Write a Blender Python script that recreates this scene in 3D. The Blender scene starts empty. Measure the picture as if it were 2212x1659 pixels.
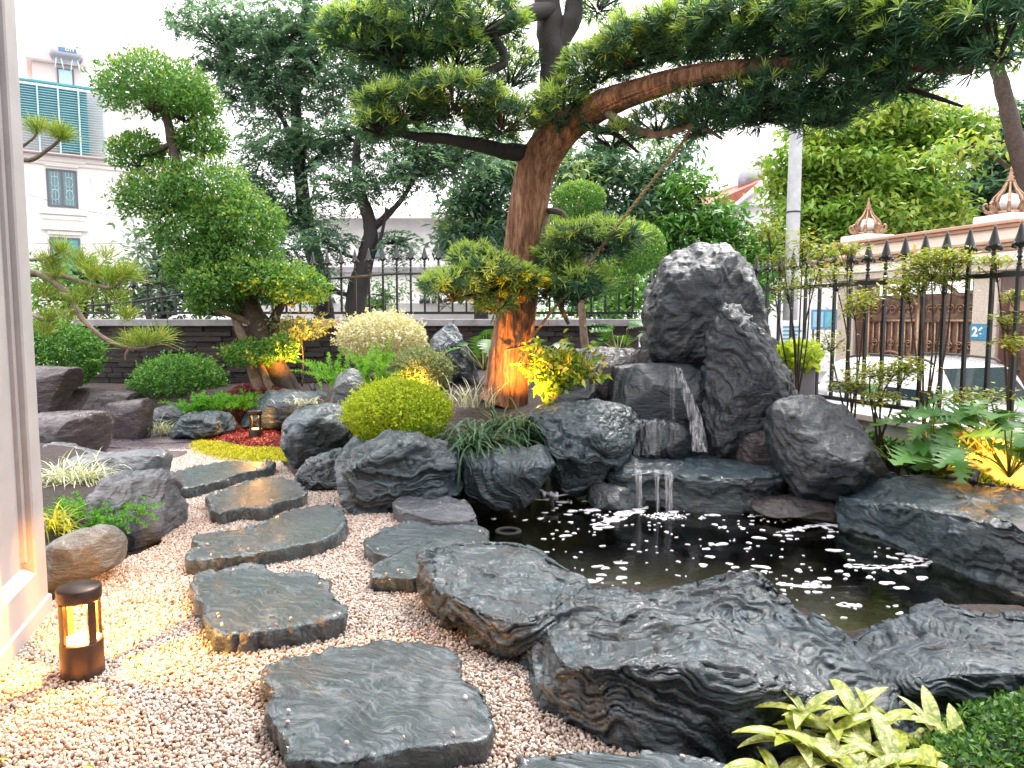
import bpy, math, random
import numpy as np
from mathutils import Vector, Matrix
random.seed(7)
RNG = np.random.default_rng(11)
S = bpy.context.scene
COL = S.collection
# ---------------------------------------------------------------- camera
PITCH = math.atan(139.5 / 1600.0)
EYE = np.array([0.0, 0.0, 1.5])
cam_d = bpy.data.cameras.new('camera')
cam_d.sensor_width = 36.0
cam_d.lens = 36.0 * 1600.0 / 2212.0
cam_d.clip_start = 0.05
cam_d.clip_end = 2000.0
cam = bpy.data.objects.new('camera', cam_d)
COL.objects.link(cam)
cam.location = EYE
cam.rotation_euler = (math.pi / 2 - PITCH, 0, 0)
S.camera = cam
# ---------------------------------------------------------------- sky, sun, exposure
SUN_EL, SUN_AZ = 58.0, 35.0      # azimuth measured from +Y (into the picture) towards +X
world = bpy.data.worlds.new('World')
S.world = world
world.use_nodes = True
wn, wl = world.node_tree.nodes, world.node_tree.links
bg = wn['Background']
sky = wn.new('ShaderNodeTexSky')
sky.sky_type = 'NISHITA'
sky.sun_disc = False
sky.sun_elevation = math.radians(SUN_EL)
sky.sun_rotation = math.radians(SUN_AZ)
sky.dust_density = 3.0
sky.air_density = 1.0
hs = wn.new('ShaderNodeHueSaturation')
hs.inputs['Saturation'].default_value = 0.22
wl.new(sky.outputs[0], hs.inputs['Color'])
wm = wn.new('ShaderNodeMix')            # an even cloud layer over the blue
wm.data_type = 'RGBA'
wm.inputs[0].default_value = 0.85
wl.new(hs.outputs[0], wm.inputs[6])
# standard overcast sky: three times brighter overhead than at the horizon, the same in every direction
geo = wn.new('ShaderNodeTexCoord'); sxyz = wn.new('ShaderNodeSeparateXYZ'); wl.new(geo.outputs['Generated'], sxyz.inputs[0])
mz = wn.new('ShaderNodeMath'); mz.operation = 'MULTIPLY_ADD'; mz.use_clamp = False
mxz = wn.new('ShaderNodeMath'); mxz.operation = 'MAXIMUM'; mxz.inputs[1].default_value = 0.0; wl.new(sxyz.outputs[2], mxz.inputs[0])
wl.new(mxz.outputs[0], mz.inputs[0]); mz.inputs[1].default_value = 2.0; mz.inputs[2].default_value = 1.0
vs_ = wn.new('ShaderNodeVectorMath'); vs_.operation = 'SCALE'; vs_.inputs[0].default_value = (6.25, 6.0, 6.1); wl.new(mz.outputs[0], vs_.inputs[3])
wl.new(vs_.outputs[0], wm.inputs[7])
wl.new(wm.outputs[2], bg.inputs['Color'])
bg.inputs['Strength'].default_value = 0.10
sun_d = bpy.data.lights.new('sun', 'SUN')
sun_d.energy = 1.5
sun_d.angle = math.radians(14)
sun_d.color = (1.0, 0.95, 0.88)
sun = bpy.data.objects.new('sun', sun_d)
COL.objects.link(sun)
_el, _az = math.radians(SUN_EL), math.radians(SUN_AZ)
_sd = Vector((math.sin(_az) * math.cos(_el), math.cos(_az) * math.cos(_el), math.sin(_el)))
sun.rotation_euler = _sd.to_track_quat('Z', 'Y').to_euler()
sun.location = _sd * 30
S.view_settings.view_transform = 'Standard'
S.view_settings.look = 'None'
S.view_settings.gamma = 1.0
S.view_settings.use_curve_mapping = False
S.view_settings.exposure = 1.58
S.render.engine = 'CYCLES'
S.cycles.max_bounces = 8
S.cycles.transparent_max_bounces = 12
S.cycles.use_denoising = True
S.cycles.caustics_reflective = False
S.cycles.caustics_refractive = False

# ---------------------------------------------------------------- picture <-> place
_cp, _sp = math.cos(PITCH), math.sin(PITCH)
def ray(x, y):
    a, b = (x - 1106.0) / 1600.0, -(y - 829.5) / 1600.0
    return np.array([a, _cp + b * _sp, -_sp + b * _cp])
def P(x, y, Y):
    d = ray(x, y); return EYE + d * (Y / d[1])
def G(x, y, z=0.0):
    d = ray(x, y); return EYE + d * ((z - EYE[2]) / d[2])
def PX(Y): return Y / 1600.0          # metres per picture unit at depth Y

# ---------------------------------------------------------------- noise
def _hash(ix, iy, iz, seed):
    with np.errstate(over='ignore'):
        h = (ix.astype(np.uint32) * np.uint32(374761393) + iy.astype(np.uint32) * np.uint32(668265263)
             + iz.astype(np.uint32) * np.uint32(2147483647) + np.uint32((seed * 974711 + 12345) & 0xffffffff))
        h = (h ^ (h >> np.uint32(13))) * np.uint32(1274126177)
        h = h ^ (h >> np.uint32(16))
        h = h * np.uint32(2246822519); h = h ^ (h >> np.uint32(15))
    return h.astype(np.float64) / 4294967295.0
def vnoise(p, seed=0):
    p = np.asarray(p, float)
    i = np.floor(p).astype(np.int64); f = p - i
    u = f * f * f * (f * (f * 6 - 15) + 10)
    r = 0
    for dx in (0, 1):
        wx = u[:, 0] if dx else 1 - u[:, 0]
        for dy in (0, 1):
            wy = u[:, 1] if dy else 1 - u[:, 1]
            for dz in (0, 1):
                wz = u[:, 2] if dz else 1 - u[:, 2]
                r = r + wx * wy * wz * _hash(i[:, 0] + dx, i[:, 1] + dy, i[:, 2] + dz, seed)
    return r * 2 - 1
def fbm(p, octv=4, seed=0, gain=0.5, lac=2.03):
    p = np.asarray(p, float); a, s, t = 1.0, 0, 0
    for k in range(octv):
        s = s + a * vnoise(p + 17.3 * k, seed + k); t += a
        a *= gain; p = p * lac
    return s / t
def rot_to(v):                      # matrix whose rows are an orthonormal frame with row 2 = v
    v = np.asarray(v, float); v = v / np.linalg.norm(v)
    a = np.cross(v, [0.31, 0.95, 0.1]); a /= np.linalg.norm(a)
    return np.array([a, np.cross(v, a), v])
def unit(a): return a / np.maximum(np.linalg.norm(a, axis=-1, keepdims=True), 1e-9)
def rnd_dirs(n): return unit(RNG.normal(size=(n, 3)))

# ---------------------------------------------------------------- mesh objects
def make_mesh(name, v, f, mat, smooth=True, col=None):
    me = bpy.data.meshes.new(name)
    v = np.asarray(v, np.float32)
    if isinstance(f, np.ndarray):
        n, k = f.shape
        me.vertices.add(len(v)); me.vertices.foreach_set('co', v.ravel())
        me.loops.add(n * k); me.loops.foreach_set('vertex_index', f.astype(np.int32).ravel())
        me.polygons.add(n); me.polygons.foreach_set('loop_start', np.arange(0, n * k, k, dtype=np.int32))
        me.update(calc_edges=True)
    else:
        me.from_pydata([tuple(map(float, q)) for q in v], [], [tuple(int(i) for i in q) for q in f]); me.update()
    if smooth: me.polygons.foreach_set('use_smooth', np.ones(len(me.polygons), bool))
    if col is not None:
        at = me.attributes.new('Col', 'FLOAT_COLOR', 'POINT')
        c = np.ones((len(v), 4), np.float32); c[:, :col.shape[1]] = col
        at.data.foreach_set('color', c.ravel())
    for m in (mat if isinstance(mat, (list, tuple)) else [mat]): me.materials.append(m)
    return me
def tag(o, label=None, cat=None, group=None, kind=None):
    if label: o['label'] = label
    if cat: o['category'] = cat
    if group: o['group'] = group
    if kind: o['kind'] = kind
    return o
def E(name, label, cat, loc, group=None):
    o = bpy.data.objects.new(name, None); COL.objects.link(o)
    o.empty_display_size = 0.1
    o.location = tuple(float(c) for c in loc)
    return tag(o, label, cat, group)
def wloc(o):
    l = np.array(o.location)
    return l if o.parent is None else l + wloc(o.parent)
def M(name, vf, mat, parent=None, label=None, cat=None, group=None, kind=None, smooth=True, col=None, loc=None):
    v, f = vf; v = np.asarray(v, float)
    if loc is None:
        if parent is not None: loc = wloc(parent)
        else:
            loc = (v.min(0) + v.max(0)) / 2; loc[2] = v[:, 2].min()
            if kind == 'structure': loc = np.zeros(3)
    loc = np.asarray(loc, float)
    o = bpy.data.objects.new(name, make_mesh(name, v - loc, f, mat, smooth, col))
    COL.objects.link(o)
    if parent is not None:
        o.parent = parent; o.location = tuple(loc - wloc(parent))
    else: o.location = tuple(loc)
    return tag(o, label, cat, group, kind)
def copy_tree(o, parent=None, loc=None):
    c = o.copy(); COL.objects.link(c)
    if parent is not None: c.parent = parent
    if loc is not None: c.location = loc
    for ch in list(o.children):
        if ch.name != c.name: copy_tree(ch, c)
    return c
# ---- shapes: each returns (verts, faces)
def merge(parts):
    vs, fs, n = [], [], 0
    for v, f in parts:
        v = np.asarray(v, float); vs.append(v)
        fs += [tuple(int(i) + n for i in q) for q in f]; n += len(v)
    return np.concatenate(vs), fs
def box(x0, x1, y0, y1, z0, z1):
    v = [(x, y, z) for z in (z0, z1) for y in (y0, y1) for x in (x0, x1)]
    return np.array(v, float), [(0, 2, 3, 1), (4, 5, 7, 6), (0, 1, 5, 4), (2, 6, 7, 3), (0, 4, 6, 2), (1, 3, 7, 5)]
def bevbox(x0, x1, y0, y1, z0, z1, b=0.01):
    v, f = [], []
    L = [(z0, b), (z0 + b, 0), (z1 - b, 0), (z1, b)]
    for z, i in L:
        c = b
        v += [(x0 + i + c, y0 + i, z), (x1 - i - c, y0 + i, z), (x1 - i, y0 + i + c, z), (x1 - i, y1 - i - c, z),
              (x1 - i - c, y1 - i, z), (x0 + i + c, y1 - i, z), (x0 + i, y1 - i - c, z), (x0 + i, y0 + i + c, z)]
    for k in range(3):
        for j in range(8):
            a, b2 = k * 8 + j, k * 8 + (j + 1) % 8
            f.append((a, b2, b2 + 8, a + 8))
    f.append(tuple(range(7, -1, -1))); f.append(tuple(range(24, 32)))
    return np.array(v, float), f
def xform(vf, R=None, t=(0, 0, 0), s=1.0):
    v, f = vf; v = np.asarray(v) * s
    if R is not None: v = v @ np.asarray(R).T
    return v + np.asarray(t, float), f
def RZ(a): c, s = math.cos(a), math.sin(a); return np.array([[c, -s, 0], [s, c, 0], [0, 0, 1.0]])
def RX(a): c, s = math.cos(a), math.sin(a); return np.array([[1.0, 0, 0], [0, c, -s], [0, s, c]])
def RY(a): c, s = math.cos(a), math.sin(a); return np.array([[c, 0, s], [0, 1.0, 0], [-s, 0, c]])
def lathe(prof, n=24, c=(0, 0, 0)):
    v, f = [], []
    for r, z in prof:
        for k in range(n):
            a = 2 * math.pi * k / n; v.append((c[0] + r * math.cos(a), c[1] + r * math.sin(a), c[2] + z))
    for i in range(len(prof) - 1):
        for k in range(n):
            a, b = i * n + k, i * n + (k + 1) % n
            f.append((a, b, b + n, a + n))
    f.append(tuple(range(n - 1, -1, -1))); f.append(tuple((len(prof) - 1) * n + k for k in range(n)))
    return np.array(v), f
def prism(poly, z0, z1):
    n = len(poly); v = [(p[0], p[1], z0) for p in poly] + [(p[0], p[1], z1) for p in poly]
    f = [(k, (k + 1) % n, (k + 1) % n + n, k + n) for k in range(n)]
    return np.array(v, float), f + [tuple(range(n - 1, -1, -1)), tuple(range(n, 2 * n))]
def spline(pts, n, closed=False):
    pts = np.asarray(pts, float); m = len(pts)
    t = np.linspace(0, m if closed else m - 1, n, endpoint=not closed)
    i = np.floor(t).astype(int); 
    if not closed: i = np.minimum(i, m - 2)
    f = (t - i)[:, None]
    g = (lambda k: pts[k % m]) if closed else (lambda k: pts[np.clip(k, 0, m - 1)])
    p0, p1, p2, p3 = g(i - 1), g(i), g(i + 1), g(i + 2)
    return 0.5 * (2 * p1 + (p2 - p0) * f + (2 * p0 - 5 * p1 + 4 * p2 - p3) * f * f + (3 * p1 - p0 - 3 * p2 + p3) * f ** 3)
def tube(pts, rad, sides=8, n=None, rough=0.0, seed=0, curved=True):
    pts = np.asarray(pts, float); rad = np.asarray(rad, float) * np.ones(len(pts))
    if n is None: n = len(pts) * 4 if curved else len(pts)
    if curved and len(pts) > 2:
        q = spline(np.c_[pts, rad], n); c, r = q[:, :3], q[:, 3]
    elif curved:
        t = np.linspace(0, 1, n)[:, None]; c = pts[0] + (pts[1] - pts[0]) * t; r = rad[0] + (rad[1] - rad[0]) * t[:, 0]
    else: c, r, n = pts, rad, len(pts)
    t = unit(np.gradient(c, axis=0))
    ref = np.array([0.0, 0, 1]) if abs(t[:, 2]).mean() < 0.8 else np.array([1.0, 0, 0])
    a = unit(np.cross(t, ref)); b = np.cross(t, a)
    th = np.arange(sides) * 2 * math.pi / sides
    ring = a[:, None, :] * np.cos(th)[None, :, None] + b[:, None, :] * np.sin(th)[None, :, None]
    rr = r[:, None] * np.ones(sides)[None]
    if rough:
        q = (c[:, None, :] + ring * r[:, None, None]).reshape(-1, 3)
        rr = rr * (1 + rough * fbm(q * 9, 3, seed).reshape(n, sides))
    v = (c[:, None, :] + ring * rr[:, :, None]).reshape(-1, 3)
    f = [(i * sides + k, i * sides + (k + 1) % sides, (i + 1) * sides + (k + 1) % sides, (i + 1) * sides + k) for i in range(n - 1) for k in range(sides)]
    f += [tuple(range(sides - 1, -1, -1)), tuple((n - 1) * sides + k for k in range(sides))]
    return v, f
def grid_faces(na, nb, wrap=True):          # rings na, around nb
    i = np.arange(na - 1)[:, None]; k = np.arange(nb if wrap else nb - 1)[None]
    a = i * nb + k; b = i * nb + (k + 1) % nb
    return np.stack([a, b, b + nb, a + nb], -1).reshape(-1, 4)
def in_poly(xy, poly):
    x, y = xy[:, 0], xy[:, 1]; poly = np.asarray(poly)[:, :2]; r = np.zeros(len(x), bool)
    for k in range(len(poly)):
        a, b = poly[k], poly[(k + 1) % len(poly)]
        c = (a[1] > y) != (b[1] > y)
        with np.errstate(divide='ignore', invalid='ignore'):
            r ^= c & (x < (b[0] - a[0]) * (y - a[1]) / (b[1] - a[1]) + a[0])
    return r
def poly_dist(xy, poly, closed=True):
    poly = np.asarray(poly, float)[:, :2]; d = np.full(len(xy), 1e9)
    for k in range(len(poly) if closed else len(poly) - 1):
        a, b = poly[k], poly[(k + 1) % len(poly)]; ab = b - a
        t = np.clip(((xy - a) @ ab) / max(ab @ ab, 1e-9), 0, 1)
        d = np.minimum(d, np.linalg.norm(xy - a - t[:, None] * ab, axis=1))
    return d

# ---------------------------------------------------------------- materials
class NT:
    def __init__(s, name):
        s.m = bpy.data.materials.new(name); s.m.use_nodes = True
        s.n, s.l = s.m.node_tree.nodes, s.m.node_tree.links
        s.b = s.n['Principled BSDF']; s.out = s.n['Material Output']
    def new(s, t, **kw):
        o = s.n.new(t)
        for k, v in kw.items():
            if k[0] == '_': setattr(o, k[1:], v)
            else: o.inputs[k].default_value = v
        return o
    def link(s, a, b): s.l.new(a, b)
    def coord(s, scale=(1, 1, 1), rot=(0, 0, 0), kind='Object'):
        c = s.new('ShaderNodeTexCoord'); m = s.new('ShaderNodeMapping')
        m.inputs['Scale'].default_value = scale; m.inputs['Rotation'].default_value = rot
        s.link(c.outputs[kind], m.inputs['Vector']); return m.outputs[0]
    def noise(s, vec, scale, detail=4, rough=0.55, dist=0.0):
        o = s.new('ShaderNodeTexNoise'); o.inputs['Scale'].default_value = scale; o.inputs['Detail'].default_value = detail
        o.inputs['Roughness'].default_value = rough; o.inputs['Distortion'].default_value = dist
        if vec is not None: s.link(vec, o.inputs['Vector'])
        return o.outputs[0]
    def ramp(s, fac, stops, interp='LINEAR'):
        o = s.new('ShaderNodeValToRGB'); e = o.color_ramp.elements; o.color_ramp.interpolation = interp
        while len(e) < len(stops): e.new(0.5)
        for q, (p, c) in zip(e, stops):
            q.position = p; q.color = (*c, 1) if len(c) == 3 else c
        s.link(fac, o.inputs[0]); return o.outputs[0]
    def mix(s, fac, a, b, mode='MIX'):
        o = s.new('ShaderNodeMix', _data_type='RGBA'); o.blend_type = mode
        for k, x in ((0, fac), (6, a), (7, b)):
            if hasattr(x, 'is_output'): s.link(x, o.inputs[k])
            else: o.inputs[k].default_value = x if k == 0 else (*x, 1)
        return o.outputs[2]
    def math(s, op, a, b=0.0):
        o = s.new('ShaderNodeMath', _operation=op)
        for k, x in ((0, a), (1, b)):
            if hasattr(x, 'is_output'): s.link(x, o.inputs[k])
            else: o.inputs[k].default_value = x
        return o.outputs[0]
    def bump(s, h, strength=0.4, dist=0.02, prev=None):
        o = s.new('ShaderNodeBump'); o.inputs['Strength'].default_value = strength; o.inputs['Distance'].default_value = dist
        s.link(h, o.inputs['Height'])
        if prev is not None: s.link(prev, o.inputs['Normal'])
        return o.outputs[0]
    def set(s, **kw):
        for k, x in kw.items():
            k = k.replace('_', ' ')
            if hasattr(x, 'is_output'): s.link(x, s.b.inputs[k])
            else: s.b.inputs[k].default_value = (*x, 1) if isinstance(x, tuple) and len(x) == 3 else x
        return s
def plain(name, c, rough=0.5, metal=0.0, var=0.12, scale=8.0, bump=0.0, coat=0.0, spec=0.5):
    t = NT(name); v = t.coord()
    n = t.noise(v, scale, 5, 0.6)
    dark = tuple(max(0, x * (1 - var * 2)) for x in c); lite = tuple(min(1, x * (1 + var)) for x in c)
    t.set(Base_Color=t.ramp(n, [(0.25, dark), (0.7, lite)]), Metallic=metal, Coat_Weight=coat)
    t.b.inputs['Specular IOR Level'].default_value = spec
    t.set(Roughness=t.ramp(n, [(0.2, (rough * 0.8,) * 3), (0.8, (min(1, rough * 1.2),) * 3)]))
    if bump: t.set(Normal=t.bump(t.noise(v, scale * 5, 5), bump, 0.01))
    return t.m
def leafmat(name, dark, lite, young, transl=0.35, rough=0.42):
    t = NT(name)
    dark, lite, young = (tuple(min(.8, x * k) for x in q) for q, k in ((dark, 1.8), (lite, 1.8), (young, 1.2)))
    a = t.new('ShaderNodeAttribute', _attribute_name='Col')
    sp = t.new('ShaderNodeSeparateColor'); t.link(a.outputs['Color'], sp.inputs[0])
    c = t.mix(sp.outputs[0], dark, lite)
    c = t.mix(sp.outputs[1], c, young)
    t.set(Base_Color=c, Roughness=rough); t.b.inputs['Specular IOR Level'].default_value = 0.35
    tr = t.new('ShaderNodeBsdfTranslucent')
    t.link(t.mix(1.0, c, (1.0, 0.95, 0.55), 'MULTIPLY'), tr.inputs['Color'])
    mx = t.new('ShaderNodeMixShader'); mx.inputs[0].default_value = transl
    t.link(t.b.outputs[0], mx.inputs[1]); t.link(tr.outputs[0], mx.inputs[2]); t.link(mx.outputs[0], t.out.inputs[0])
    return t.m
def rockmat(name, dark, mid, lite, vein=0.5, rough=(0.22, 0.5), scale=1.0, strata=(0.25, 0.1, 0.35), warm=(0.16, 0.12, 0.09), warm_amt=0.25, bump=0.6, wet=0.75):
    t = NT(name)
    v = t.coord((1, 1, 1), strata)
    vs = t.coord((1.1 * scale, 1.1 * scale, 6.5 * scale), strata)
    big = t.noise(v, 2.2 * scale, 5, 0.6, 0.6)
    st = t.noise(vs, 2.6, 8, 0.66, 1.6)
    fine = t.noise(vs, 9.0, 7, 0.7, 1.2)
    mid_n = t.noise(v, 16.0 * scale, 6, 0.65, 0.5)
    grit = t.noise(v, 120.0 * scale, 3, 0.6)
    c = t.ramp(st, [(0.30, dark), (0.45, mid), (0.54, mid), (0.585, lite), (0.62, mid), (0.75, dark)])
    c2 = t.ramp(big, [(0.3, dark), (0.52, mid), (0.75, lite)])
    c = t.mix(0.55 - 0.4 * vein, c, c2)
    w = t.ramp(t.noise(v, 1.3 * scale, 6, 0.65, 0.3), [(0.56, (0, 0, 0)), (0.72, (warm_amt,) * 3)])
    c = t.mix(w, c, warm)
    c = t.mix(t.ramp(fine, [(0.36, (0.55,) * 3), (0.56, (0.0,) * 3)]), c, dark)
    c = t.mix(t.ramp(mid_n, [(0.60, (0.0,) * 3), (0.74, (0.16,) * 3)]), c, lite)
    t.set(Base_Color=c)
    rr = t.math('ADD', t.math('MULTIPLY', big, 0.6), t.math('MULTIPLY', mid_n, 0.4))
    t.set(Roughness=t.ramp(rr, [(0.36, (rough[0],) * 3), (0.64, (rough[1],) * 3)]))
    b = t.bump(mid_n, bump * 0.7, 0.02); b = t.bump(fine, min(1, bump * 1.4), 0.03, b); b = t.bump(st, bump, 0.04, b); b = t.bump(grit, 0.3, 0.003, b)
    t.set(Normal=b); t.b.inputs['Specular IOR Level'].default_value = 0.6
    cn = t.bump(st, 0.35, 0.03); cn = t.bump(fine, 0.22, 0.012, cn)         # the film of water smooths the grain
    t.set(Coat_Normal=cn, Coat_Roughness=0.13, Coat_Weight=t.ramp(rr, [(0.38, (wet,) * 3), (0.62, (wet * 0.35,) * 3)])); t.b.inputs['Coat IOR'].default_value = 1.45
    return t.m
# ================================================================ materials of the setting
MR = {}
MR['slate'] = rockmat('slate_rock', (0.006, 0.010, 0.012), (0.030, 0.060, 0.079), (0.14, 0.205, 0.245))
MR['slate_b'] = rockmat('folded_slate_rock', (0.006, 0.010, 0.012), (0.036, 0.071, 0.091), (0.17, 0.25, 0.295), strata=(0.5, 0.18, 0.2), scale=1.3, wet=0.95, rough=(0.2, 0.45), bump=0.8)
MR['dark'] = rockmat('dark_boulder', (0.006, 0.008, 0.011), (0.017, 0.029, 0.042), (0.046, 0.068, 0.092), vein=0.2, strata=(1.1, 0.5, 0.2), wet=0.5, bump=0.42, rough=(0.25, 0.5), warm_amt=0.35, warm=(0.07, 0.052, 0.056))
MR['light'] = rockmat('pale_rock', (0.04, 0.046, 0.055), (0.12, 0.13, 0.15), (0.26, 0.27, 0.30), vein=0.2, rough=(0.25, 0.5), warm_amt=0.2)
MR['brown'] = rockmat('brown_boulder', (0.06, 0.055, 0.045), (0.15, 0.14, 0.115), (0.23, 0.22, 0.19), vein=0.1, rough=(0.5, 0.75), warm_amt=0.3)
MR['purple'] = rockmat('purple_wet_rock', (0.018, 0.014, 0.017), (0.052, 0.042, 0.047), (0.13, 0.11, 0.115), vein=0.25, rough=(0.25, 0.5), warm=(0.16, 0.09, 0.05), warm_amt=0.5)
MR['basalt'] = rockmat('wine_dark_basalt', (0.020, 0.013, 0.016), (0.052, 0.036, 0.044), (0.10, 0.075, 0.09), vein=0.05, rough=(0.22, 0.42), warm=(0.10, 0.055, 0.04), warm_amt=0.5, scale=1.6)
MR['grey'] = rockmat('smooth_grey_rock', (0.03, 0.038, 0.044), (0.085, 0.10, 0.11), (0.16, 0.18, 0.19), vein=0.2, rough=(0.35, 0.6), warm_amt=0.1)
MR['mortar'] = plain('cement_mortar', (0.20, 0.165, 0.165), 0.6, var=0.25, scale=9, bump=0.5)

def step_mat():
    t = NT('polished_slate_slab')
    v = t.coord((1.0, 1.0, 1.0), (0, 0, 0.5))
    warp = t.noise(v, 1.6, 3, 0.5, 0.5)
    cv = t.new('ShaderNodeVectorMath', _operation='ADD')
    sc = t.new('ShaderNodeVectorMath', _operation='SCALE'); sc.inputs[3].default_value = 0.34
    cmb = t.new('ShaderNodeCombineXYZ'); t.link(warp, cmb.inputs[0]); t.link(t.noise(v, 2.3, 3, 0.5, 0.8), cmb.inputs[1])
    t.link(cmb.outputs[0], sc.inputs[0]); t.link(v, cv.inputs[0]); t.link(sc.outputs[0], cv.inputs[1])
    st = t.new('ShaderNodeMapping'); st.inputs['Scale'].default_value = (3.2, 26, 14); t.link(cv.outputs[0], st.inputs['Vector'])
    a = t.noise(st.outputs[0], 1.6, 7, 0.62, 0.7)
    fine = t.noise(st.outputs[0], 6.0, 5, 0.6, 0.8)
    c = t.ramp(a, [(0.26, (0.012, 0.020, 0.024)), (0.44, (0.030, 0.050, 0.061)), (0.54, (0.043, 0.068, 0.082)), (0.585, (0.14, 0.17, 0.19)), (0.63, (0.040, 0.062, 0.074)), (0.8, (0.032, 0.047, 0.056))])
    pk = t.ramp(t.noise(v, 3.0, 4, 0.6, 0.6), [(0.62, (0, 0, 0)), (0.74, (0.45,) * 3)])
    c = t.mix(pk, c, (0.13, 0.105, 0.098))
    c = t.mix(t.ramp(fine, [(0.36, (0.5,) * 3), (0.55, (0,) * 3)]), c, (0.016, 0.023, 0.025))
    oi = t.new('ShaderNodeObjectInfo')
    c = t.mix(t.ramp(oi.outputs['Random'], [(0, (0,) * 3), (1, (0.45,) * 3)]), c, t.mix(0.5, c, (0.085, 0.10, 0.085)))
    damp = t.noise(v, 2.0, 4, 0.6)
    t.set(Base_Color=c, Roughness=t.ramp(fine, [(0.3, (0.22,) * 3), (0.7, (0.42,) * 3)]), Coat_Weight=t.ramp(damp, [(0.4, (0.75,) * 3), (0.6, (0.2,) * 3)]), Coat_Roughness=0.12)
    b = t.bump(a, 0.9, 0.016); b = t.bump(fine, 0.7, 0.007, b)
    t.set(Normal=b); t.b.inputs['Specular IOR Level'].default_value = 0.55
    return t.m
MR['step'] = step_mat()

def pebble_mat():
    t = NT('quartz_pebble')
    o = t.new('ShaderNodeObjectInfo')
    c = t.ramp(o.outputs['Random'], [(0.0, (0.460, 0.375, 0.321)), (0.22, (0.574, 0.502, 0.449)), (0.42, (0.390, 0.290, 0.214)), (0.55, (0.504, 0.425, 0.368)), (0.68, (0.298, 0.190, 0.129)), (0.78, (0.631, 0.568, 0.524)), (0.92, (0.378, 0.310, 0.273)), (0.97, (0.114, 0.081, 0.065))], 'CONSTANT')
    v = t.coord()
    c = t.mix(t.ramp(t.noise(v, 1.5, 3), [(0.35, (0.25,) * 3), (0.65, (0,) * 3)]), c, (0.38, 0.27, 0.205))
    t.set(Base_Color=c, Roughness=0.42); t.b.inputs['Specular IOR Level'].default_value = 0.5
    t.b.inputs['Subsurface Weight'].default_value = 0.0
    return t.m
def soil_mat():
    t = NT('bark_mulch'); v = t.coord()
    n = t.noise(v, 34, 5, 0.7, 0.5); b = t.noise(v, 2.5, 4)
    c = t.ramp(n, [(0.3, (0.012, 0.008, 0.008)), (0.55, (0.055, 0.033, 0.032)), (0.72, (0.12, 0.075, 0.068))])
    t.set(Base_Color=t.mix(t.ramp(b, [(0.4, (0,) * 3), (0.7, (0.5,) * 3)]), c, (0.03, 0.03, 0.02)), Roughness=0.75, Normal=t.bump(n, 1.0, 0.05))
    return t.m
def water_mat():
    t = NT('pond_water')
    v = t.coord((1, 1.6, 1))
    n = t.noise(v, 7, 3, 0.5, 0.4); n2 = t.noise(v, 26, 2, 0.5)
    b = t.bump(n, 0.10, 0.03); b = t.bump(n2, 0.05, 0.01, b)
    gl = t.new('ShaderNodeBsdfGlossy', Roughness=0.03); gl.inputs['Color'].default_value = (0.95, 0.97, 1, 1); t.link(b, gl.inputs['Normal'])
    tr = t.new('ShaderNodeBsdfTransparent'); tr.inputs['Color'].default_value = (0.55, 0.56, 0.42, 1)
    fr = t.new('ShaderNodeFresnel', IOR=1.33); t.link(b, fr.inputs['Normal'])
    mx = t.new('ShaderNodeMixShader'); t.link(fr.outputs[0], mx.inputs[0]); t.link(tr.outputs[0], mx.inputs[1]); t.link(gl.outputs[0], mx.inputs[2])
    t.link(mx.outputs[0], t.out.inputs[0]); return t.m
def fall_mat(k=1.0):
    t = NT('falling_water')
    v = t.coord((38, 38, 2.2)); n = t.noise(v, 1.0, 4, 0.6, 0.3)
    t.set(Base_Color=(0.80, 0.82, 0.88), Roughness=0.25)
    tr = t.new('ShaderNodeBsdfTransparent')
    mx = t.new('ShaderNodeMixShader'); t.link(t.ramp(n, [(0.46 - .04 * k, (0.0,) * 3), (0.64, (0.22 * k,) * 3), (0.76, (min(1, 0.5 * k),) * 3)]), mx.inputs[0])
    t.link(tr.outputs[0], mx.inputs[1]); t.link(t.b.outputs[0], mx.inputs[2]); t.link(mx.outputs[0], t.out.inputs[0]); return t.m
MR['soil'] = soil_mat(); MR['pebble'] = pebble_mat(); MR['water'] = water_mat(); MR['fall'] = fall_mat(.8); MR['fall_b'] = fall_mat(2.2)
MR['sand'] = plain('gravel_bed', (0.22, 0.18, 0.15), 0.9, var=0.3, scale=60, bump=0.6)
MR['asphalt'] = plain('asphalt', (0.16, 0.155, 0.16), 0.85, var=0.2, scale=20, bump=0.3)
MR['foam'] = plain('foam', (0.75, 0.75, 0.79), 0.5, var=0.05, scale=60, bump=0.4)
MR['pondfloor'] = plain('pond_floor', (0.17, 0.165, 0.095), 0.8, var=0.4, scale=4)

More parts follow.
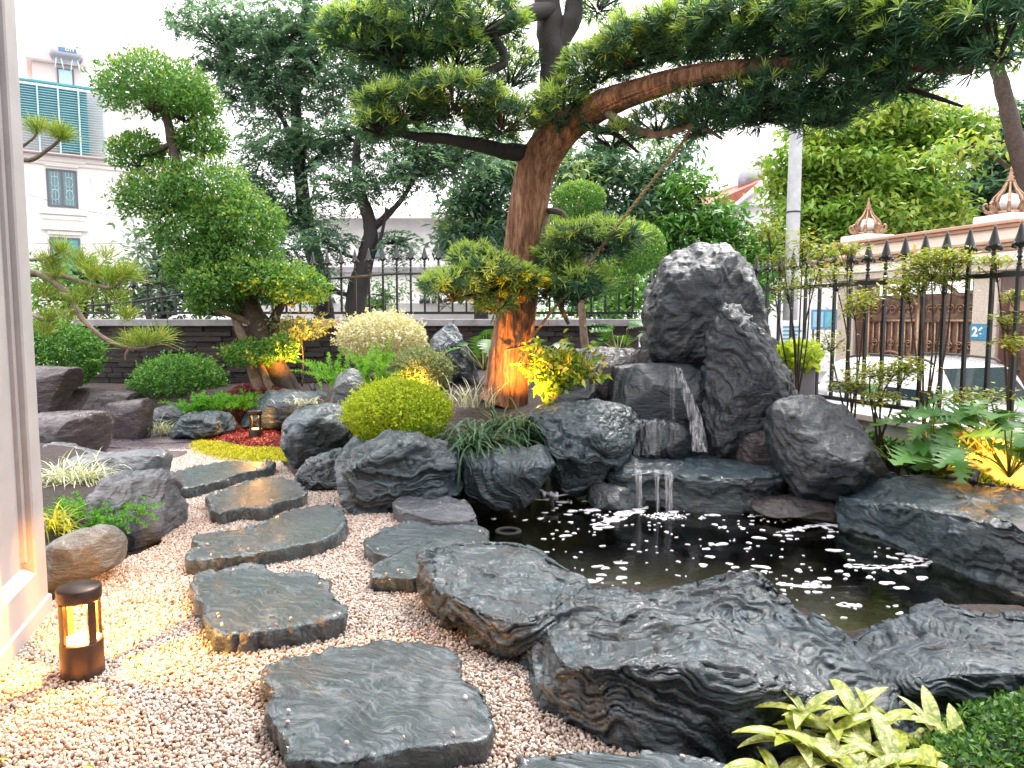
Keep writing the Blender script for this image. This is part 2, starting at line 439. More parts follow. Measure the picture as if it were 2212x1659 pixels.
# ================================================================ ground and water
def line_x(Y): return 5.7 - 0.312 * Y          # plan line of the right-hand fence
def fence_at(vx, off=0.0):                      # where the sight line through picture column vx meets that fence
    return (5.7 + off) / ((vx - 1106) / 1600.0 + 0.312)
WZ = -0.12
g2 = lambda pts, z=0.0: np.array([G(x, y, z)[:2] for x, y in pts])
POND = g2([(1010, 1085), (1100, 1080), (1300, 1062), (1640, 1060), (1820, 1070), (1920, 1095), (2090, 1160), (2240, 1205), (2420, 1250), (2400, 1345), (2160, 1330), (2000, 1335), (1900, 1375), (1840, 1385), (1740, 1345), (1640, 1300), (1560, 1275), (1400, 1290), (1260, 1290), (1170, 1230), (1050, 1195), (985, 1150)], WZ)
BED_MAIN = np.array([(-2.35, 7.9), (-1.5, 6.75), (-1.15, 6.1), (-0.4, 6.3), (0.4, 6.6), (0.95, 6.75), (2.2, 6.75), (2.6, 6.5), (2.95, 6.15), (3.35, 5.8), (3.85, 5.3), (line_x(4.9) + 0.1, 4.7), (line_x(11.9) + 0.1, 12.1), (-9, 12.1), (-9, 10.2), (-4.6, 10.0), (-3.1, 9.8), (-2.7, 9.0)])
BED_LEFT = np.concatenate([g2([(90, 1300), (240, 1195), (335, 1150), (325, 1070), (230, 1010), (100, 990)]), [(-5.5, 7.6), (-3.6, 4.0)]])
BED_NEAR = np.array([(1.15, 2.35), (1.7, 2.75), (2.5, 3.05), (3.2, 2.9), (2.6, 1.9), (1.1, 1.9)])
def bed_height(xy):
    x, y = xy[:, 0], xy[:, 1]
    z = np.full(len(xy), -0.05)
    d = poly_dist(xy, BED_MAIN); ins = in_poly(xy, BED_MAIN)
    H = np.clip(0.36 + 0.17 * (y - 6.5), 0.32, 0.70)
    H = np.where(x < -2.2, np.clip(0.5 + 0 * x, 0, 1), H)
    H = np.where(x > 2.4, np.clip(0.30 + 0.06 * (y - 5), 0.28, 0.42), H)
    z = np.where(ins, -0.05 + (H + 0.05) * np.clip(d / 0.45, 0, 1) ** 0.7, z)
    for poly, h in ((BED_LEFT, 0.24), (BED_NEAR, 0.10)):
        d = poly_dist(xy, poly); ins = in_poly(xy, poly)
        z = np.where(ins, np.maximum(z, -0.05 + (h + 0.05) * np.clip(d / 0.25, 0, 1) ** 0.7), z)
    d = poly_dist(xy, POND); ins = in_poly(xy, POND)
    z = np.where(ins, -0.05 - 0.75 * np.clip(d / 0.16, 0, 1), z)
    p3 = np.c_[xy, np.zeros(len(xy))]
    return z + np.where(ins, 0, 0.02 * fbm(p3 * 5, 3, 4))
def bz(x, y): return float(bed_height(np.array([[x, y]]))[0])
gx, gy = np.arange(-9, 5.0, 0.07), np.arange(1.4, 12.1, 0.07)
XX, YY = np.meshgrid(gx, gy)
xy = np.c_[XX.ravel(), YY.ravel()]
zz = bed_height(xy)
fc = grid_faces(len(gy), len(gx), False)
cen = xy[fc].mean(1)
fc = fc[cen[:, 0] < line_x(cen[:, 1]) + 0.1]
ins = in_poly(cen[cen[:, 0] < line_x(cen[:, 1]) + 0.1], POND)
soil = M('planting_soil', (np.c_[xy, zz], fc), [MR['soil'], MR['pondfloor']], kind='structure')
soil.data.polygons.foreach_set('material_index', ins.astype(np.int32))
wp = POND.mean(0) + (POND - POND.mean(0)) * 1.06
M('pond_water', (np.c_[wp, np.full(len(wp), WZ)], [tuple(range(len(wp)))[::-1]]), MR['water'], kind='structure', smooth=False)
M('road', (np.array([(-700, -300, -0.6), (700, -300, -0.6), (700, 1200, -0.6), (-700, 1200, -0.6)]), [(0, 1, 2, 3)]), MR['asphalt'], kind='structure', smooth=False)
# ---------------------------------------------------------------- stepping stones
def edge_noise(o, amp, seed, freq=3.0):
    c = o.mean(0); d = unit(o - c)
    return o + d * (amp * fbm(np.c_[o[:, :2] * freq, np.zeros(len(o))], 4, seed, 0.6))[:, None]
def grid_normals(v, na, nb):
    q = v.reshape(na, nb, 3)
    du = np.gradient(q, axis=0); dv = (np.roll(q, -1, 1) - np.roll(q, 1, 1)) / 2
    return unit(np.cross(dv, du)).reshape(-1, 3)
def _h1(k, seed): return _hash(k.astype(np.int64), k.astype(np.int64) * 0 + 7, k.astype(np.int64) * 0 + 3, seed)
def layers(t, seed, notch=0.5):                 # stacked beds, each proud or set back, with a crack between
    k = np.floor(t); fr = t - k
    s = np.clip((fr - .72) / .28, 0, 1); s = s * s * (3 - 2 * s)
    return (_h1(k, seed) * (1 - s) + _h1(k + 1, seed) * s) * 2 - 1 - notch * np.exp(-((fr - .86) / .09) ** 2)
def strata(p, nrm, seed, freq, wave=0.25):
    q = p @ rot_to(nrm).T
    w = fbm(p * freq * 0.28 + 5, 4, seed + 50)
    w2 = fbm(p * freq * 0.9 + 25, 3, seed + 60)
    m = 0.95 + 0.7 * fbm(p * freq * .35 + 40, 3, seed + 70)
    t = (q[:, 2] + wave * w) * freq + .22 * w2
    a = layers(t * 1.5 + .8 * w, seed, .35); b = layers(t * 4.2 + 3.3 + 1.2 * w2, seed + 1, .7)
    s = np.stack([q[:, 0] * 0.33, q[:, 1] * 0.33, q[:, 2] + wave * w], -1) * freq
    c = 1 - 2 * np.abs(vnoise(s * 1.3, seed + 2))
    return (0.75 * a + 0.45 * b + 0.5 * c) * m
def facets(v, c, n, seed, lo=.70, hi=.92, hard=.88):
    """knock flat faces off a rounded body"""
    r = np.random.default_rng(seed + 900)
    for k in range(n):
        d = r.normal(size=3) * np.array([1, 1, .8]); d[1] = -abs(d[1]) * 1.1; d /= np.linalg.norm(d)
        e = (v - c) @ d; h = e.max() * r.uniform(lo, hi)
        v = v - d * (np.maximum(e - h, 0) * hard)[:, None]
    return v
def slab_rock(name, outline, ztop, zbot, mat, seed=0, dome=0.0, prof=None, low=0.03, st=0.02, nrm=(0.15, -0.3, 1), sfreq=7, na=160, nt=22, ns=26, top_st=1.0, center=None, edge=0.02, bump_pts=(), nfac=0, hard=False, **kw):
    pts = []
    for q in outline:
        z = q[2] if len(q) > 2 else ztop
        pts.append(G(q[0], q[1], z))
    o = spline(pts, na, True)
    area = 0.5 * np.sum(o[:, 0] * np.roll(o[:, 1], -1) - np.roll(o[:, 0], -1) * o[:, 1])
    if area < 0: o = o[::-1].copy()
    o = edge_noise(o, edge, seed)
    if hard: o = edge_noise(o, edge * .5, seed + 5, 11.0)
    c = o.mean(0) if center is None else G(center[0], center[1], ztop)
    prof = prof or [(1.0, 0.0), (1.02, -0.12), (1.02, -0.5), (0.97, -0.85), (0.92, -1.0)]
    rows = []
    for t in np.linspace(0.02, 1, nt) ** 0.8:
        e = min(1.0, t); rnd = -0.5 * max(0, e - 0.9) ** 2 * 10 * 0.02
        q = c + (o - c) * ((0.99 if hard else 0.97) * t); q[:, 2] += dome * (1 - t * t) + rnd; rows.append(q)
    pr = spline([(0.99, -0.005) if hard else (0.97, 0.02)] + list(prof), ns + 1)[1:]
    for k, (r, s) in enumerate(pr):
        q = c + (o - c) * r
        q[:, 2] = o[:, 2] + (o[:, 2] - zbot) * min(0.0, s); rows.append(q)
    v = np.concatenate(rows); nr = len(rows)
    for bx, by, bzv, br, bh in bump_pts:
        p0 = G(bx, by, bzv); d = np.linalg.norm(v[:, :2] - p0[:2], axis=1)
        v[:, 2] += bh * np.exp(-(d / br) ** 2 * 1.5)
    if nfac:
        v = facets(v, v.mean(0), nfac, seed, .82, .97, .8)
    n = grid_normals(v, nr, na)
    if n[:na * nt, 2].mean() < 0: n = -n
    istop = np.zeros(len(v)); istop[:na * (nt - 2)] = 1
    dsp = low * fbm(v * 2.6, 4, seed + 3) + st * strata(v, nrm, seed, sfreq) * np.where(istop > 0, top_st, 1.0)
    fade = np.ones(len(v)); fade[-na:] = 0
    v = v + n * (dsp * fade)[:, None]
    f = grid_faces(nr, na)
    cap = len(v); v = np.r_[v, [v[:na].mean(0)]]
    f = np.concatenate([f, np.stack([np.full(na, cap), (np.arange(na) + 1) % na, np.arange(na), np.arange(na)], -1)])
    fl = [tuple(q) if q[2] != q[3] else (q[0], q[1], q[2]) for q in f.tolist()]
    return M(name, (v, [q[::-1] for q in fl] if kw.pop('flip', False) else [q for q in fl]), mat, **kw)
STEP_LBL = 'stepping stones set in the gravel'
def step(outline, label, ztop=0.10, seed=0, center=None, **kw):
    return slab_rock('stepping_stone', outline, ztop, -0.03, MR['step'], seed, prof=[(0.996, -0.05), (1.002, -0.16), (0.99, -0.6), (0.995, -1.0)], low=0.008, st=0.016, nrm=(0.9, 0.4, 0.1), sfreq=10,
                     na=220, nt=20, ns=10, top_st=0.10, edge=0.05, center=center, hard=True, label=label, cat='stepping stone', group=STEP_LBL, **kw)
STEPS = [
 ([(330, 1035), (400, 1012), (470, 998), (560, 996), (594, 1000), (575, 1013), (520, 1022), (470, 1040), (400, 1055), (345, 1061), (330, 1050)], 'farthest long narrow slate stepping stone, pointing at the small lit bollard', None),
 ([(447, 1075), (480, 1060), (540, 1036), (600, 1031), (640, 1040), (655, 1058), (650, 1074), (600, 1085), (570, 1100), (520, 1098), (470, 1108), (450, 1092)], 'small slate stepping stone, second counting from the far end of the path', None),
 ([(430, 1155), (480, 1147), (560, 1130), (620, 1105), (690, 1088), (735, 1096), (750, 1114), (748, 1134), (705, 1163), (640, 1178), (560, 1193), (480, 1206), (402, 1212), (400, 1196), (438, 1180), (426, 1166)], 'long curved slate stepping stone across the middle of the gravel path', None),
 ([(425, 1245), (470, 1236), (540, 1222), (600, 1235), (690, 1240), (722, 1280), (750, 1328), (660, 1348), (560, 1363), (475, 1368), (450, 1340), (430, 1300)], 'squarish rippled slate stepping stone to the right of the near bollard lamp', None),
 ([(575, 1440), (680, 1410), (780, 1390), (830, 1378), (900, 1390), (985, 1410), (1015, 1470), (1055, 1520), (1062, 1560), (1040, 1598), (900, 1612), (760, 1640), (630, 1646), (612, 1600), (580, 1560), (570, 1500)], 'largest slate stepping stone in the foreground with finely rippled top', None),
 ([(793, 1165), (830, 1140), (890, 1128), (980, 1133), (1040, 1139), (1056, 1157), (1040, 1176), (960, 1184), (925, 1200), (915, 1230), (905, 1248), (860, 1250), (800, 1246), (806, 1222), (832, 1205), (806, 1190)], 'slate stepping stone with a notch, touching the pond and the flat pale rock', (885, 1180)),
 ([(1120, 1662), (1180, 1636), (1300, 1620), (1450, 1630), (1560, 1653), (1640, 1700), (1500, 1780), (1150, 1760)], 'greenish slate stepping stone cut off by the bottom edge of the picture', None)]
step_polys = []
for k, (ol, lb, ce) in enumerate(STEPS):
    step(ol, lb, seed=20 + k, center=ce)
    step_polys.append(spline([G(x, y, 0.10)[:2] for x, y in ol], 60, True))
# ---------------------------------------------------------------- rocks
def boulder(outline, Y, T, mat, label, seed=0, a=2.3, low=0.06, st=0.03, nrm=(0.2, -0.3, 1), sfreq=6, na=170, nu=90, lean=0.0, name='boulder', group=None, edge=0.0, wave=0.25, cat='rock', parent=None, nfac=9):
    o = spline([P(x, y, Y) for x, y in outline], na, True)
    c = (o.min(0) + o.max(0)) / 2
    ar = 0.5 * np.sum(o[:, 0] * np.roll(o[:, 2], -1) - np.roll(o[:, 0], -1) * o[:, 2])
    if ar < 0: o = o[::-1].copy()
    rows = []
    for th in np.linspace(-math.pi / 2 + 0.03, math.pi / 2 - 0.03, nu):
        u = math.sin(th); r = (1 - abs(u) ** a) ** (1 / a)
        q = c + (o - c) * r
        q[:, 1] += u * T / 2
        rows.append(q)
    v = np.concatenate(rows)
    v[:, 1] += lean * (v[:, 2] - c[2])
    v = v + unit(v - c) * (.7 * low * fbm(v * 2.0, 3, seed + 3))[:, None]
    v = facets(v, c, nfac, seed)
    n = grid_normals(v, nu, na)
    if (n * (v - c)).sum(1).mean() < 0: n = -n
    dsp = .5 * low * fbm(v * 4.5, 4, seed + 3) + 0.3 * low * (1 - 2 * np.abs(fbm(v * 6, 3, seed + 9))) + st * strata(v, nrm, seed, sfreq, wave)
    v = v + n * dsp[:, None]
    f = grid_faces(nu, na).tolist()
    f += [tuple(range(na))[::-1], tuple((nu - 1) * na + k for k in range(na))]
    f = [tuple(q)[::-1] for q in f]
    kw = dict(parent=parent) if parent is not None else dict(label=label, cat=cat, group=group)
    return M(name, (v, f), mat, **kw)
# ---- foreground rocks round the pond
slab_rock('boulder', [(918, 1205, .26), (955, 1184, .25), (1080, 1178, .25), (1150, 1190, .25), (1200, 1222, .22), (1258, 1246, .18), (1268, 1268, .16), (1215, 1300, .2), (1180, 1330, .22), (1120, 1345, .2), (1055, 1330, .2), (990, 1300, .22), (940, 1262, .24), (922, 1230, .25)], .25, -0.06, MR['slate_b'], 31, dome=0.02,
          prof=[(1.0, -0.04), (1.03, -0.15), (1.0, -0.4), (0.86, -0.75), (0.72, -1.0)], low=0.03, st=0.030, nrm=(-0.25, -0.5, 1), sfreq=9, nfac=5, na=360, nt=60, ns=64, top_st=0.5,
          label='flat-topped pale slate rock at the near left edge of the pond', cat='rock')
slab_rock('boulder', [(1172, 1350, .2), (1200, 1305, .24), (1270, 1272, .2), (1340, 1275, .22), (1420, 1276, .24), (1500, 1258, .26), (1570, 1240, .30), (1640, 1245, .32), (1690, 1285, .26), (1725, 1325, .22), (1790, 1352, .18), (1860, 1395, .16), (1915, 1440, .16), (1945, 1490, .14), (1900, 1525, .12), (1800, 1515, .16), (1690, 1490, .22), (1560, 1462, .27), (1450, 1444, .29), (1330, 1436, .28), (1240, 1440, .24), (1195, 1405, .2)], .27, -0.06, MR['slate_b'], 177, dome=0.03,
          prof=[(1.0, -0.05), (1.05, -0.25), (1.10, -0.55), (1.08, -0.85), (1.04, -1.0)], low=0.04, st=0.045, nrm=(-0.18, -0.55, 1), sfreq=8.5, nfac=2, na=560, nt=90, ns=96, top_st=0.75, bump_pts=[(1640, 1290, .28, .24, .02)],
          label='largest wet layered slate rock in the foreground with folded overhanging front', cat='rock')
slab_rock('boulder', [(1825, 1395, .10), (1850, 1358, .15), (1945, 1330, .2), (2050, 1306, .22), (2150, 1326, .22), (2230, 1322, .22), (2330, 1345, .22), (2380, 1420, .2), (2300, 1470, .2), (2150, 1462, .2), (2040, 1470, .18), (1940, 1475, .14), (1850, 1440, .11)], .2, -0.06, MR['slate'], 41, dome=0.03,
          prof=[(1.0, -0.05), (1.04, -0.25), (1.04, -0.6), (0.98, -1.0)], low=0.045, st=0.030, nrm=(0.3, -0.3, 1), sfreq=9, nfac=5, na=380, nt=60, ns=56, top_st=0.7,
          label='pale grey wet rock at the right edge, above the green ground cover', cat='rock')
slab_rock('boulder', [(1812, 1066, .10), (1850, 1038, .2), (1930, 1022, .26), (2060, 1035, .28), (2160, 1050, .28), (2300, 1062, .28), (2500, 1090, .25), (2500, 1195, .22), (2330, 1188, .22), (2212, 1155, .23), (2100, 1124, .23), (2000, 1102, .22), (1900, 1090, .17), (1825, 1086, .1)], .24, -0.35, MR['slate'], 52, dome=0.02,
          prof=[(1.0, -0.03), (1.02, -0.12), (1.02, -0.5), (1.0, -0.85), (0.98, -1.0)], low=0.05, st=0.036, nrm=(-0.35, -0.2, 1), sfreq=7, nfac=5, na=420, nt=44, ns=70, top_st=0.5,
          label='long low dark rock along the right bank of the pond', cat='rock')
boulder([(1100, 1390), (1130, 1365), (1190, 1370), (1240, 1440), (1270, 1500), (1280, 1540), (1220, 1510), (1150, 1440)], 3.22, 0.4, MR['mortar'], 'rough pinkish cement filling the gap between the two near pond rocks', 5, low=0.03, st=0.0, name='mortar_joint', cat='mortar')
# ---- waterfall
boulder([(1396, 650), (1402, 612), (1440, 548), (1490, 526), (1545, 534), (1600, 563), (1640, 620), (1648, 690), (1650, 860), (1400, 860), (1394, 740)], 7.9, 1.1, MR['dark'], 'tallest dark peak rock standing behind the waterfall', 61, low=0.10, st=0.022, nrm=(-0.7, -0.3, 0.6), sfreq=4, na=275, nu=125)
boulder([(1528, 1000), (1520, 880), (1526, 770), (1545, 690), (1572, 655), (1610, 665), (1650, 722), (1690, 788), (1722, 835), (1732, 900), (1700, 1000)], 7.0, 0.8, MR['dark'], 'second pointed dark rock leaning in front of the tallest peak', 62, low=0.07, st=0.035, nrm=(0.8, -0.2, 0.5), sfreq=6, na=246, nu=112)
boulder([(1672, 885), (1700, 862), (1760, 856), (1805, 870), (1850, 884), (1888, 930), (1897, 1000), (1884, 1065), (1800, 1105), (1725, 1075), (1684, 1010), (1668, 945)], 6.1, 0.9, MR['dark'], 'rounded dark boulder right of the waterfall beside the philodendron', 63, low=0.06, st=0.02, nrm=(0.6, -0.2, 0.5), sfreq=5, na=232, nu=112)
boulder([(1600, 1010), (1603, 950), (1630, 932), (1668, 930), (1690, 960), (1690, 1020)], 6.65, 0.5, MR['purple'], 'small brownish rock between the ledge and the rounded boulder', 64, low=0.03, st=0.01)
boulder([(1325, 925), (1328, 810), (1345, 792), (1420, 788), (1500, 790), (1536, 798), (1540, 930)], 7.35, 0.9, MR['dark'], 'upper waterfall block with a flat wet lip', 65, a=4.0, low=0.02, st=0.02, nrm=(0.3, -1, 0.3), sfreq=5, na=203, nu=84)
boulder([(1362, 990), (1372, 920), (1400, 902), (1450, 905), (1490, 940), (1506, 990)], 6.95, 0.6, MR['dark'], 'small sloping middle step of the waterfall', 66, a=2.6, low=0.02, st=0.02, nrm=(0.8, -0.4, 0.5), sfreq=6, na=174, nu=84)
slab_rock('boulder', [(1312, 1005, .2), (1350, 985, .24), (1420, 972, .24), (1520, 965, .24), (1620, 972, .24), (1695, 992, .22), (1700, 1022, .2), (1610, 1036, .18), (1500, 1032, .18), (1420, 1022, .18), (1350, 1020, .18)], .21, -0.25, MR['slate'], 67,
          prof=[(1.0, -0.03), (1.03, -0.12), (0.99, -0.35), (1.02, -0.6), (0.95, -1.0)], low=0.02, st=0.03, nrm=(0.05, 0, 1), sfreq=11, na=220, nt=24, ns=34, top_st=0.4, label='broad layered ledge stone where the waterfall spills into the pond', cat='rock')
boulder([(1248, 880), (1246, 775), (1256, 756), (1320, 750), (1385, 757), (1400, 775), (1400, 890)], 7.75, 0.7, MR['purple'], 'blocky reddish rock left of the upper waterfall lip', 68, a=3.4, low=0.03, st=0.02, nrm=(0.8, -0.3, 0.2), sfreq=5, na=188, nu=84)
boulder([(1190, 880), (1196, 850), (1225, 826), (1275, 818), (1292, 828), (1288, 865), (1260, 886), (1220, 888)], 7.3, 0.45, MR['grey'], 'smooth small grey rock beside the shrub with lamp-lit yellow leaves', 69, low=0.02, st=0.006)
boulder([(1146, 915), (1200, 892), (1290, 884), (1345, 888), (1374, 905), (1352, 950), (1310, 1010), (1275, 1050), (1215, 1055), (1185, 1000), (1150, 960)], 6.75, 1.1, MR['slate'], 'layered dark rock between the planting bed and the waterfall', 70, low=0.05, st=0.045, nrm=(0.15, -0.45, 1), sfreq=8, na=261, nu=125)
boulder([(986, 990), (1060, 976), (1130, 972), (1197, 966), (1198, 1000), (1172, 1050), (1110, 1092), (1030, 1095), (992, 1070)], 6.1, 0.6, MR['slate'], 'trough-shaped slate rock under the strappy dark grass', 71, a=2.8, low=0.04, st=0.03, nrm=(0.9, -0.3, 0.3), sfreq=6, na=232, nu=106)
boulder([(748, 970), (800, 950), (870, 944), (950, 962), (984, 985), (988, 1025), (975, 1080), (900, 1105), (830, 1118), (770, 1115), (748, 1065)], 5.95, 0.9, MR['slate'], 'wide folded slate rock below the yellow-green ball shrub', 72, a=2.8, low=0.05, st=0.05, nrm=(0.12, -0.4, 1), sfreq=7, na=220, nu=100)
slab_rock('boulder', [(852, 1082, .13), (885, 1066, .14), (945, 1068, .14), (1000, 1084, .13), (1024, 1104, .1), (1020, 1122, .08), (960, 1125, .08), (895, 1112, .1), (860, 1098, .12)], .11, -0.15, MR['light'], 73, low=0.03, st=0.02, na=150, nt=20, ns=20, top_st=0.6, label='low pale rock at the left tip of the pond', cat='rock')
boulder([(636, 1040), (660, 1005), (695, 984), (745, 992), (758, 1030), (750, 1062), (690, 1064), (645, 1056)], 6.55, 0.5, MR['slate'], 'small ridged slate rock beside the gravel, below the large boulder', 74, low=0.03, st=0.03, nrm=(0.4, -0.5, 1), sfreq=12, na=174, nu=84)
boulder([(609, 945), (622, 902), (665, 882), (720, 872), (768, 884), (770, 960), (750, 992), (690, 1000), (645, 1008), (615, 985)], 7.35, 1.0, MR['slate'], 'large rounded grey boulder right of the small lit bollard', 75, low=0.06, st=0.02, na=217, nu=98)
boulder([(712, 885), (718, 832), (738, 800), (770, 798), (786, 830), (788, 890)], 7.9, 0.4, MR['grey'], 'pale upright egg-shaped rock in front of the foxtail fern', 76, low=0.02, st=0.006)
boulder([(522, 895), (545, 858), (600, 846), (700, 853), (748, 858), (740, 882), (665, 908), (600, 924), (540, 920)], 9.8, 0.9, MR['slate'], 'flat-topped slate rock below the trunks of the cloud-pruned tree', 78, a=2.8, low=0.05, st=0.025, na=174, nu=78)
boulder([(366, 942), (395, 903), (450, 894), (505, 900), (512, 920), (455, 942), (400, 950)], 9.3, 0.6, MR['slate'], 'low striped slate rock beside the red ground cover', 79, low=0.03, st=0.035, nrm=(0.3, -0.6, 0.8), sfreq=9, na=159, nu=70)
boulder([(322, 900), (345, 876), (390, 870), (420, 880), (425, 905), (370, 912)], 9.9, 0.5, MR['grey'], 'low pale rock at the foot of the dark green ball shrub', 80, low=0.03, st=0.015)
boulder([(934, 880), (930, 770), (948, 710), (975, 698), (1000, 730), (1028, 790), (1042, 890)], 9.3, 0.6, MR['slate'], 'upright grey rock standing left of the leaning trunk', 81, low=0.07, st=0.03, nrm=(0.8, -0.2, 0.4), sfreq=6)
# ---- left border
boulder([(96, 1010), (100, 960), (150, 975), (200, 985), (230, 1005), (180, 1020)], 7.4, 0.6, MR['light'], 'pale rock at the foot of the nearest wine-dark stone seat', 82, low=0.04, st=0.015)
boulder([(120, 1100), (140, 1000), (205, 982), (300, 978), (348, 985), (342, 1030), (345, 1090), (260, 1110)], 6.2, 0.9, MR['light'], 'pale bluish rock at the left beside the farthest stepping stone', 83, a=2.8, low=0.05, st=0.012, na=203, nu=92)
boulder([(205, 1205), (208, 1080), (230, 1045), (310, 1030), (350, 1050), (364, 1115), (356, 1190), (300, 1218), (220, 1228)], 5.1, 0.9, MR['light'], 'pale grooved rock at the left edge of the gravel', 84, a=2.8, low=0.05, st=0.02, nrm=(1, 0.2, 0.1), sfreq=7, na=217, nu=98)
boulder([(100, 1250), (106, 1190), (160, 1150), (215, 1143), (250, 1165), (256, 1195), (235, 1235), (170, 1275), (112, 1278)], 4.15, 0.5, MR['brown'], 'rounded brown boulder with a crack next to the white pillar', 85, low=0.035, st=0.006, na=188, nu=89)
# ---- wet stones at the waterline
boulder([(1630, 1100), (1660, 1076), (1760, 1074), (1880, 1092), (1900, 1115), (1780, 1120)], 6.0, 0.6, MR['purple'], 'low brown wet stone at the far right waterline', 86, low=0.03, st=0.01)
boulder([(1262, 1082), (1290, 1050), (1360, 1052), (1400, 1075), (1390, 1095), (1300, 1095)], 6.35, 0.4, MR['grey'], 'small wet stone half under the spilling ledge', 87, low=0.03, st=0.02)
boulder([(2140, 1290), (2160, 1262), (2240, 1268), (2330, 1300), (2320, 1330), (2200, 1320)], 4.35, 0.4, MR['brown'], 'flat brown stone just above the water at the right edge', 88, low=0.02, st=0.01)
# ---- basalt table and seats
def stool(outline, Y, label, seed, name='basalt_stool', rim=0.0, T=None, cat='stool', group='wine-dark basalt seats'):
    w = (max(q[0] for q in outline) - min(q[0] for q in outline)) * PX(Y)
    return boulder(outline, Y, T or w * 0.85, MR['basalt'], label, seed, a=2.6, low=0.03, st=0.006, nfac=6, name=name, na=159, nu=78, cat=cat, group=group)
stool([(60, 990), (70, 905), (100, 893), (160, 890), (222, 892), (232, 915), (225, 950), (205, 985), (130, 992)], 8.1, 'nearest and widest wine-dark stone seat, against the white pillar', 91)
stool([(236, 890), (240, 872), (280, 866), (322, 866), (322, 900), (316, 946), (250, 950)], 9.2, 'bucket-shaped wine-dark stone seat on the purple paving', 92)
stool([(172, 940), (174, 858), (190, 848), (250, 846), (290, 850), (300, 870), (296, 940)], 10.2, 'dark stone seat behind the bucket-shaped one', 93)
stool([(40, 850), (40, 800), (70, 794), (140, 794), (165, 800), (164, 822), (140, 850), (120, 905), (60, 905)], 9.2, 'mushroom-shaped dark stone table half hidden by the pillar', 94, 'stone_table', cat='table', group=None)
# ---------------------------------------------------------------- gravel
GR = np.concatenate([g2([(-260, 1560), (100, 1312), (255, 1215), (350, 1175), (345, 1060), (320, 985), (400, 965), (470, 975), (600, 992), (650, 1045), (745, 1062), (775, 1112), (860, 1112), (905, 1140), (1000, 1150), (1010, 1190), (940, 1240), (965, 1350), (1100, 1405), (1240, 1500), (1330, 1590), (1480, 1650), (1620, 1730)]), [(1.2, 1.5), (-1.7, 1.5)]])
M('gravel_bed', (np.c_[GR, np.full(len(GR), -0.012)], [tuple(range(len(GR)))[::-1]]), MR['sand'], kind='structure', smooth=False)
lo, hi = GR.min(0), GR.max(0)
sp_ = 0.0122
ax, ay = np.meshgrid(np.arange(lo[0], hi[0], sp_), np.arange(lo[1], hi[1], sp_ * 0.9))
pq = np.c_[ax.ravel(), ay.ravel()]; pq += RNG.uniform(-0.0065, 0.0065, pq.shape)
pq = pq[in_poly(pq, GR)]
for spoly in step_polys:
    c_ = spoly.mean(0); pq = pq[~in_poly(pq, c_ + (spoly - c_) * 0.95)]
stray = []
for spoly in step_polys:
    c_ = spoly.mean(0)
    for k in range(9): stray.append(c_ + (spoly[random.randrange(60)] - c_) * random.uniform(.8, .97))
hum = 0.012 * fbm(np.c_[pq * 1.7, np.zeros(len(pq))], 3, 3)
pz = RNG.uniform(-0.006, 0.009, len(pq)) + hum + 0.006
pq = np.r_[pq, np.array(stray)]; pz = np.r_[pz, np.full(len(stray), .112)]
me = bpy.data.meshes.new('gravel'); me.vertices.add(len(pq)); me.vertices.foreach_set('co', np.c_[pq, pz].astype(np.float32).ravel()); me.update()
grav = bpy.data.objects.new('gravel', me); COL.objects.link(grav)
tag(grav, 'white and tan pebbles of the garden path', 'gravel', kind='stuff')
ng = bpy.data.node_groups.new('pebbles', 'GeometryNodeTree')
ng.interface.new_socket('Geometry', in_out='INPUT', socket_type='NodeSocketGeometry')
ng.interface.new_socket('Geometry', in_out='OUTPUT', socket_type='NodeSocketGeometry')
N_ = ng.nodes; L_ = ng.links
gi, go = N_.new('NodeGroupInput'), N_.new('NodeGroupOutput')
ico = N_.new('GeometryNodeMeshIcoSphere'); ico.inputs['Radius'].default_value = 0.0088; ico.inputs['Subdivisions'].default_value = 2
sm = N_.new('GeometryNodeSetShadeSmooth'); L_.new(ico.outputs[0], sm.inputs['Geometry'])
smt = N_.new('GeometryNodeSetMaterial'); smt.inputs['Material'].default_value = MR['pebble']; L_.new(sm.outputs[0], smt.inputs[0])
iop = N_.new('GeometryNodeInstanceOnPoints')
rr = N_.new('FunctionNodeRandomValue'); rr.data_type = 'FLOAT_VECTOR'; rr.inputs[0].default_value = (0, 0, 0); rr.inputs[1].default_value = (6.28, 6.28, 6.28)
rs = N_.new('FunctionNodeRandomValue'); rs.data_type = 'FLOAT_VECTOR'; rs.inputs[0].default_value = (0.75, 0.6, 0.5); rs.inputs[1].default_value = (1.45, 1.05, 0.85); rs.inputs['Seed'].default_value = 5
L_.new(gi.outputs[0], iop.inputs['Points']); L_.new(smt.outputs[0], iop.inputs['Instance'])
L_.new(rr.outputs[0], iop.inputs['Rotation']); L_.new(rs.outputs[0], iop.inputs['Scale']); L_.new(iop.outputs[0], go.inputs[0])
grav.modifiers.new('pebbles', 'NODES').node_group = ng
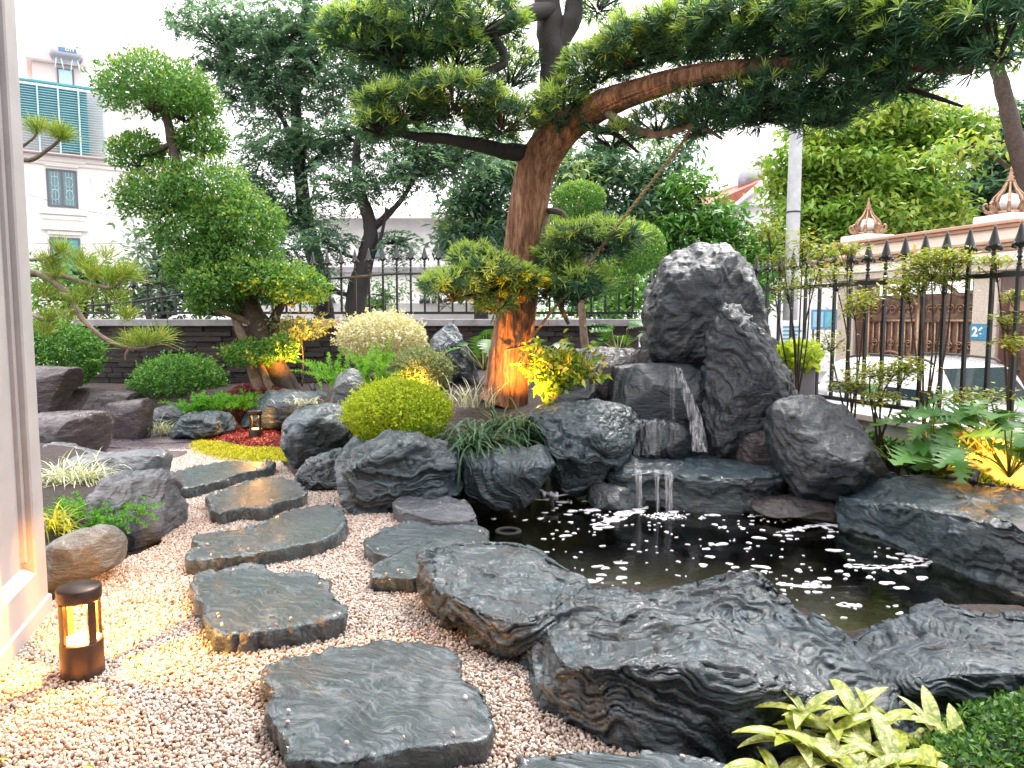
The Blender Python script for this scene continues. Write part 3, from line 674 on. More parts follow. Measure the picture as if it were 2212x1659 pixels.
# ---------------------------------------------------------------- purple flagstones at the far left
MR['flag'] = rockmat('purple_flagstone', (0.09, 0.07, 0.085), (0.17, 0.14, 0.165), (0.26, 0.22, 0.25), vein=0.1, rough=(0.15, 0.35), warm_amt=0.1, bump=0.2)
pav = E('flagstone_paving', None, None, G(290, 965, 0)); tag(pav, kind='structure')
FL = g2([(150, 1010), (190, 985), (215, 935), (250, 915), (330, 918), (395, 930), (405, 948), (370, 962), (340, 985), (300, 998), (240, 1004)])
M('paving_bed', (np.c_[FL.mean(0) + (FL - FL.mean(0)) * 1.05, np.full(len(FL), 0.002)], [tuple(range(len(FL)))[::-1]]), MR['sand'], parent=pav, smooth=False)
sd = FL.mean(0) + RNG.uniform(-1, 1, (400, 2)) * (FL.max(0) - FL.min(0)) / 2
sd = sd[in_poly(sd, FL)]; keep = []
for q in sd:
    if all(np.linalg.norm(q - k) > 0.34 for k in keep): keep.append(q)
keep = np.array(keep)
for i, q in enumerate(keep):                       # each flag is the cell round its seed, shrunk for the joint
    poly = [q + np.array([math.cos(t), math.sin(t)]) * 0.6 for t in np.linspace(0, 2 * math.pi, 24, endpoint=False)]
    for j, k in enumerate(keep):
        if j == i: continue
        mid, nn = (q + k) / 2, (k - q) / np.linalg.norm(k - q); out = []
        for a_ in range(len(poly)):
            A, B = poly[a_], poly[(a_ + 1) % len(poly)]; da, db = (A - mid) @ nn + 0.008, (B - mid) @ nn + 0.008
            if da <= 0: out.append(A)
            if da * db < 0: out.append(A + (B - A) * da / (da - db))
        poly = out
        if len(poly) < 3: break
    if len(poly) < 3: continue
    poly = np.array(poly); poly = np.where(in_poly(poly, FL)[:, None], poly, q + (poly - q) * 0.7)
    M('flagstone', prism(poly, 0.002, 0.022 + random.uniform(-.003, .003)), MR['flag'], parent=pav, smooth=False)
# ---------------------------------------------------------------- foam and falling water
def foam_blobs():
    vs, fs = [], []; n0 = 0
    fall = G(1440, 1068, WZ)[:2]
    def blob(x, y, r, ex=1.0, ang=0.0):
        nonlocal n0
        k = 12; th = np.linspace(0, 2 * math.pi, k, endpoint=False)
        rr = r * (1 + 0.32 * np.sin(2 * th + random.random() * 6) + 0.2 * np.sin(3 * th + random.random() * 6))
        px, py = rr * np.cos(th) * ex, rr * np.sin(th)
        ca, sa = math.cos(ang), math.sin(ang)
        for s_, z_ in ((1.0, 0.001), (0.8, 0.006)):
            for a_, b_ in zip(px, py): vs.append((x + s_ * (a_ * ca - b_ * sa), y + s_ * (a_ * sa + b_ * ca), WZ + z_))
        for j in range(k): fs.append((n0 + j, n0 + (j + 1) % k, n0 + k + (j + 1) % k, n0 + k + j))
        fs.append(tuple(n0 + k + j for j in range(k))); n0 += 2 * k
    cnt = 0
    while cnt < 430:                     # scattered flakes, thicker towards the fall
        vx, vy = random.uniform(1040, 2000), 1072 + 275 * random.random() ** 1.35
        p = G(vx, vy, WZ)
        if not in_poly(p[None, :2], POND)[0]: continue
        d = np.linalg.norm(p[:2] - fall)
        dens = math.exp(-d / 0.9) * 1.3 + 0.22 + 0.35 * (vnoise(np.array([[p[0] * 2.2, p[1] * 2.2, 1.0]]), 3)[0] > 0.1)
        if vx < 1180 and vy > 1100: dens *= 0.35
        if vx > 1850 and vy > 1250: dens *= 0.5
        if random.random() > dens: continue
        blob(p[0], p[1], random.choice([0.005, 0.006, 0.008, 0.010, 0.013, 0.018, 0.026]) * (1.25 if d < 1.2 else 1), random.uniform(0.9, 2.0), random.uniform(-0.4, 0.4)); cnt += 1
    def streak(pts, r0, n, jit):
        c = spline([G(x, y, WZ) for x, y in pts], n)
        for q in c: blob(q[0] + random.gauss(0, jit), q[1] + random.gauss(0, jit), r0 * random.uniform(0.5, 1.3), random.uniform(1.2, 2.5), random.uniform(-.5, .5))
    streak([(1640, 1100), (1750, 1125), (1860, 1150), (1930, 1175), (1995, 1205), (1985, 1220), (1900, 1226), (1830, 1222)], 0.020, 120, 0.010)
    streak([(1500, 1085), (1560, 1092), (1640, 1100), (1700, 1110)], 0.035, 26, 0.02)
    streak([(1340, 1090), (1390, 1085), (1440, 1078), (1490, 1078), (1540, 1084)], 0.045, 44, 0.03)
    streak([(1290, 1140), (1330, 1118), (1365, 1105), (1385, 1095)], 0.030, 26, 0.02)
    streak([(1700, 1150), (1720, 1142), (1770, 1136), (1800, 1150)], 0.016, 18, 0.008)
    streak([(1690, 1262), (1740, 1268), (1790, 1268)], 0.016, 12, 0.004)
    streak([(1060, 1088), (1120, 1082), (1200, 1078)], 0.012, 26, 0.008)
    return np.array(vs), fs
M('foam', foam_blobs(), MR['foam'], kind='stuff', label='white foam flakes drifting on the dark pond', cat='foam', loc=(0, 0, 0))
def fall(pts, widths, label, off=0.0, n=26, nb=9, name='waterfall'):
    c = spline([P(*q) for q in pts], n); w = np.interp(np.linspace(0, 1, n), np.linspace(0, 1, len(widths)), widths)
    v = []
    for k in range(n):
        for j in range(nb):
            u = j / (nb - 1) - 0.5
            v.append(c[k] + np.array([u * w[k], -0.012 - 0.015 * math.cos(u * 3) + 0.008 * math.sin(9 * u + k * .6), 0.008 * math.sin(u * 11)]))
    return M(name, (np.array(v), grid_faces(n, nb, False)), MR['fall_b'] if 'bright' in label or 'short' in label or 'diagonal' in label else MR['fall'], label=label, cat='waterfall')
fall([(1448, 792, 6.9), (1452, 800, 6.83), (1452, 860, 6.82), (1454, 905, 6.8)], [0.05, 0.05, 0.045, 0.05], 'thin straight stream down the middle of the upper waterfall block')
fall([(1465, 795, 6.88), (1475, 830, 6.82), (1500, 900, 6.78), (1512, 975, 6.7)], [0.05, 0.08, 0.13, 0.15], 'diagonal stream of water to the right of the upper block')
fall([(1405, 905, 6.70), (1400, 915, 6.62), (1392, 945, 6.6), (1388, 982, 6.58)], [0.25, 0.3, 0.3, 0.3], 'water spilling over the middle step')
fall([(1443, 1018, 6.12), (1444, 1024, 6.07), (1444, 1060, 6.05), (1445, 1120, 6.04)], [0.05, 0.075, 0.06, 0.05], 'narrow bright stream falling from the ledge into the pond')
fall([(1378, 1012, 6.2), (1378, 1020, 6.14), (1380, 1055, 6.11), (1381, 1116, 6.10)], [0.05, 0.06, 0.05, 0.045], 'short stream at the left end of the ledge')
fall([(1418, 1014, 6.14), (1418, 1022, 6.08), (1419, 1060, 6.07), (1420, 1117, 6.06)], [0.03, 0.04, 0.03, 0.03], 'bright thread of water beside the narrow stream off the ledge')
# churned water where the streams land
def churn(x, y, n, rad):
    c = G(x, y, WZ); vs, fs = [], []
    for k in range(n):
        a = random.uniform(0, 6.28); q = c[:2] + np.array([math.cos(a) * 1.7, math.sin(a)]) * rad * random.random() ** .6
        v, f = lathe([(.001, -.004), (.5, 0), (.7, .35), (.4, .7), (.001, .8)], 7); r_ = random.uniform(.006, .016)
        fs += [tuple(i + sum(map(len, vs)) for i in t) for t in f]; vs.append(v * r_ + np.array([q[0], q[1], WZ + .001]))
    return np.concatenate(vs), fs
M('splash_foam', churn(1440, 1116, 130, .10), MR['foam'], kind='stuff', label='churned white bubbles where the ledge streams hit the pond', cat='foam')
# ================================================================ walls, fences, street
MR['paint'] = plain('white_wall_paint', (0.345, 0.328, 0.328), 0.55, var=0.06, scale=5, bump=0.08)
MR['iron'] = plain('black_iron', (0.012, 0.013, 0.015), 0.35, 0.0, var=0.2, scale=30, spec=0.6)
MR['coping'] = plain('grey_coping', (0.30, 0.29, 0.31), 0.4, var=0.2, scale=6, bump=0.2)
def ledger_mat():
    t = NT('ledger_stone'); o = t.new('ShaderNodeObjectInfo'); v = t.coord((1, 1, 4))
    c = t.ramp(o.outputs['Random'], [(0, (0.030, 0.024, 0.026)), (0.35, (0.052, 0.038, 0.035)), (0.7, (0.078, 0.054, 0.044)), (1, (0.042, 0.038, 0.045))])
    n = t.noise(v, 9, 6, 0.65)
    t.set(Base_Color=t.mix(t.ramp(n, [(0.35, (0.6,) * 3), (0.65, (0,) * 3)]), c, (0.018, 0.014, 0.014)), Roughness=0.5, Normal=t.bump(n, 0.8, 0.03))
    return t.m
MR['ledger'] = ledger_mat()
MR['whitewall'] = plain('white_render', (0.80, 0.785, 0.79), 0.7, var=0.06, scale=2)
# ---- house pillar at the left
ua = math.atan2(-0.30, 0.954)
PR = RZ(0) @ np.array([[0.30, 0.954, 0], [-0.954, 0.30, 0], [0, 0, 1.0]])     # local x towards the camera, local y out of the face
A0 = G(107, 1322, 0.0)
pil = E('house_pillar', 'white painted house pillar with recessed panel at the left edge', 'pillar', A0)
pb = lambda *a: xform(bevbox(*a, b=0.008), PR.T @ np.eye(3) if False else np.array([[0.30, 0.954, 0], [-0.954, 0.30, 0], [0, 0, 1.0]]), A0)
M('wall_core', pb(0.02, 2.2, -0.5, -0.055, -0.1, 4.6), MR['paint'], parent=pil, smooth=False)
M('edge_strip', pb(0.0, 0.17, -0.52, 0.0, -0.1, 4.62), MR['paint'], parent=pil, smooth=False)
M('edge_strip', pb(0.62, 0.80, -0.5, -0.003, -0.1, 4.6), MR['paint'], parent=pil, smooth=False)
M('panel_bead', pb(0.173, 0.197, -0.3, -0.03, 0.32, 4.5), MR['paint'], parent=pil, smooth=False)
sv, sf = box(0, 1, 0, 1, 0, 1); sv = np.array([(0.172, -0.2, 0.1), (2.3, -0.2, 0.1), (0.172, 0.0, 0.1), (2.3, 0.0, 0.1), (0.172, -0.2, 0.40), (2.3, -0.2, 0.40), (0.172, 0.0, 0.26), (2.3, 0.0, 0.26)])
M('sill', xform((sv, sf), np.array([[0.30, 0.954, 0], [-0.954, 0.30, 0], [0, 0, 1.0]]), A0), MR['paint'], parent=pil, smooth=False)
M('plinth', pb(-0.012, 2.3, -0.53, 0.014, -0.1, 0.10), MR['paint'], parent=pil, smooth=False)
# ---- back garden wall of thin ledger stones
WY = 12.0
wx0, wx1 = P(170, 700, WY)[0], line_x(WY) + 0.1
gw = E('garden_wall', 'dark ledger-stone garden wall with grey coping behind the planting', 'wall', ((wx0 + wx1) / 2, WY, 0))
M('wall_core', box(wx0, wx1, WY + 0.02, WY + 0.22, 0.0, 1.39), MR['ledger'], parent=gw, smooth=False)
ncop = 6
for k in range(ncop):
    a, b = wx0 - 0.05 + (wx1 - wx0 + 0.1) * k / ncop, wx0 - 0.05 + (wx1 - wx0 + 0.1) * (k + 1) / ncop
    M('coping', bevbox(a + 0.003, b - 0.003, WY - 0.08, WY + 0.28, 1.392, 1.505, 0.008), MR['coping'], parent=gw, smooth=False)
M('end_post', bevbox(wx0 - 0.14, wx0, WY - 0.03, WY + 0.25, 0, 1.39, 0.008), MR['coping'], parent=gw, smooth=False)
unit_stones = []
for k in range(6):
    v, f = bevbox(-0.5, 0.5, -0.5, 0.5, -0.5, 0.5, 0.06)
    v = v + 0.05 * RNG.uniform(-1, 1, v.shape) * np.array([0.3, 1, 1])
    unit_stones.append(make_mesh('stone', v, f, MR['ledger'], False))
cnt, rowh = 0, 0.083
for r in range(14):
    z = 0.27 + r * rowh; x = wx0 + random.uniform(0, 0.2)
    while x < wx1 - 0.1:
        L = random.uniform(0.26, 0.56)
        o = bpy.data.objects.new('stone', random.choice(unit_stones)); COL.objects.link(o); o.parent = gw
        pr = random.uniform(0.0, 0.035)
        o.location = (x + L / 2 - gw.location.x, -pr / 2 + 0.012, z); o.scale = (L - 0.008, 0.05 + pr, rowh - 0.007)
        x += L; cnt += 1
# ---- iron railings
spear_prof = [(0.010, 0.0), (0.020, 0.012), (0.011, 0.025), (0.011, 0.05), (0.022, 0.062), (0.011, 0.075), (0.018, 0.10), (0.012, 0.112), (0.013, 0.125), (0.030, 0.135), (0.046, 0.150), (0.040, 0.17), (0.026, 0.22), (0.012, 0.28), (0.002, 0.315)]
spear_me = None
def spear_mesh():
    parts = [lathe(spear_prof, 12)]
    for k in range(4):                       # the four curled lips at the spear's base
        a = k * math.pi / 2; c = np.array([math.cos(a), math.sin(a), 0])
        parts.append(tube([c * 0.030 + [0, 0, .16], c * 0.052 + [0, 0, .150], c * 0.056 + [0, 0, .132], c * 0.042 + [0, 0, .126]], [0.010, 0.011, 0.010, 0.006], 6, 8))
    v, f = merge(parts); return make_mesh('spearhead', v, f, MR['iron'])
spear_me = spear_mesh()
def add_spear(parent, loc, s=1.0):
    o = bpy.data.objects.new('spearhead', spear_me); COL.objects.link(o); o.parent = parent
    o.location = tuple(np.asarray(loc) - wloc(parent)); o.scale = (s, s, s); return o
bf = E('iron_fence', 'black iron spear fence with arched top rail standing on the dark stone wall', 'fence', ((wx0 + wx1) / 2, WY + 0.1, 1.5))
arch = [(200, 660), (300, 650), (500, 618), (620, 608), (770, 598), (850, 591), (1000, 591), (1200, 598), (1330, 607), (1400, 620)]
FY = WY + 0.1
ap = np.array([P(x, y, FY) for x, y in arch])
rz = lambda x: float(np.interp(x, ap[:, 0], ap[:, 2]))
xs = np.arange(ap[0, 0], wx1 - 0.05, 0.225)
M('top_rail', tube([(x, FY, rz(x)) for x in np.linspace(xs[0] - .1, wx1 - .02, 40)], 0.022, 6, 60), MR['iron'], parent=bf)
M('bottom_rail', box(xs[0] - 0.1, wx1 - 0.02, FY - 0.02, FY + 0.02, 1.585, 1.625), MR['iron'], parent=bf, smooth=False)
for k, x in enumerate(xs):
    pk = M('picket', box(x - 0.016, x + 0.016, FY - 0.016, FY + 0.016, 1.60, rz(x) + 0.06), MR['iron'], parent=bf, smooth=False)
    add_spear(pk, (x, FY, rz(x) + 0.06), 1.22)
    if k % 9 == 4: M('post', box(x - 0.03, x + 0.03, FY - 0.03, FY + 0.03, 1.50, 1.60), MR['iron'], parent=bf, smooth=False)
# ---- right-hand low wall and fence along the street
FD = np.array([-0.312, 1.0, 0]) / math.hypot(0.312, 1)                # direction away from the camera
FN = np.array([FD[1], -FD[0], 0])                                     # towards the street
FR = np.stack([FD, FN, [0, 0, 1.0]], 1)
F0 = np.array([line_x(4.0), 4.0, 0.0])
flen = (12.0 - 4.0) * math.hypot(0.312, 1)
fb = lambda a: xform(a, FR, F0)
rw = E('low_wall', 'low white wall under the right-hand fence beside the street', 'wall', F0 + FD * flen / 2)
M('wall_core', fb(box(0, flen, 0.0, 0.2, -0.6, 0.52)), MR['whitewall'], parent=rw, smooth=False)
for k in range(5):
    M('coping', fb(bevbox(flen * k / 5 + .003, flen * (k + 1) / 5 - .003, -0.07, 0.27, 0.522, 0.585, 0.006)), MR['whitewall'], parent=rw, smooth=False)
rf = E('iron_fence', 'black iron spear fence running along the street on the right', 'fence', F0 + FD * flen / 2 + np.array([0, 0, 0.58]))
M('top_rail', fb(box(0, flen - .3, 0.085, 0.115, 1.835, 1.875)), MR['iron'], parent=rf, smooth=False)
M('bottom_rail', fb(box(0, flen - .3, 0.08, 0.12, 0.655, 0.695)), MR['iron'], parent=rf, smooth=False)
s = 0.12; k = 0
while s < flen - 0.35:
    pk = M('picket', fb(box(s - 0.014, s + 0.014, 0.086, 0.114, 0.66, 1.92)), MR['iron'], parent=rf, smooth=False)
    add_spear(pk, F0 + FD * s + FN * 0.1 + np.array([0, 0, 1.92]), 1.12)
    if k % 8 == 3: M('post', fb(box(s - 0.03, s + 0.03, 0.07, 0.13, 0.585, 0.655)), MR['iron'], parent=rf, smooth=False)
    s += 0.225; k += 1
# ---- ornate gate across the street
MR['gbrown'] = plain('brown_moulding', (0.48, 0.29, 0.20), 0.5, var=0.1, scale=6)
MR['cream'] = plain('cream_gate_paint', (0.80, 0.745, 0.66), 0.6, var=0.05, scale=2)
MR['granite'] = plain('beige_granite', (0.56, 0.48, 0.40), 0.35, var=0.15, scale=40)
MR['granite_red'] = plain('reddish_granite', (0.22, 0.12, 0.105), 0.35, var=0.2, scale=40)
MR['bronze'] = plain('bronze_casting', (0.36, 0.22, 0.14), 0.38, 0.55, var=0.3, scale=25)
MR['bronze_d'] = plain('dark_bronze_plate', (0.20, 0.12, 0.085), 0.5, 0.2, var=0.3, scale=10)
MR['globe'] = plain('frosted_white_globe', (0.85, 0.84, 0.82), 0.2, var=0.02)
GQ = np.array([7.68, 11.28, 0.0])
gb = lambda a: xform(a, np.stack([FD, FN, [0, 0, 1.0]], 1), GQ)        # local x away along the street, y back from the street
gate = E('entrance_gate', 'ornate cream and brown entrance gate with bronze doors across the street', 'gate', GQ + FD * 1.9 + np.array([0, 0, -0.6]))
def gp(name, v, m, **kw): return M(name, gb(v), m, parent=gate, smooth=kw.pop('smooth', False), **kw)
for a, b, m in ((3.40, 3.86, 'granite'), (0.36, 0.80, 'granite')):
    gp('pillar', bevbox(a, b, 0.0, 0.6, -0.6, 2.25, 0.01), MR[m])
    gp('pillar_side', bevbox(a - 0.02, a - 0.003, 0.06, 0.6, -0.6, 2.245, 0.004), MR['granite_red'])
gp('soffit', bevbox(-2.6, 4.3, -0.12, 0.75, 2.252, 2.38, 0.01), MR['granite'])
gp('frieze', bevbox(-2.6, 4.35, -0.16, 0.78, 2.382, 2.54, 0.01), MR['cream'])
for k in range(3): gp('moulding', bevbox(-2.65 - k * .02, 4.4 + k * 0.03, -0.19 - k * 0.04, 0.8, 2.542 + k * .055, 2.595 + k * .055, 0.008), MR['gbrown'])
gp('attic', bevbox(0.05, 3.85, -0.05, 0.7, 2.71, 2.895, 0.008), MR['cream'])
for k in range(2): gp('moulding', bevbox(-0.02 - k * .03, 3.92 + k * 0.03, -0.11 - k * 0.05, 0.75, 2.897 + k * .055, 2.95 + k * .055, 0.008), MR['gbrown'])
for a in (0.83, 2.10):                                                 # two door leaves
    lf = gp('door_leaf', box(a, a + 1.26, 0.32, 0.36, -0.5, 1.95), MR['bronze_d'])
    def lp(name, vf, a=a):
        v, f = vf; v = np.array(v, float); v[:, 0] = a + (v[:, 0] - a) * 1.125
        return M(name, gb((v, f)), MR['bronze'], parent=lf)
    lp('frame', merge([box(a, a + .07, .27, .318, -.5, 2.0), box(a + 1.05, a + 1.12, .27, .318, -.5, 2.0), box(a + .07, a + 1.05, .272, .318, 0.55, 0.63), box(a + .07, a + 1.05, .272, .318, -.5, -.4), box(a + .07, a + 1.05, .272, .318, 1.45, 1.5)]))
    lp('top_scroll', tube([(a + 0.05, .29, 1.75), (a + .2, .29, 1.95), (a + .4, .29, 1.9), (a + .6, .29, 2.05), (a + .9, .29, 2.2), (a + 1.1, .29, 2.2)], 0.035, 6, 30))
    for j in range(7): lp('bar', tube([(a + .15 + j * .135, .29, .62), (a + .15 + j * .135, .29, 1.46)], 0.017, 6, 3))
    for j in range(5):
        cx, th = a + .2 + j * .18, np.linspace(0, 2 * math.pi * 1.4, 16)
        for zc, rr_ in ((1.05, .075), (0.2, .11), (1.68, .09), (-.1, .08)):
            lp('scroll', tube([(cx + rr_ * (1 - t / 12) * math.cos(t), .285, zc + rr_ * (1 - t / 12) * math.sin(t)) for t in th], 0.014, 5, 22))
    lp('arch_band', tube([(a + .08, .285, .72), (a + .35, .285, .85), (a + .56, .285, .9), (a + .8, .285, .85), (a + 1.04, .285, .72)], 0.028, 6, 20))
gp('carved_panel', box(-2.5, 0.34, 0.32, 0.36, -0.5, 1.62), MR['bronze_d'])
gp('lintel', bevbox(-2.5, 0.34, 0.22, 0.45, 1.625, 1.78, 0.01), MR['gbrown'])
for j in range(9):
    gp('rosette', lathe([(0.0, 0), (.04, 0), (.05, .01), (.02, .03), (0.0, .035)], 10, (0.22, .29, -.3 + j * .2)), MR['bronze'], smooth=True)
    gp('carved_scroll', tube([(-.3 - j * .22 + .09 * math.cos(t), .29, 1.92 + .09 * math.sin(t)) for t in np.linspace(0, 5.5, 10)], 0.022, 6, 18), MR['bronze'], smooth=True)
for j in range(12): gp('panel_bar', tube([(-.25 - j * .18, .3, -.5), (-.25 - j * .18, .3, 1.6)], 0.02, 6, 3), MR['bronze'], smooth=True)
pl = gp('number_plate', bevbox(0.46, 0.795, -0.02, -0.002, 1.17, 1.43, 0.004), plain('blue_enamel', (0.05, 0.25, 0.40), 0.3, var=0.05))
def text_obj(txt, size, loc, xdir, updir, mat, parent, name, ext=0.002, align='CENTER', bold=0.0):
    cu = bpy.data.curves.new(name, 'FONT'); cu.body = txt; cu.size = size; cu.align_x = align; cu.align_y = 'CENTER'; cu.extrude = ext; cu.offset = bold
    o = bpy.data.objects.new(name, cu); COL.objects.link(o)
    x = Vector(xdir).normalized(); y = Vector(updir).normalized(); z = x.cross(y)
    mt = Matrix((x, y, z)).transposed().to_4x4(); mt.translation = Vector(loc)
    bpy.context.view_layer.update()
    dg = bpy.context.evaluated_depsgraph_get()
    me = bpy.data.meshes.new_from_object(o.evaluated_get(dg)); bpy.data.objects.remove(o)
    me.materials.clear(); me.materials.append(mat)
    n = bpy.data.objects.new(name, me); COL.objects.link(n)
    me.transform(mt); me.transform(Matrix.Translation(-Vector(wloc(parent)))); n.parent = parent
    return n
MR['white'] = plain('white_enamel', (0.8, 0.8, 0.8), 0.4, var=0.02)
text_obj('26', 0.21, GQ + FD * 0.655 - FN * 0.024 + np.array([0, 0, 1.295]), -FD, (0, 0, 1), MR['white'], pl, 'house_number', bold=0.008)
def finial(s0, zb, sc, label):
    c = GQ + FD * s0 + FN * 0.3 + np.array([0, 0, zb])
    e = E('crown_finial', label, 'finial', c, 'crown lamps on the gate')
    M('pedestal', xform(bevbox(-.34, .34, -.34, .34, 0, .12, .01), FR, c), MR['whitewall'], parent=e, smooth=False)
    M('base', lathe([(.20 * sc, .12), (.24 * sc, .14), (.22 * sc, .18), (.14 * sc, .2), (.0, .2)], 20, c), MR['bronze'], parent=e)
    M('globe', lathe([(0.001, .19), (.09 * sc, .2), (.135 * sc, .19 + .13 * sc), (.1 * sc, .19 + .24 * sc), (0.001, .19 + .28 * sc)], 20, c), MR['globe'], parent=e)
    for k in range(8):
        a = k * math.pi / 4 + .2; d = np.array([math.cos(a), math.sin(a), 0])
        M('rib', tube([c + d * .13 * sc + [0, 0, .17], c + d * .22 * sc + [0, 0, .19 + .10 * sc], c + d * .2 * sc + [0, 0, .19 + .2 * sc], c + d * .1 * sc + [0, 0, .19 + .32 * sc], c + d * .045 * sc + [0, 0, .19 + .44 * sc]], [.02, .022, .02, .018, .016], 6, 18), MR['bronze'], parent=e)
        M('leaf_scroll', tube([c + d * .2 * sc + [0, 0, .17], c + d * .29 * sc + [0, 0, .2], c + d * .33 * sc + [0, 0, .19 + .09 * sc], c + d * .29 * sc + [0, 0, .19 + .13 * sc], c + d * .27 * sc + [0, 0, .19 + .07 * sc]], [.03, .028, .024, .02, .012], 6, 18), MR['bronze'], parent=e)
    z0 = .19 + .42 * sc
    M('spire', lathe([(.06 * sc, z0), (.07 * sc, z0 + .03), (.03 * sc, z0 + .06), (.05 * sc, z0 + .09), (.02 * sc, z0 + .12), (.033 * sc, z0 + .15), (.012, z0 + .18), (.02, z0 + .2), (.001, z0 + .25)], 12, c), MR['bronze'], parent=e)
finial(3.45, 3.005, 1.0, 'bronze crown finial with white globe on the far end of the gate')
finial(0.5, 3.005, 1.05, 'bronze crown finial with white globe on the near end of the gate')
# ---- cars parked in front of the gate
MR['car_white'] = plain('white_car_paint', (0.72, 0.73, 0.76), 0.18, var=0.02, coat=0.8)
MR['car_silver'] = plain('silver_car_paint', (0.45, 0.46, 0.50), 0.22, 0.4, var=0.04, coat=0.8)
MR['glass'] = plain('dark_car_glass', (0.025, 0.045, 0.05), 0.05, var=0.1, spec=0.8)
MR['rubber'] = plain('tyre_rubber', (0.02, 0.02, 0.02), 0.8, var=0.1)
MR['alloy'] = plain('alloy_rim', (0.5, 0.5, 0.52), 0.25, 0.8, var=0.05)
MR['red'] = plain('red_lamp_lens', (0.5, 0.02, 0.02), 0.2, var=0.05)
MR['green'] = plain('green_sticker', (0.08, 0.45, 0.22), 0.5, var=0.05)
def car(near_s, L, label, paint, off):
    # local x: away from the camera along the street (the car's front), y: across, z: up from the road
    base = np.array([off - 0.312 * near_s, near_s, -0.596])
    cb = lambda a: xform(a, FR, base)
    e = E('parked_car', label, 'car', base + FD * L / 2)
    W = 0.86
    low = [(0.02, .32), (0.0, .55), (0.03, .86), (0.12, .98), (.9, 1.0), (L - 1.15, .98), (L - .5, .93), (L - .1, .78), (L, .6), (L - .02, .34), (L - .2, .24), (.2, .24)]
    top = [(0.16, .97), (0.42, 1.36), (0.75, 1.5), (1.35, 1.56), (2.0, 1.52), (2.4, 1.4), (L - 1.0, .96)]
    def loft(poly, ws):                      # side outline swept across with rounded shoulders
        vs, n = [], len(poly); c = np.mean(poly, 0)
        for y, sc in ws:
            for p in poly: q = c + (np.array(p) - c) * sc; vs.append((q[0], y, q[1]))
        fs = [(i * n + k, i * n + (k + 1) % n, (i + 1) * n + (k + 1) % n, (i + 1) * n + k) for i in range(len(ws) - 1) for k in range(n)]
        return np.array(vs), fs + [tuple(range(n))[::-1], tuple((len(ws) - 1) * n + k for k in range(n))]
    lowp = [tuple(q) for q in spline(low, 60, True)]
    M('body', cb(loft(lowp, [(-W, .93), (-W * .97, .98), (-W * .88, 1.0), (W * .88, 1.0), (W * .97, .98), (W, .93)])), paint, parent=e)
    topp = [tuple(q) for q in spline(top, 26)] + [(L - 1.1, .9), (.2, .9)]
    cabin = M('cabin', cb(loft(topp, [(-W * .86, .93), (-W * .76, 1.0), (W * .76, 1.0), (W * .86, .93)])), paint, parent=e)
    for sgn in (-1, 1):
        for a, b, c2, d2 in ((.52, 1.18, .40, 1.24), (1.26, 2.05, 1.30, 2.45)):
            y0 = sgn * W * .80; y1 = sgn * W * .875
            M('side_window', cb((np.array([(c2, y1, 1.0), (d2, y1, 1.0), (b, y0, 1.40), (a, y0, 1.40)]) + [0, sgn * .012, 0], [(0, 1, 2, 3) if sgn < 0 else (3, 2, 1, 0)])), MR['glass'], parent=cabin, smooth=False)
        M('roof_rail', cb(tube([(.6, sgn * .6, 1.5), (.8, sgn * .6, 1.56), (1.7, sgn * .6, 1.585), (2.1, sgn * .6, 1.53)], .018, 6, 16)), MR['iron'], parent=cabin)
        M('wing_mirror', cb(xform(lathe([(.001, -.1), (.07, -.07), (.08, 0), (.07, .07), (.001, .1)], 10), RX(1.57), (2.3, sgn * (W + .08), 1.03))), paint, parent=e)
        M('headlight', cb(xform(lathe([(.001, -.12), (.08, -.06), (.09, .06), (.001, .12)], 10), RX(1.57), (L - .14, sgn * .62, .7))), MR['globe'], parent=e)
        M('tail_light', cb(bevbox(-.03, .14, sgn * .70 - .1, sgn * .70 + .1, .78, .9, .02)), MR['red'], parent=e)
        for xw in (.72, L - .8):
            wh = M('wheel', cb(xform(lathe([(.2, -.1), (.3, -.1), (.325, -.06), (.325, .06), (.3, .1), (.2, .1)], 24), RX(1.57), (xw, sgn * .74, .325))), MR['rubber'], parent=e)
            M('rim', cb(xform(lathe([(.001, -.112), (.1, -.115), (.2, -.105), (.2, .105), (.1, .115), (.001, .112)], 20), RX(1.57), (xw, sgn * .74, .325))), MR['alloy'], parent=wh)
    M('windscreen', cb((np.array([(2.12, -.6, 1.47), (2.12, .6, 1.47), (L - 1.02, .68, 1.0), (L - 1.02, -.68, 1.0)]) + [0.03, 0, 0.03], [(0, 1, 2, 3)])), MR['glass'], parent=cabin, smooth=False)
    M('rear_window', cb((np.array([(.52, -.55, 1.43), (.52, .55, 1.43), (.18, .62, 1.02), (.18, -.62, 1.02)]) + [-0.035, 0, 0.02], [(3, 2, 1, 0)])), MR['glass'], parent=cabin, smooth=False)
    M('window_sticker', cb((np.array([(1.4, -W * .86 - .03, 1.06), (1.55, -W * .86 - .03, 1.06), (1.55, -W * .84 - .03, 1.16), (1.4, -W * .84 - .03, 1.16)]), [(0, 1, 2, 3)])), MR['green'], parent=cabin, smooth=False)
car(9.45, 3.75, 'white hatchback parked across the fence, in front of the bronze gate doors', MR['car_white'], 9.3)
car(4.9, 4.1, 'silver car at the right edge, its rear cut off by the picture', MR['car_silver'], 9.2)
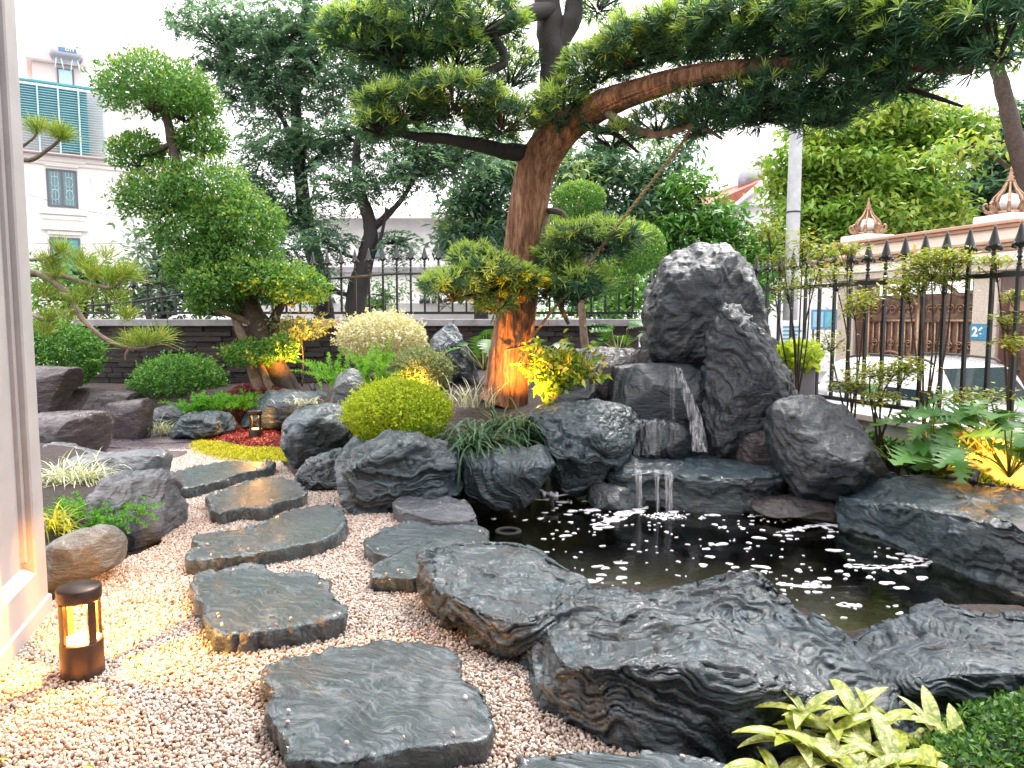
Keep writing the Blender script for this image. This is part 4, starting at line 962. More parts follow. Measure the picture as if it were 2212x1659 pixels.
# ---- utility pole and boards
MR['concrete'] = plain('pole_concrete', (0.46, 0.48, 0.50), 0.8, var=0.12, scale=5, bump=0.2)
pc = P(1708, 640, 17.0)
po = E('utility_pole', 'pale concrete utility pole behind the waterfall rocks', 'pole', (pc[0], 17.0, -0.6))
M('shaft', lathe([(.165, -0.6), (.155, 2.5), (.14, 5.5), (.125, 9.0)], 20, (pc[0], 17.0, 0)), MR['concrete'], parent=po)
for z in (1.05, 3.9): M('strap', lathe([(.15, z), (.160, z), (.160, z + .03), (.15, z + .03)], 20, (pc[0], 17.0, 0)), MR['iron'], parent=po)
MR['poster'] = plain('white_board', (0.78, 0.79, 0.8), 0.5, var=0.03)
MR['blue'] = plain('blue_print', (0.10, 0.38, 0.55), 0.5, var=0.1)
MR['bluesign'] = plain('blue_sign', (0.10, 0.22, 0.42), 0.4, var=0.15)
def board(x0, x1, y0, y1, Y, m, name, label):
    a, b, c2 = P(x0, y1, Y), P(x1, y1, Y), P(x0, y0, Y)
    e = E(name, label, 'sign', ((a[0] + b[0]) / 2, Y, -0.6))
    bd = M('board', bevbox(a[0], b[0], Y, Y + .03, a[2], c2[2], .005), m, parent=e, smooth=False)
    for q in (a[0] + .06, b[0] - .06): M('post', tube([(q, Y + .05, -.6), (q, Y + .05, c2[2] - .02)], .02, 6, 3), MR['iron'], parent=e)
    return bd, a, b, c2
bd, a, b, c2 = board(1680, 1748, 693, 812, 9.5, MR['poster'], 'notice_board', 'white notice board with a blue wave, behind the right-hand fence')
w_ = b[0] - a[0]; zt = c2[2]
M('blue_wave', (np.array([(a[0] + w_ * t, 9.494, zt - .33 - .07 * math.sin(t * 3.1) + dz * (0.6 + t)) for t in np.linspace(.35, .98, 12) for dz in (0, -.055)]), [(2 * k, 2 * k + 1, 2 * k + 3, 2 * k + 2) for k in range(11)]), MR['blue'], parent=bd, smooth=False)
for r in range(4):
    M('print_line', bevbox(a[0] + w_ * .12, a[0] + w_ * (.55 + .3 * random.random()), 9.492, 9.498, zt - .09 - .05 * r, zt - .065 - .05 * r, .001), MR['blue'], parent=bd, smooth=False)
bd, a, b, c2 = board(1752, 1808, 668, 712, 13.6, MR['bluesign'], 'street_sign', 'small blue sign beside the gate pillar')
w_ = b[0] - a[0]
M('sign_panel', bevbox(a[0] + .03, a[0] + w_ * .45, 13.593, 13.598, a[2] + .05, c2[2] - .05, .001), plain('pale_blue_print', (0.25, 0.48, 0.62), 0.4), parent=bd, smooth=False)
M('sign_panel', bevbox(a[0] + w_ * .52, b[0] - .03, 13.593, 13.598, a[2] + .05, c2[2] - .05, .001), plain('teal_print', (0.12, 0.38, 0.45), 0.4), parent=bd, smooth=False)

# ---- the house the picture is taken from: unseen wall behind the viewer and porch roof overhead
hs_ = E('house_porch', 'unseen white house wall and porch roof behind the viewer', 'house', (0, -2.2, 0))
M('wall', box(-7, 6, -2.3, -2.1, -.1, 9.0), MR['paint'], parent=hs_, smooth=False)  # out of view; height raised to block sky light from behind
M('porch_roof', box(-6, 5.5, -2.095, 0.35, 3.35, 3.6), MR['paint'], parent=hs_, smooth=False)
M('floor_slab', box(-6, 5.5, -2.095, 0.9, -.15, .05), MR['coping'], parent=hs_, smooth=False)
MR['door_glass'] = plain('dark_door_glass', (.03, .035, .04), .1, var=.1)
for k in range(4):
    dl = M('glass_door', box(-2.6 + k * 1.3, -1.36 + k * 1.3, -2.09, -2.05, .06, 2.7), plain('door_frame', (.05, .035, .03), .4), parent=hs_, smooth=False)
    M('pane', box(-2.5 + k * 1.3, -1.46 + k * 1.3, -2.045, -2.035, .2, 2.6), MR['door_glass'], parent=dl, smooth=False)
# ================================================================ buildings
MR['wwarm'] = plain('cream_wall', (0.82, 0.79, 0.75), 0.7, var=0.04, scale=1)
MR['wlit'] = plain('warm_lit_wall', (0.62, 0.42, 0.22), 0.7, var=0.06, scale=1)  # warm light on the side wall, put into its colour
MR['wpink'] = plain('pink_render', (0.58, 0.51, 0.50), 0.7, var=0.06, scale=1.5)
MR['teal'] = plain('teal_sheet', (0.05, 0.34, 0.38), 0.5, var=0.1, scale=2)
MR['louvre'] = plain('pale_louvre', (0.40, 0.58, 0.62), 0.5, var=0.05)
MR['frame'] = plain('grey_window_frame', (0.10, 0.11, 0.14), 0.5, var=0.1)
MR['pane'] = plain('window_pane', (0.10, 0.20, 0.22), 0.08, var=0.2, scale=1, spec=0.8)
MR['steel'] = plain('stainless_tank', (0.30, 0.31, 0.36), 0.35, 0.5, var=0.05)
MR['tile'] = plain('red_roof_tile', (0.36, 0.11, 0.07), 0.7, var=0.2, scale=6)
MR['bluetile'] = plain('dark_blue_tile', (0.04, 0.05, 0.09), 0.5, var=0.2)
BD = np.array([.847, .53, 0]); BD /= np.linalg.norm(BD); BNn = np.array([BD[1], -BD[0], 0])   # outwards, to the viewer
BR = np.stack([BD, -BNn, [0, 0, 1.0]], 1)            # local y goes into the building
B0 = np.array([-19.55, 30.0, 0.0])
def bb(a):                                          # heights were taken off the picture on a level sight line; correct for the camera's tilt
    v, f = a; v = np.array(v, float)
    v[:, 2] = [P(150, 690 - (z - 1.5) * 1600 / 31.0, 31.0)[2] if z > 1.5 else z for z in v[:, 2]]
    return xform((v, f), BR, B0)
apt = E('apartment_building', 'tall white apartment building at the upper left with teal louvred balcony', 'building', B0 + BD * 3.5 + np.array([0, 0, -.6]))
def ap_(name, vf, m, parent=None, smooth=False): return M(name, bb(vf), m, parent=parent or apt, smooth=smooth)
ap_('wall', box(0, 4.7, 0, 9, -.6, 11.2), MR['wwarm'])
ap_('side_wall', box(-1.2, -0.004, .3, 9, -.6, 10.8), MR['wlit'])
ap_('cornice', bevbox(-.1, 4.8, -.22, 0.0, 8.05, 8.25, .03), MR['wwarm']); ap_('cornice', bevbox(-.06, 4.76, -.12, 0.0, 7.88, 8.045, .03), MR['wwarm'])
ap_('parapet', bevbox(3.1, 4.85, -.25, 0, 11.0, 11.3, .03), MR['wwarm'])
rb_ = ap_('roof_tiles', (np.array([(2.9, -.2, 11.32), (4.8, -.2, 11.32), (4.8, 1.2, 12.0), (2.9, 1.2, 12.0)]), [(0, 1, 2, 3)]), MR['bluetile'])
for k in range(7): ap_('tile_rib', tube([(3.0 + k * .28, -.22, 11.34), (3.0 + k * .28, 1.18, 12.02)], .05, 6, 3), MR['bluetile'], parent=rb_)
for zb, zt, m in ((6.15, 7.72, 'pane'), (3.0, 4.9, 'teal')):
    w = ap_('window', merge([box(.9, .98, -.06, .0, zb, zt), box(1.9, 1.98, -.06, 0, zb, zt), box(.98, 1.9, -.06, 0, zt - .08, zt), box(.98, 1.9, -.06, 0, zb, zb + .08), box(1.40, 1.48, -.06, 0, zb + .08, zt - .08)]), MR['frame'])
    for q in ((.98, 1.40), (1.48, 1.90)):
        ap_('pane', box(q[0], q[1], -.03, -.005, zb + .08, zt - .08), MR[m], parent=w)
        if m == 'pane':
            for zc in (zb + .4, zb + .95):
                for sg in (-1, 1): ap_('grille', tube([((q[0] + q[1]) / 2 + sg * .02 + sg * .12 * math.sin(t), -.05, zc + .17 * t / 3 - .25 * math.cos(t) * .5) for t in np.linspace(0, 5, 8)], .014, 4, 14), MR['louvre'], parent=w, smooth=True)
            for j in range(3): ap_('grille_bar', tube([(q[0] + .1 + j * .11, -.045, zb + .1), (q[0] + .1 + j * .11, -.045, zt - .1)], .009, 4, 3), MR['louvre'], parent=w)
    ap_('sill', bevbox(.6, 2.28, -.2, 0, zb - .32, zb - .2, .02), MR['wwarm'], parent=w); ap_('sill', bevbox(.66, 2.22, -.1, 0, zb - .52, zb - .33, .02), MR['wwarm'], parent=w)
    ap_('hood', bevbox(.62, 2.3, -.22, 0, zt + .28, zt + .38, .02), MR['wwarm'], parent=w); ap_('hood', bevbox(.84, 2.04, -.1, 0, zt + .1, zt + .27, .02), MR['wwarm'], parent=w)
ap_('drain_pipe', tube([(2.55, -.06, -.5), (2.55, -.06, 7.3), (2.45, -.06, 7.5)], .05, 8, 6, curved=False), MR['wwarm'], smooth=True)
lv = ap_('balcony_screen', merge([box(.05, 2.45, -.42, -.40, 9.6, 11.0), box(1.42, 2.45, -.42, -.40, 8.4, 9.59)]), MR['teal'])
ap_('balcony_back', box(.02, 3.05, -.06, -.003, 8.35, 11.1), MR['wpink'], parent=lv)
for k in range(26): ap_('louvre', box(.02, 2.95, -.52, -.44, 8.4 + k * .102, 8.418 + k * .102), MR['louvre'], parent=lv)
for q in (.0, .72, 1.42, 2.12, 2.98): ap_('mullion', box(q, q + .06, -.56, -.425, 8.3, 11.08), MR['louvre'], parent=lv)
ap_('screen_rail', box(-.02, 3.1, -.58, -.4, 11.085, 11.17), MR['teal'], parent=lv)
ap_('screen_rail', box(-.02, 3.1, -.58, -.0, 8.25, 8.295), MR['wpink'], parent=lv)
th_ = ap_('stair_tower', box(.62, 2.35, .8, 3.6, 10.9, 12.35), MR['wpink'])
ap_('tower_roof', bevbox(.42, 2.52, .55, 3.9, 12.355, 12.75, .04), MR['wpink'], parent=th_)
ap_('tower_door', merge([box(1.48, 1.54, .75, .795, 10.9, 12.2), box(2.02, 2.08, .75, .795, 10.9, 12.2), box(1.54, 2.02, .75, .795, 12.14, 12.2)]), MR['frame'], parent=th_)
ap_('door_pane', box(1.54, 2.02, .765, .79, 10.9, 12.14), MR['louvre'], parent=th_)
tc = P(143, 121, 31.6)
tk = E('water_tank', 'horizontal steel water tank on the apartment roof', 'tank', tc - np.array([0, 0, .72]))
tv = xform(lathe([(.001, -.60), (.2, -.59), (.35, -.5), (.38, -.42), (.38, .42), (.35, .5), (.2, .59), (.001, .60)], 28), RY(math.pi / 2))
M('tank', xform(tv, BR, tc), MR['steel'], parent=tk)
nb_ = M('name_band', xform(bevbox(-.28, .36, -.395, -.385, .06, .22, .003), BR, tc), MR['bluesign'], parent=tk, smooth=False)
text_obj('CITY', 0.155, tc + BR @ np.array([.12, -.40, .14]), BD, (0, 0, 1), MR['white'], nb_, 'tank_lettering', bold=.004)
for x in (-.36, -.2, .2, .38): M('leg', xform(tube([(x, -.3, -.2), (x + .08 * (1 if x in (-.2, .38) else -1), -.42, -.72)], .025, 6, 3), BR, tc), MR['louvre'], parent=tk)
for x in (-.36, .36): M('leg', xform(tube([(x, .3, -.2), (x, .42, -.72)], .025, 6, 3), BR, tc), MR['louvre'], parent=tk)
M('outlet_pipe', xform(tube([(.3, -.05, .42), (.68, -.1, .34), (.68, -.1, -.7)], .025, 6, 3, curved=False), BR, tc), MR['frame'], parent=tk)
# ---- white villa behind the trees
vil = E('white_villa', 'white villa with sloping roof edge seen between the tree trunks', 'building', (-1.5, 27, -.6))
def vp(name, vf, m): return M(name, vf, m, parent=vil, smooth=False)
va, vb = P(700, 690, 26)[0], P(1110, 690, 26)[0]
vp('wall', box(va, vb, 26, 32, -.6, P(900, 470, 26)[2]), MR['whitewall'])
zr = P(900, 470, 26)[2]
vp('roof', (np.array([(va - .6, 25.4, zr), (vb + .6, 25.4, zr), (vb + .6, 32.6, zr), (va - .6, 32.6, zr), (va + 2.2, 29, zr + 1.5), (vb - 2.2, 29, zr + 1.5)]), [(3, 2, 1, 0), (0, 1, 5, 4), (1, 2, 5), (2, 3, 4, 5), (3, 0, 4)]), MR['whitewall'])
vp('eave', bevbox(va - .62, vb + .62, 25.3, 25.39, zr - .12, zr + .1, .01), MR['whitewall'])
vp('cornice', bevbox(va - .1, vb + .1, 25.8, 25.995, 3.1, 3.3, .02), MR['coping'])
for wx in (P(800, 0, 26)[0], P(960, 0, 26)[0], P(1085, 0, 26)[0]):
    w = vp('window', box(wx - .25, wx + .25, 25.93, 25.99, 3.6, 4.5), MR['frame'])
    for q in (-.11, .11): M('pane', box(wx + q - .09, wx + q + .09, 25.91, 25.925, 3.66, 4.44), MR['pane'], parent=w, smooth=False)
# ---- street wall with a tiled top
sw = E('street_wall', 'low white street wall with dark tile caps beyond the fence', 'wall', (-2.5, 20, -.6))
sa, sb = P(560, 690, 20)[0], P(1080, 690, 20)[0]
M('wall_core', box(sa, sb, 20, 20.2, -.6, P(0, 655, 20)[2]), MR['whitewall'], parent=sw, smooth=False)
zc = P(0, 655, 20)[2]
for k in range(40):
    x = sa + (sb - sa) * k / 40
    if k % 9 < 4: M('cap_tile', tube([(x, 19.85, zc + .02), (x, 20.1, zc + .16), (x, 20.35, zc + .02)], .05, 5, 5, curved=False), MR['bluetile'], parent=sw)
# ---- red-roofed house
rh0 = P(1600, 420, 30)
rh = E('red_roof_house', 'white house with red tiled roof and small dome tank behind the trees', 'house', (rh0[0], 30, -.6))
x0, x1 = P(1525, 430, 30)[0], P(1690, 430, 30)[0]; ze, zr2 = P(0, 440, 30)[2], P(0, 383, 30)[2]
M('wall', (np.array([(x0, 30, -.6), (x1 + 3, 30, -.6), (x1 + 3, 38, -.6), (x0, 38, -.6), (x0, 30, ze), (x1 + 3, 30, ze), (x1 + 3, 38, ze), (x0, 38, ze)]), [(0, 1, 5, 4), (1, 2, 6, 5), (2, 3, 7, 6), (3, 0, 4, 7), (4, 5, 6, 7)]), MR['whitewall'], parent=rh, smooth=False)
xm = P(1662, 385, 30)[0]
rfv = M('roof', (np.array([(x0 - .3, 29.6, ze - .2), (P(1585, 445, 30)[0], 29.6, ze - .1), (xm, 29.6, zr2), (x0 + .5, 36, zr2 - .1)]), [(0, 1, 2, 3)]), MR['tile'], parent=rh, smooth=False)
for k in range(12):
    t = k / 11
    A = np.array([x0 - .3, 29.58, ze - .2]) * (1 - t) + np.array([x0 + .5, 36, zr2 - .1]) * t
    Bq = np.array([P(1585, 445, 30)[0], 29.58, ze - .1]) * (1 - t) + np.array([xm, 29.58, zr2]) * t
    M('tile_course', tube([A, Bq], .06, 5, 4), MR['tile'], parent=rfv)
M('gable', (np.array([(P(1585, 445, 30)[0], 29.65, ze - .1), (x1 + 1, 29.65, ze - .1), (x1 + 1, 29.65, zr2 + .4), (xm, 29.65, zr2)]), [(0, 1, 2, 3)]), MR['whitewall'], parent=rh, smooth=False)
M('verge', tube([(P(1583, 447, 30)[0], 29.5, ze - .15), (xm, 29.5, zr2 + .05)], .12, 4, 3), MR['whitewall'], parent=rh)
M('dome_tank', lathe([(.5, 0), (.52, .5), (.45, .8), (.25, .98), (.001, 1.03)], 18, (P(1632, 0, 31)[0], 31, zr2 - .3)), MR['steel'], parent=rh)
M('chimney_block', bevbox(P(1640, 0, 31)[0] + .2, P(1690, 0, 31)[0], 31, 32, zr2 - .5, zr2 + .75, .03), MR['wpink'], parent=rh, smooth=False)
M('block_cap', bevbox(P(1640, 0, 31)[0] + .05, P(1690, 0, 31)[0] + .15, 30.85, 32.15, zr2 + .755, zr2 + .95, .03), MR['wpink'], parent=rh, smooth=False)
# ---- overhead wires
def wire(pts, label):
    M('overhead_wire', tube(pts, .008, 4, 20), MR['iron'], label=label, cat='wire')
wire([P(60, 420, 22), P(200, 458, 22), P(330, 470, 22), P(520, 455, 22)], 'thin wire crossing the white building below its upper window')
wire([P(60, 525, 21), P(200, 527, 21), P(420, 520, 21)], 'thin wire crossing the white building above its lower window')
# ================================================================ plants: leaves, blades and crowns
def tones(n, young=0.0):
    return np.c_[RNG.random(n), (RNG.random(n) < young) * RNG.uniform(0.5, 1, n), np.zeros(n)]
def leafset(pos, axis, up, L, W, col, fold=0.18, droop=0.0, seg=1, wpos=0.45):
    n = len(pos); L = np.ones(n) * L; W = np.ones(n) * W
    axis = unit(axis); side = unit(np.cross(axis, up)); nrm = np.cross(side, axis)
    Lc, Wc = L[:, None], W[:, None]
    dn = np.array([0, 0, -1.0])
    if seg == 1:
        mid = pos + axis * Lc * wpos + nrm * Wc * fold
        v = np.stack([pos, mid + side * Wc / 2, pos + axis * Lc + dn * Lc * droop, mid - side * Wc / 2], 1)
        f = np.arange(n * 4).reshape(n, 4); k = 4
    else:
        a = pos + axis * Lc * 0.3 + nrm * Wc * fold; b = pos + axis * Lc * 0.68 + nrm * Wc * fold + dn * Lc * droop * 0.4
        v = np.stack([pos, a + side * Wc * .48, a - side * Wc * .48, b + side * Wc * .42, b - side * Wc * .42, pos + axis * Lc + dn * Lc * droop], 1)
        t = np.array([[0, 1, 2], [1, 3, 4], [1, 4, 2], [3, 5, 4]]); f = (np.arange(n)[:, None, None] * 6 + t[None]).reshape(-1, 3); k = 6
    return v.reshape(-1, 3), f, np.repeat(col, k, 0)
def cat_sets(sets):
    vs, fs, cs, n = [], [], [], 0
    for v, f, c in sets:
        if len(v) == 0: continue
        vs.append(v); fs.append(f + n); cs.append(c); n += len(v)
    return np.concatenate(vs), np.concatenate(fs), np.concatenate(cs)
def foliage(name, sets, mat, parent, **kw):
    v, f, c = cat_sets(sets)
    return M(name, (v, f), mat, parent=parent, col=c, smooth=False, **kw)
def ball(c, r, n, L, W, thick=0.22, seed=0, flat=-1.0, young=0.0, bump=0.10, out=0.7, seg=1, topyoung=True, fold=.18):
    """leaves through the outer shell of an ellipsoid crown: uneven surface, random leaf tilt"""
    d = rnd_dirs(int(n * 1.35)); d = d[d[:, 2] > flat][:n]; n = len(d)
    r = np.asarray(r, float)
    lump = 1 + bump * fbm(d * 2.6 + seed, 3, seed) + 0.5 * bump * fbm(d * 7 + seed, 2, seed + 4)
    depth = RNG.random(n) ** 1.7
    p = np.asarray(c) + d * r * (lump * (1 - thick * depth))[:, None]
    nn = unit(d / r)
    ax = unit(nn * out + rnd_dirs(n) * 0.8 + np.array([0, 0, 0.15]))
    col = tones(n, 0)
    if young:
        y = (RNG.random(n) < young * np.clip(0.45 + 0.8 * d[:, 2], 0.05, 1.2)) * (depth < 0.5)
        col[:, 1] = y * RNG.uniform(0.4, 1, n)
    return leafset(p, ax, unit(nn + rnd_dirs(n) * 0.5), RNG.uniform(.7, 1.25, n) * L, RNG.uniform(.75, 1.2, n) * W, col, fold, seg=seg)
def rosettes(p, d, nl, L, W, young, spread=(0.35, 1.35), droop=0.12):
    """whorls of narrow strap leaves round each shoot tip"""
    n = len(p); P_ = np.repeat(p, nl, 0); D = np.repeat(unit(d), nl, 0)
    t = unit(np.cross(D, rnd_dirs(n * nl)))
    a = RNG.uniform(spread[0], spread[1], n * nl)[:, None]
    ax = D * np.cos(a) + t * np.sin(a)
    tone = np.repeat(RNG.random(n), nl) * .6 + RNG.random(n * nl) * .4
    col = np.c_[tone, np.repeat(young, nl) * RNG.uniform(.5, 1, n * nl), np.zeros(n * nl)]
    P_ = P_ + D * RNG.uniform(-.04, .01, (n * nl, 1))
    return leafset(P_, ax, D, RNG.uniform(.7, 1.2, n * nl) * L, RNG.uniform(.8, 1.2, n * nl) * W, col, .1, droop, 2)
def pad(c, r, n, L=0.10, W=0.011, nl=13, young=0.3, seed=0, under=0.15):
    d = rnd_dirs(n * 2); keep = (d[:, 2] > -0.25) | (RNG.random(len(d)) < under); d = d[keep][:n]
    lump = 1 + 0.22 * fbm(d * 2.4 + seed, 3, seed)
    dep = RNG.random(len(d)) ** 1.5
    p = np.asarray(c) + d * np.asarray(r) * (lump * (1 - .45 * dep))[:, None]
    dr = unit(d * np.array([1, 1, .6]) + np.array([0, 0, .75]) + rnd_dirs(len(d)) * .35)
    y = ((RNG.random(len(d)) < young * np.clip(.5 + d[:, 2], 0, 1.2)) & (dep < .5)).astype(float)
    return rosettes(p, dr, nl, L, W, y)
def blades(base, az, L, W, elev, droop, seg=6, col=None, curl=0.0):
    """arching grass blades"""
    n = len(base); t = np.linspace(0, 1, seg + 1)
    L = np.ones(n) * L; elev = np.ones(n) * elev; droop = np.ones(n) * droop; W = np.ones(n) * W
    h = np.c_[np.cos(az), np.sin(az), np.zeros(n)]; sd = np.c_[-np.sin(az), np.cos(az), np.zeros(n)]
    rows = []; pos = base.copy(); ang = elev.copy()
    for k in range(seg + 1):
        w = W * (0.55 + 1.6 * t[k] * (1 - t[k])) * (1 - t[k] ** 4) + 0.0004
        rows.append(np.stack([pos - sd * w[:, None] / 2, pos + sd * w[:, None] / 2], 1))
        st = L / seg
        pos = pos + (h * np.cos(ang)[:, None] + np.array([0, 0, 1.0]) * np.sin(ang)[:, None]) * st[:, None]
        ang = ang - droop / seg
    v = np.stack(rows, 1).reshape(-1, 3); m = 2 * (seg + 1)
    q = np.array([[2 * k, 2 * k + 1, 2 * k + 3, 2 * k + 2] for k in range(seg)])
    f = (np.arange(n)[:, None, None] * m + q[None]).reshape(-1, 4)
    if col is None: col = tones(n)
    return v, f, np.repeat(col, m, 0)
LM = {}
LM['pod'] = leafmat('podocarpus_leaf', (0.013, 0.046, 0.034), (0.052, 0.125, 0.058), (0.42, 0.58, 0.12), 0.45)
LM['cloud'] = leafmat('small_bright_leaf', (0.030, 0.088, 0.022), (0.085, 0.205, 0.040), (0.29, 0.40, 0.07), 0.45)
LM['boxgreen'] = leafmat('boxwood_leaf', (0.022, 0.075, 0.016), (0.07, 0.19, 0.03), (0.17, 0.33, 0.05), 0.35)
LM['lime'] = leafmat('lime_leaf', (0.13, 0.20, 0.012), (0.30, 0.38, 0.02), (0.50, 0.54, 0.05), 0.4)
LM['cream'] = leafmat('variegated_cream_leaf', (0.30, 0.27, 0.13), (0.62, 0.56, 0.34), (0.74, 0.70, 0.50), 0.3)
LM['sage'] = leafmat('sage_leaf', (0.06, 0.10, 0.045), (0.17, 0.22, 0.11), (0.33, 0.34, 0.16), 0.3)
LM['acacia'] = leafmat('acacia_leaf', (0.050, 0.110, 0.090), (0.125, 0.22, 0.155), (0.22, 0.32, 0.15), 0.5)
LM['mango'] = leafmat('mango_leaf', (0.026, 0.072, 0.055), (0.085, 0.16, 0.095), (0.22, 0.32, 0.10), 0.4)
LM['bright'] = leafmat('almond_tree_leaf', (0.060, 0.135, 0.022), (0.15, 0.26, 0.045), (0.36, 0.43, 0.10), 0.4)
LM['pine'] = leafmat('pine_needle', (0.06, 0.11, 0.015), (0.15, 0.25, 0.035), (0.42, 0.42, 0.10), 0.3)
LM['fern'] = leafmat('foxtail_fern', (0.05, 0.15, 0.015), (0.13, 0.32, 0.03), (0.25, 0.42, 0.05), 0.4)
LM['moss'] = leafmat('soft_green_fern', (0.03, 0.13, 0.012), (0.10, 0.30, 0.025), (0.22, 0.42, 0.05), 0.4)
LM['lir'] = leafmat('mondo_grass', (0.015, 0.045, 0.022), (0.05, 0.11, 0.055), (0.12, 0.18, 0.09), 0.2)
LM['spider'] = leafmat('striped_grass', (0.20, 0.25, 0.12), (0.50, 0.52, 0.36), (0.66, 0.64, 0.48), 0.3)
LM['yellow'] = leafmat('yellow_leaf', (0.28, 0.24, 0.012), (0.52, 0.46, 0.03), (0.66, 0.58, 0.10), 0.35)
LM['red'] = leafmat('red_groundcover', (0.07, 0.014, 0.018), (0.20, 0.04, 0.045), (0.34, 0.10, 0.08), 0.3)
LM['ygc'] = leafmat('golden_groundcover', (0.14, 0.17, 0.010), (0.34, 0.33, 0.018), (0.50, 0.44, 0.03), 0.35)
LM['phil'] = leafmat('philodendron_leaf', (0.022, 0.075, 0.015), (0.070, 0.17, 0.035), (0.16, 0.27, 0.06), 0.25, 0.3)
LM['nand'] = leafmat('nandina_leaf', (0.10, 0.16, 0.02), (0.24, 0.30, 0.05), (0.42, 0.36, 0.06), 0.4)
LM['grey'] = leafmat('greyish_leaf', (0.06, 0.11, 0.085), (0.15, 0.22, 0.17), (0.25, 0.32, 0.2), 0.3)
LM['gcover'] = leafmat('dark_groundcover', (0.012, 0.038, 0.010), (0.045, 0.12, 0.022), (0.13, 0.26, 0.04), 0.35)
MR['bark'] = plain('grey_brown_bark', (0.075, 0.055, 0.045), 0.85, var=0.35, scale=18, bump=0.8)
MR['bark_d'] = plain('dark_bark', (0.030, 0.026, 0.026), 0.85, var=0.3, scale=18, bump=0.8)
MR['bark_p'] = plain('pale_bark', (0.20, 0.15, 0.11), 0.8, var=0.35, scale=14, bump=0.8)
def podbark():
    t = NT('peeling_red_bark'); v = t.coord((9, 9, 1.3)); n = t.noise(v, 1.6, 7, 0.65, 0.8); f = t.noise(v, 6, 5, 0.6, 0.4)
    c = t.ramp(n, [(0.28, (0.07, 0.034, 0.020)), (0.43, (0.26, 0.12, 0.062)), (0.55, (0.42, 0.21, 0.115)), (0.72, (0.52, 0.33, 0.21))])
    t.set(Base_Color=t.mix(t.ramp(f, [(0.35, (0.6,) * 3), (0.55, (0,) * 3)]), c, (0.05, 0.026, 0.018)), Roughness=0.8, Normal=t.bump(f, 0.9, 0.02, t.bump(n, 0.9, 0.04)))
    return t.m
MR['podbark'] = podbark()
def shrub(name, label, cat, c, r, n, L, W, mat, young=0.2, stems=5, group=None, z0=None, **kw):
    z0 = c[2] - r[2] * 0.9 if z0 is None else z0
    e = E(name, label, cat, (c[0], c[1], z0), group)
    foliage('foliage', [ball(c, r, n, L, W, young=young, **kw), ball(c, np.asarray(r) * .72, n // 3, L, W)], mat, e)
    ns_ = max(40, n // 70); dd = rnd_dirs(ns_); dd[:, 2] = np.abs(dd[:, 2]) * 1.0 - .2; dd = unit(dd)      # stray shoots standing out of the clipped surface
    sp0 = np.asarray(c) + dd * np.asarray(r) * 1.0
    tt = np.repeat(sp0, 7, 0) + np.repeat(unit(dd + [0, 0, .4]), 7, 0) * np.tile(np.linspace(0, L * 2.2, 7), ns_)[:, None]
    foliage('stray_shoots', [leafset(tt, unit(np.repeat(dd, 7, 0) * .6 + rnd_dirs(len(tt))), rnd_dirs(len(tt)), L * .9, W * .9, tones(len(tt), .5), .15)], mat, e, kind='stuff')
    st = []
    for k in range(stems):
        a = k * 6.28 / stems; q = np.array([math.cos(a) * r[0], math.sin(a) * r[1], 0])
        st.append(tube([np.array([c[0], c[1], z0 - .08]) + q * .12, np.asarray(c) + q * .3 - [0, 0, r[2] * .3], np.asarray(c) + q * .62 + [0, 0, r[2] * .2]], [.02, .014, .006], 5, 8))
    M('stems', merge(st), MR['bark'], parent=e); return e
def VP_(x, y, Y): return P(x, y, Y)
# ---------------------------------------------------------------- clipped shrubs
def vball(x, y, rx, ry, Y, ryd=None):
    return P(x, y, Y), (rx * PX(Y), (ryd or rx) * PX(Y), ry * PX(Y))
c, r = vball(860, 893, 112, 72, 6.75); shrub('ball_shrub', 'yellow-green clipped ball shrub above the folded slate rock', 'shrub', c, r, 15000, .028, .018, LM['lime'], .35, thick=.16, bump=.07)
c, r = vball(388, 826, 92, 58, 10.9); shrub('ball_shrub', 'dark green clipped ball shrub in front of the dark wall on the left', 'shrub', c, r, 11000, .042, .024, LM['boxgreen'], .25, thick=.16, bump=.06)
c, r = vball(826, 735, 92, 58, 10.2); shrub('ball_shrub', 'cream variegated clipped ball shrub behind the ferns', 'shrub', c, r, 10000, .045, .026, LM['cream'], .4, thick=.16, bump=.06)
c, r = vball(912, 806, 64, 52, 8.6); shrub('ball_shrub', 'grey-green ball shrub between the foxtail fern and the upright rock', 'shrub', c, r, 8000, .032, .018, LM['sage'], .3, thick=.25, bump=.12)
c, r = vball(110, 770, 95, 78, 10.4); shrub('leafy_shrub', 'dense bright green shrub beside the white pillar above the stone table', 'shrub', c, r, 9000, .055, .030, LM['boxgreen'], .3, thick=.25, bump=.12)
c, r = vball(640, 712, 65, 22, 10.9); shrub('thin_shrub', 'thin leafy shrub on a bare stem against the wall', 'shrub', c, r, 900, .07, .035, LM['sage'], .3, thick=.8, bump=.3, stems=3)
e_ = [o for o in COL.objects if o.name.startswith('thin_shrub')][0]
M('stem', tube([P(652, 835, 10.9), P(655, 780, 10.9), P(650, 720, 10.9)], [.014, .012, .01], 6, 8), MR['bark_p'], parent=e_)
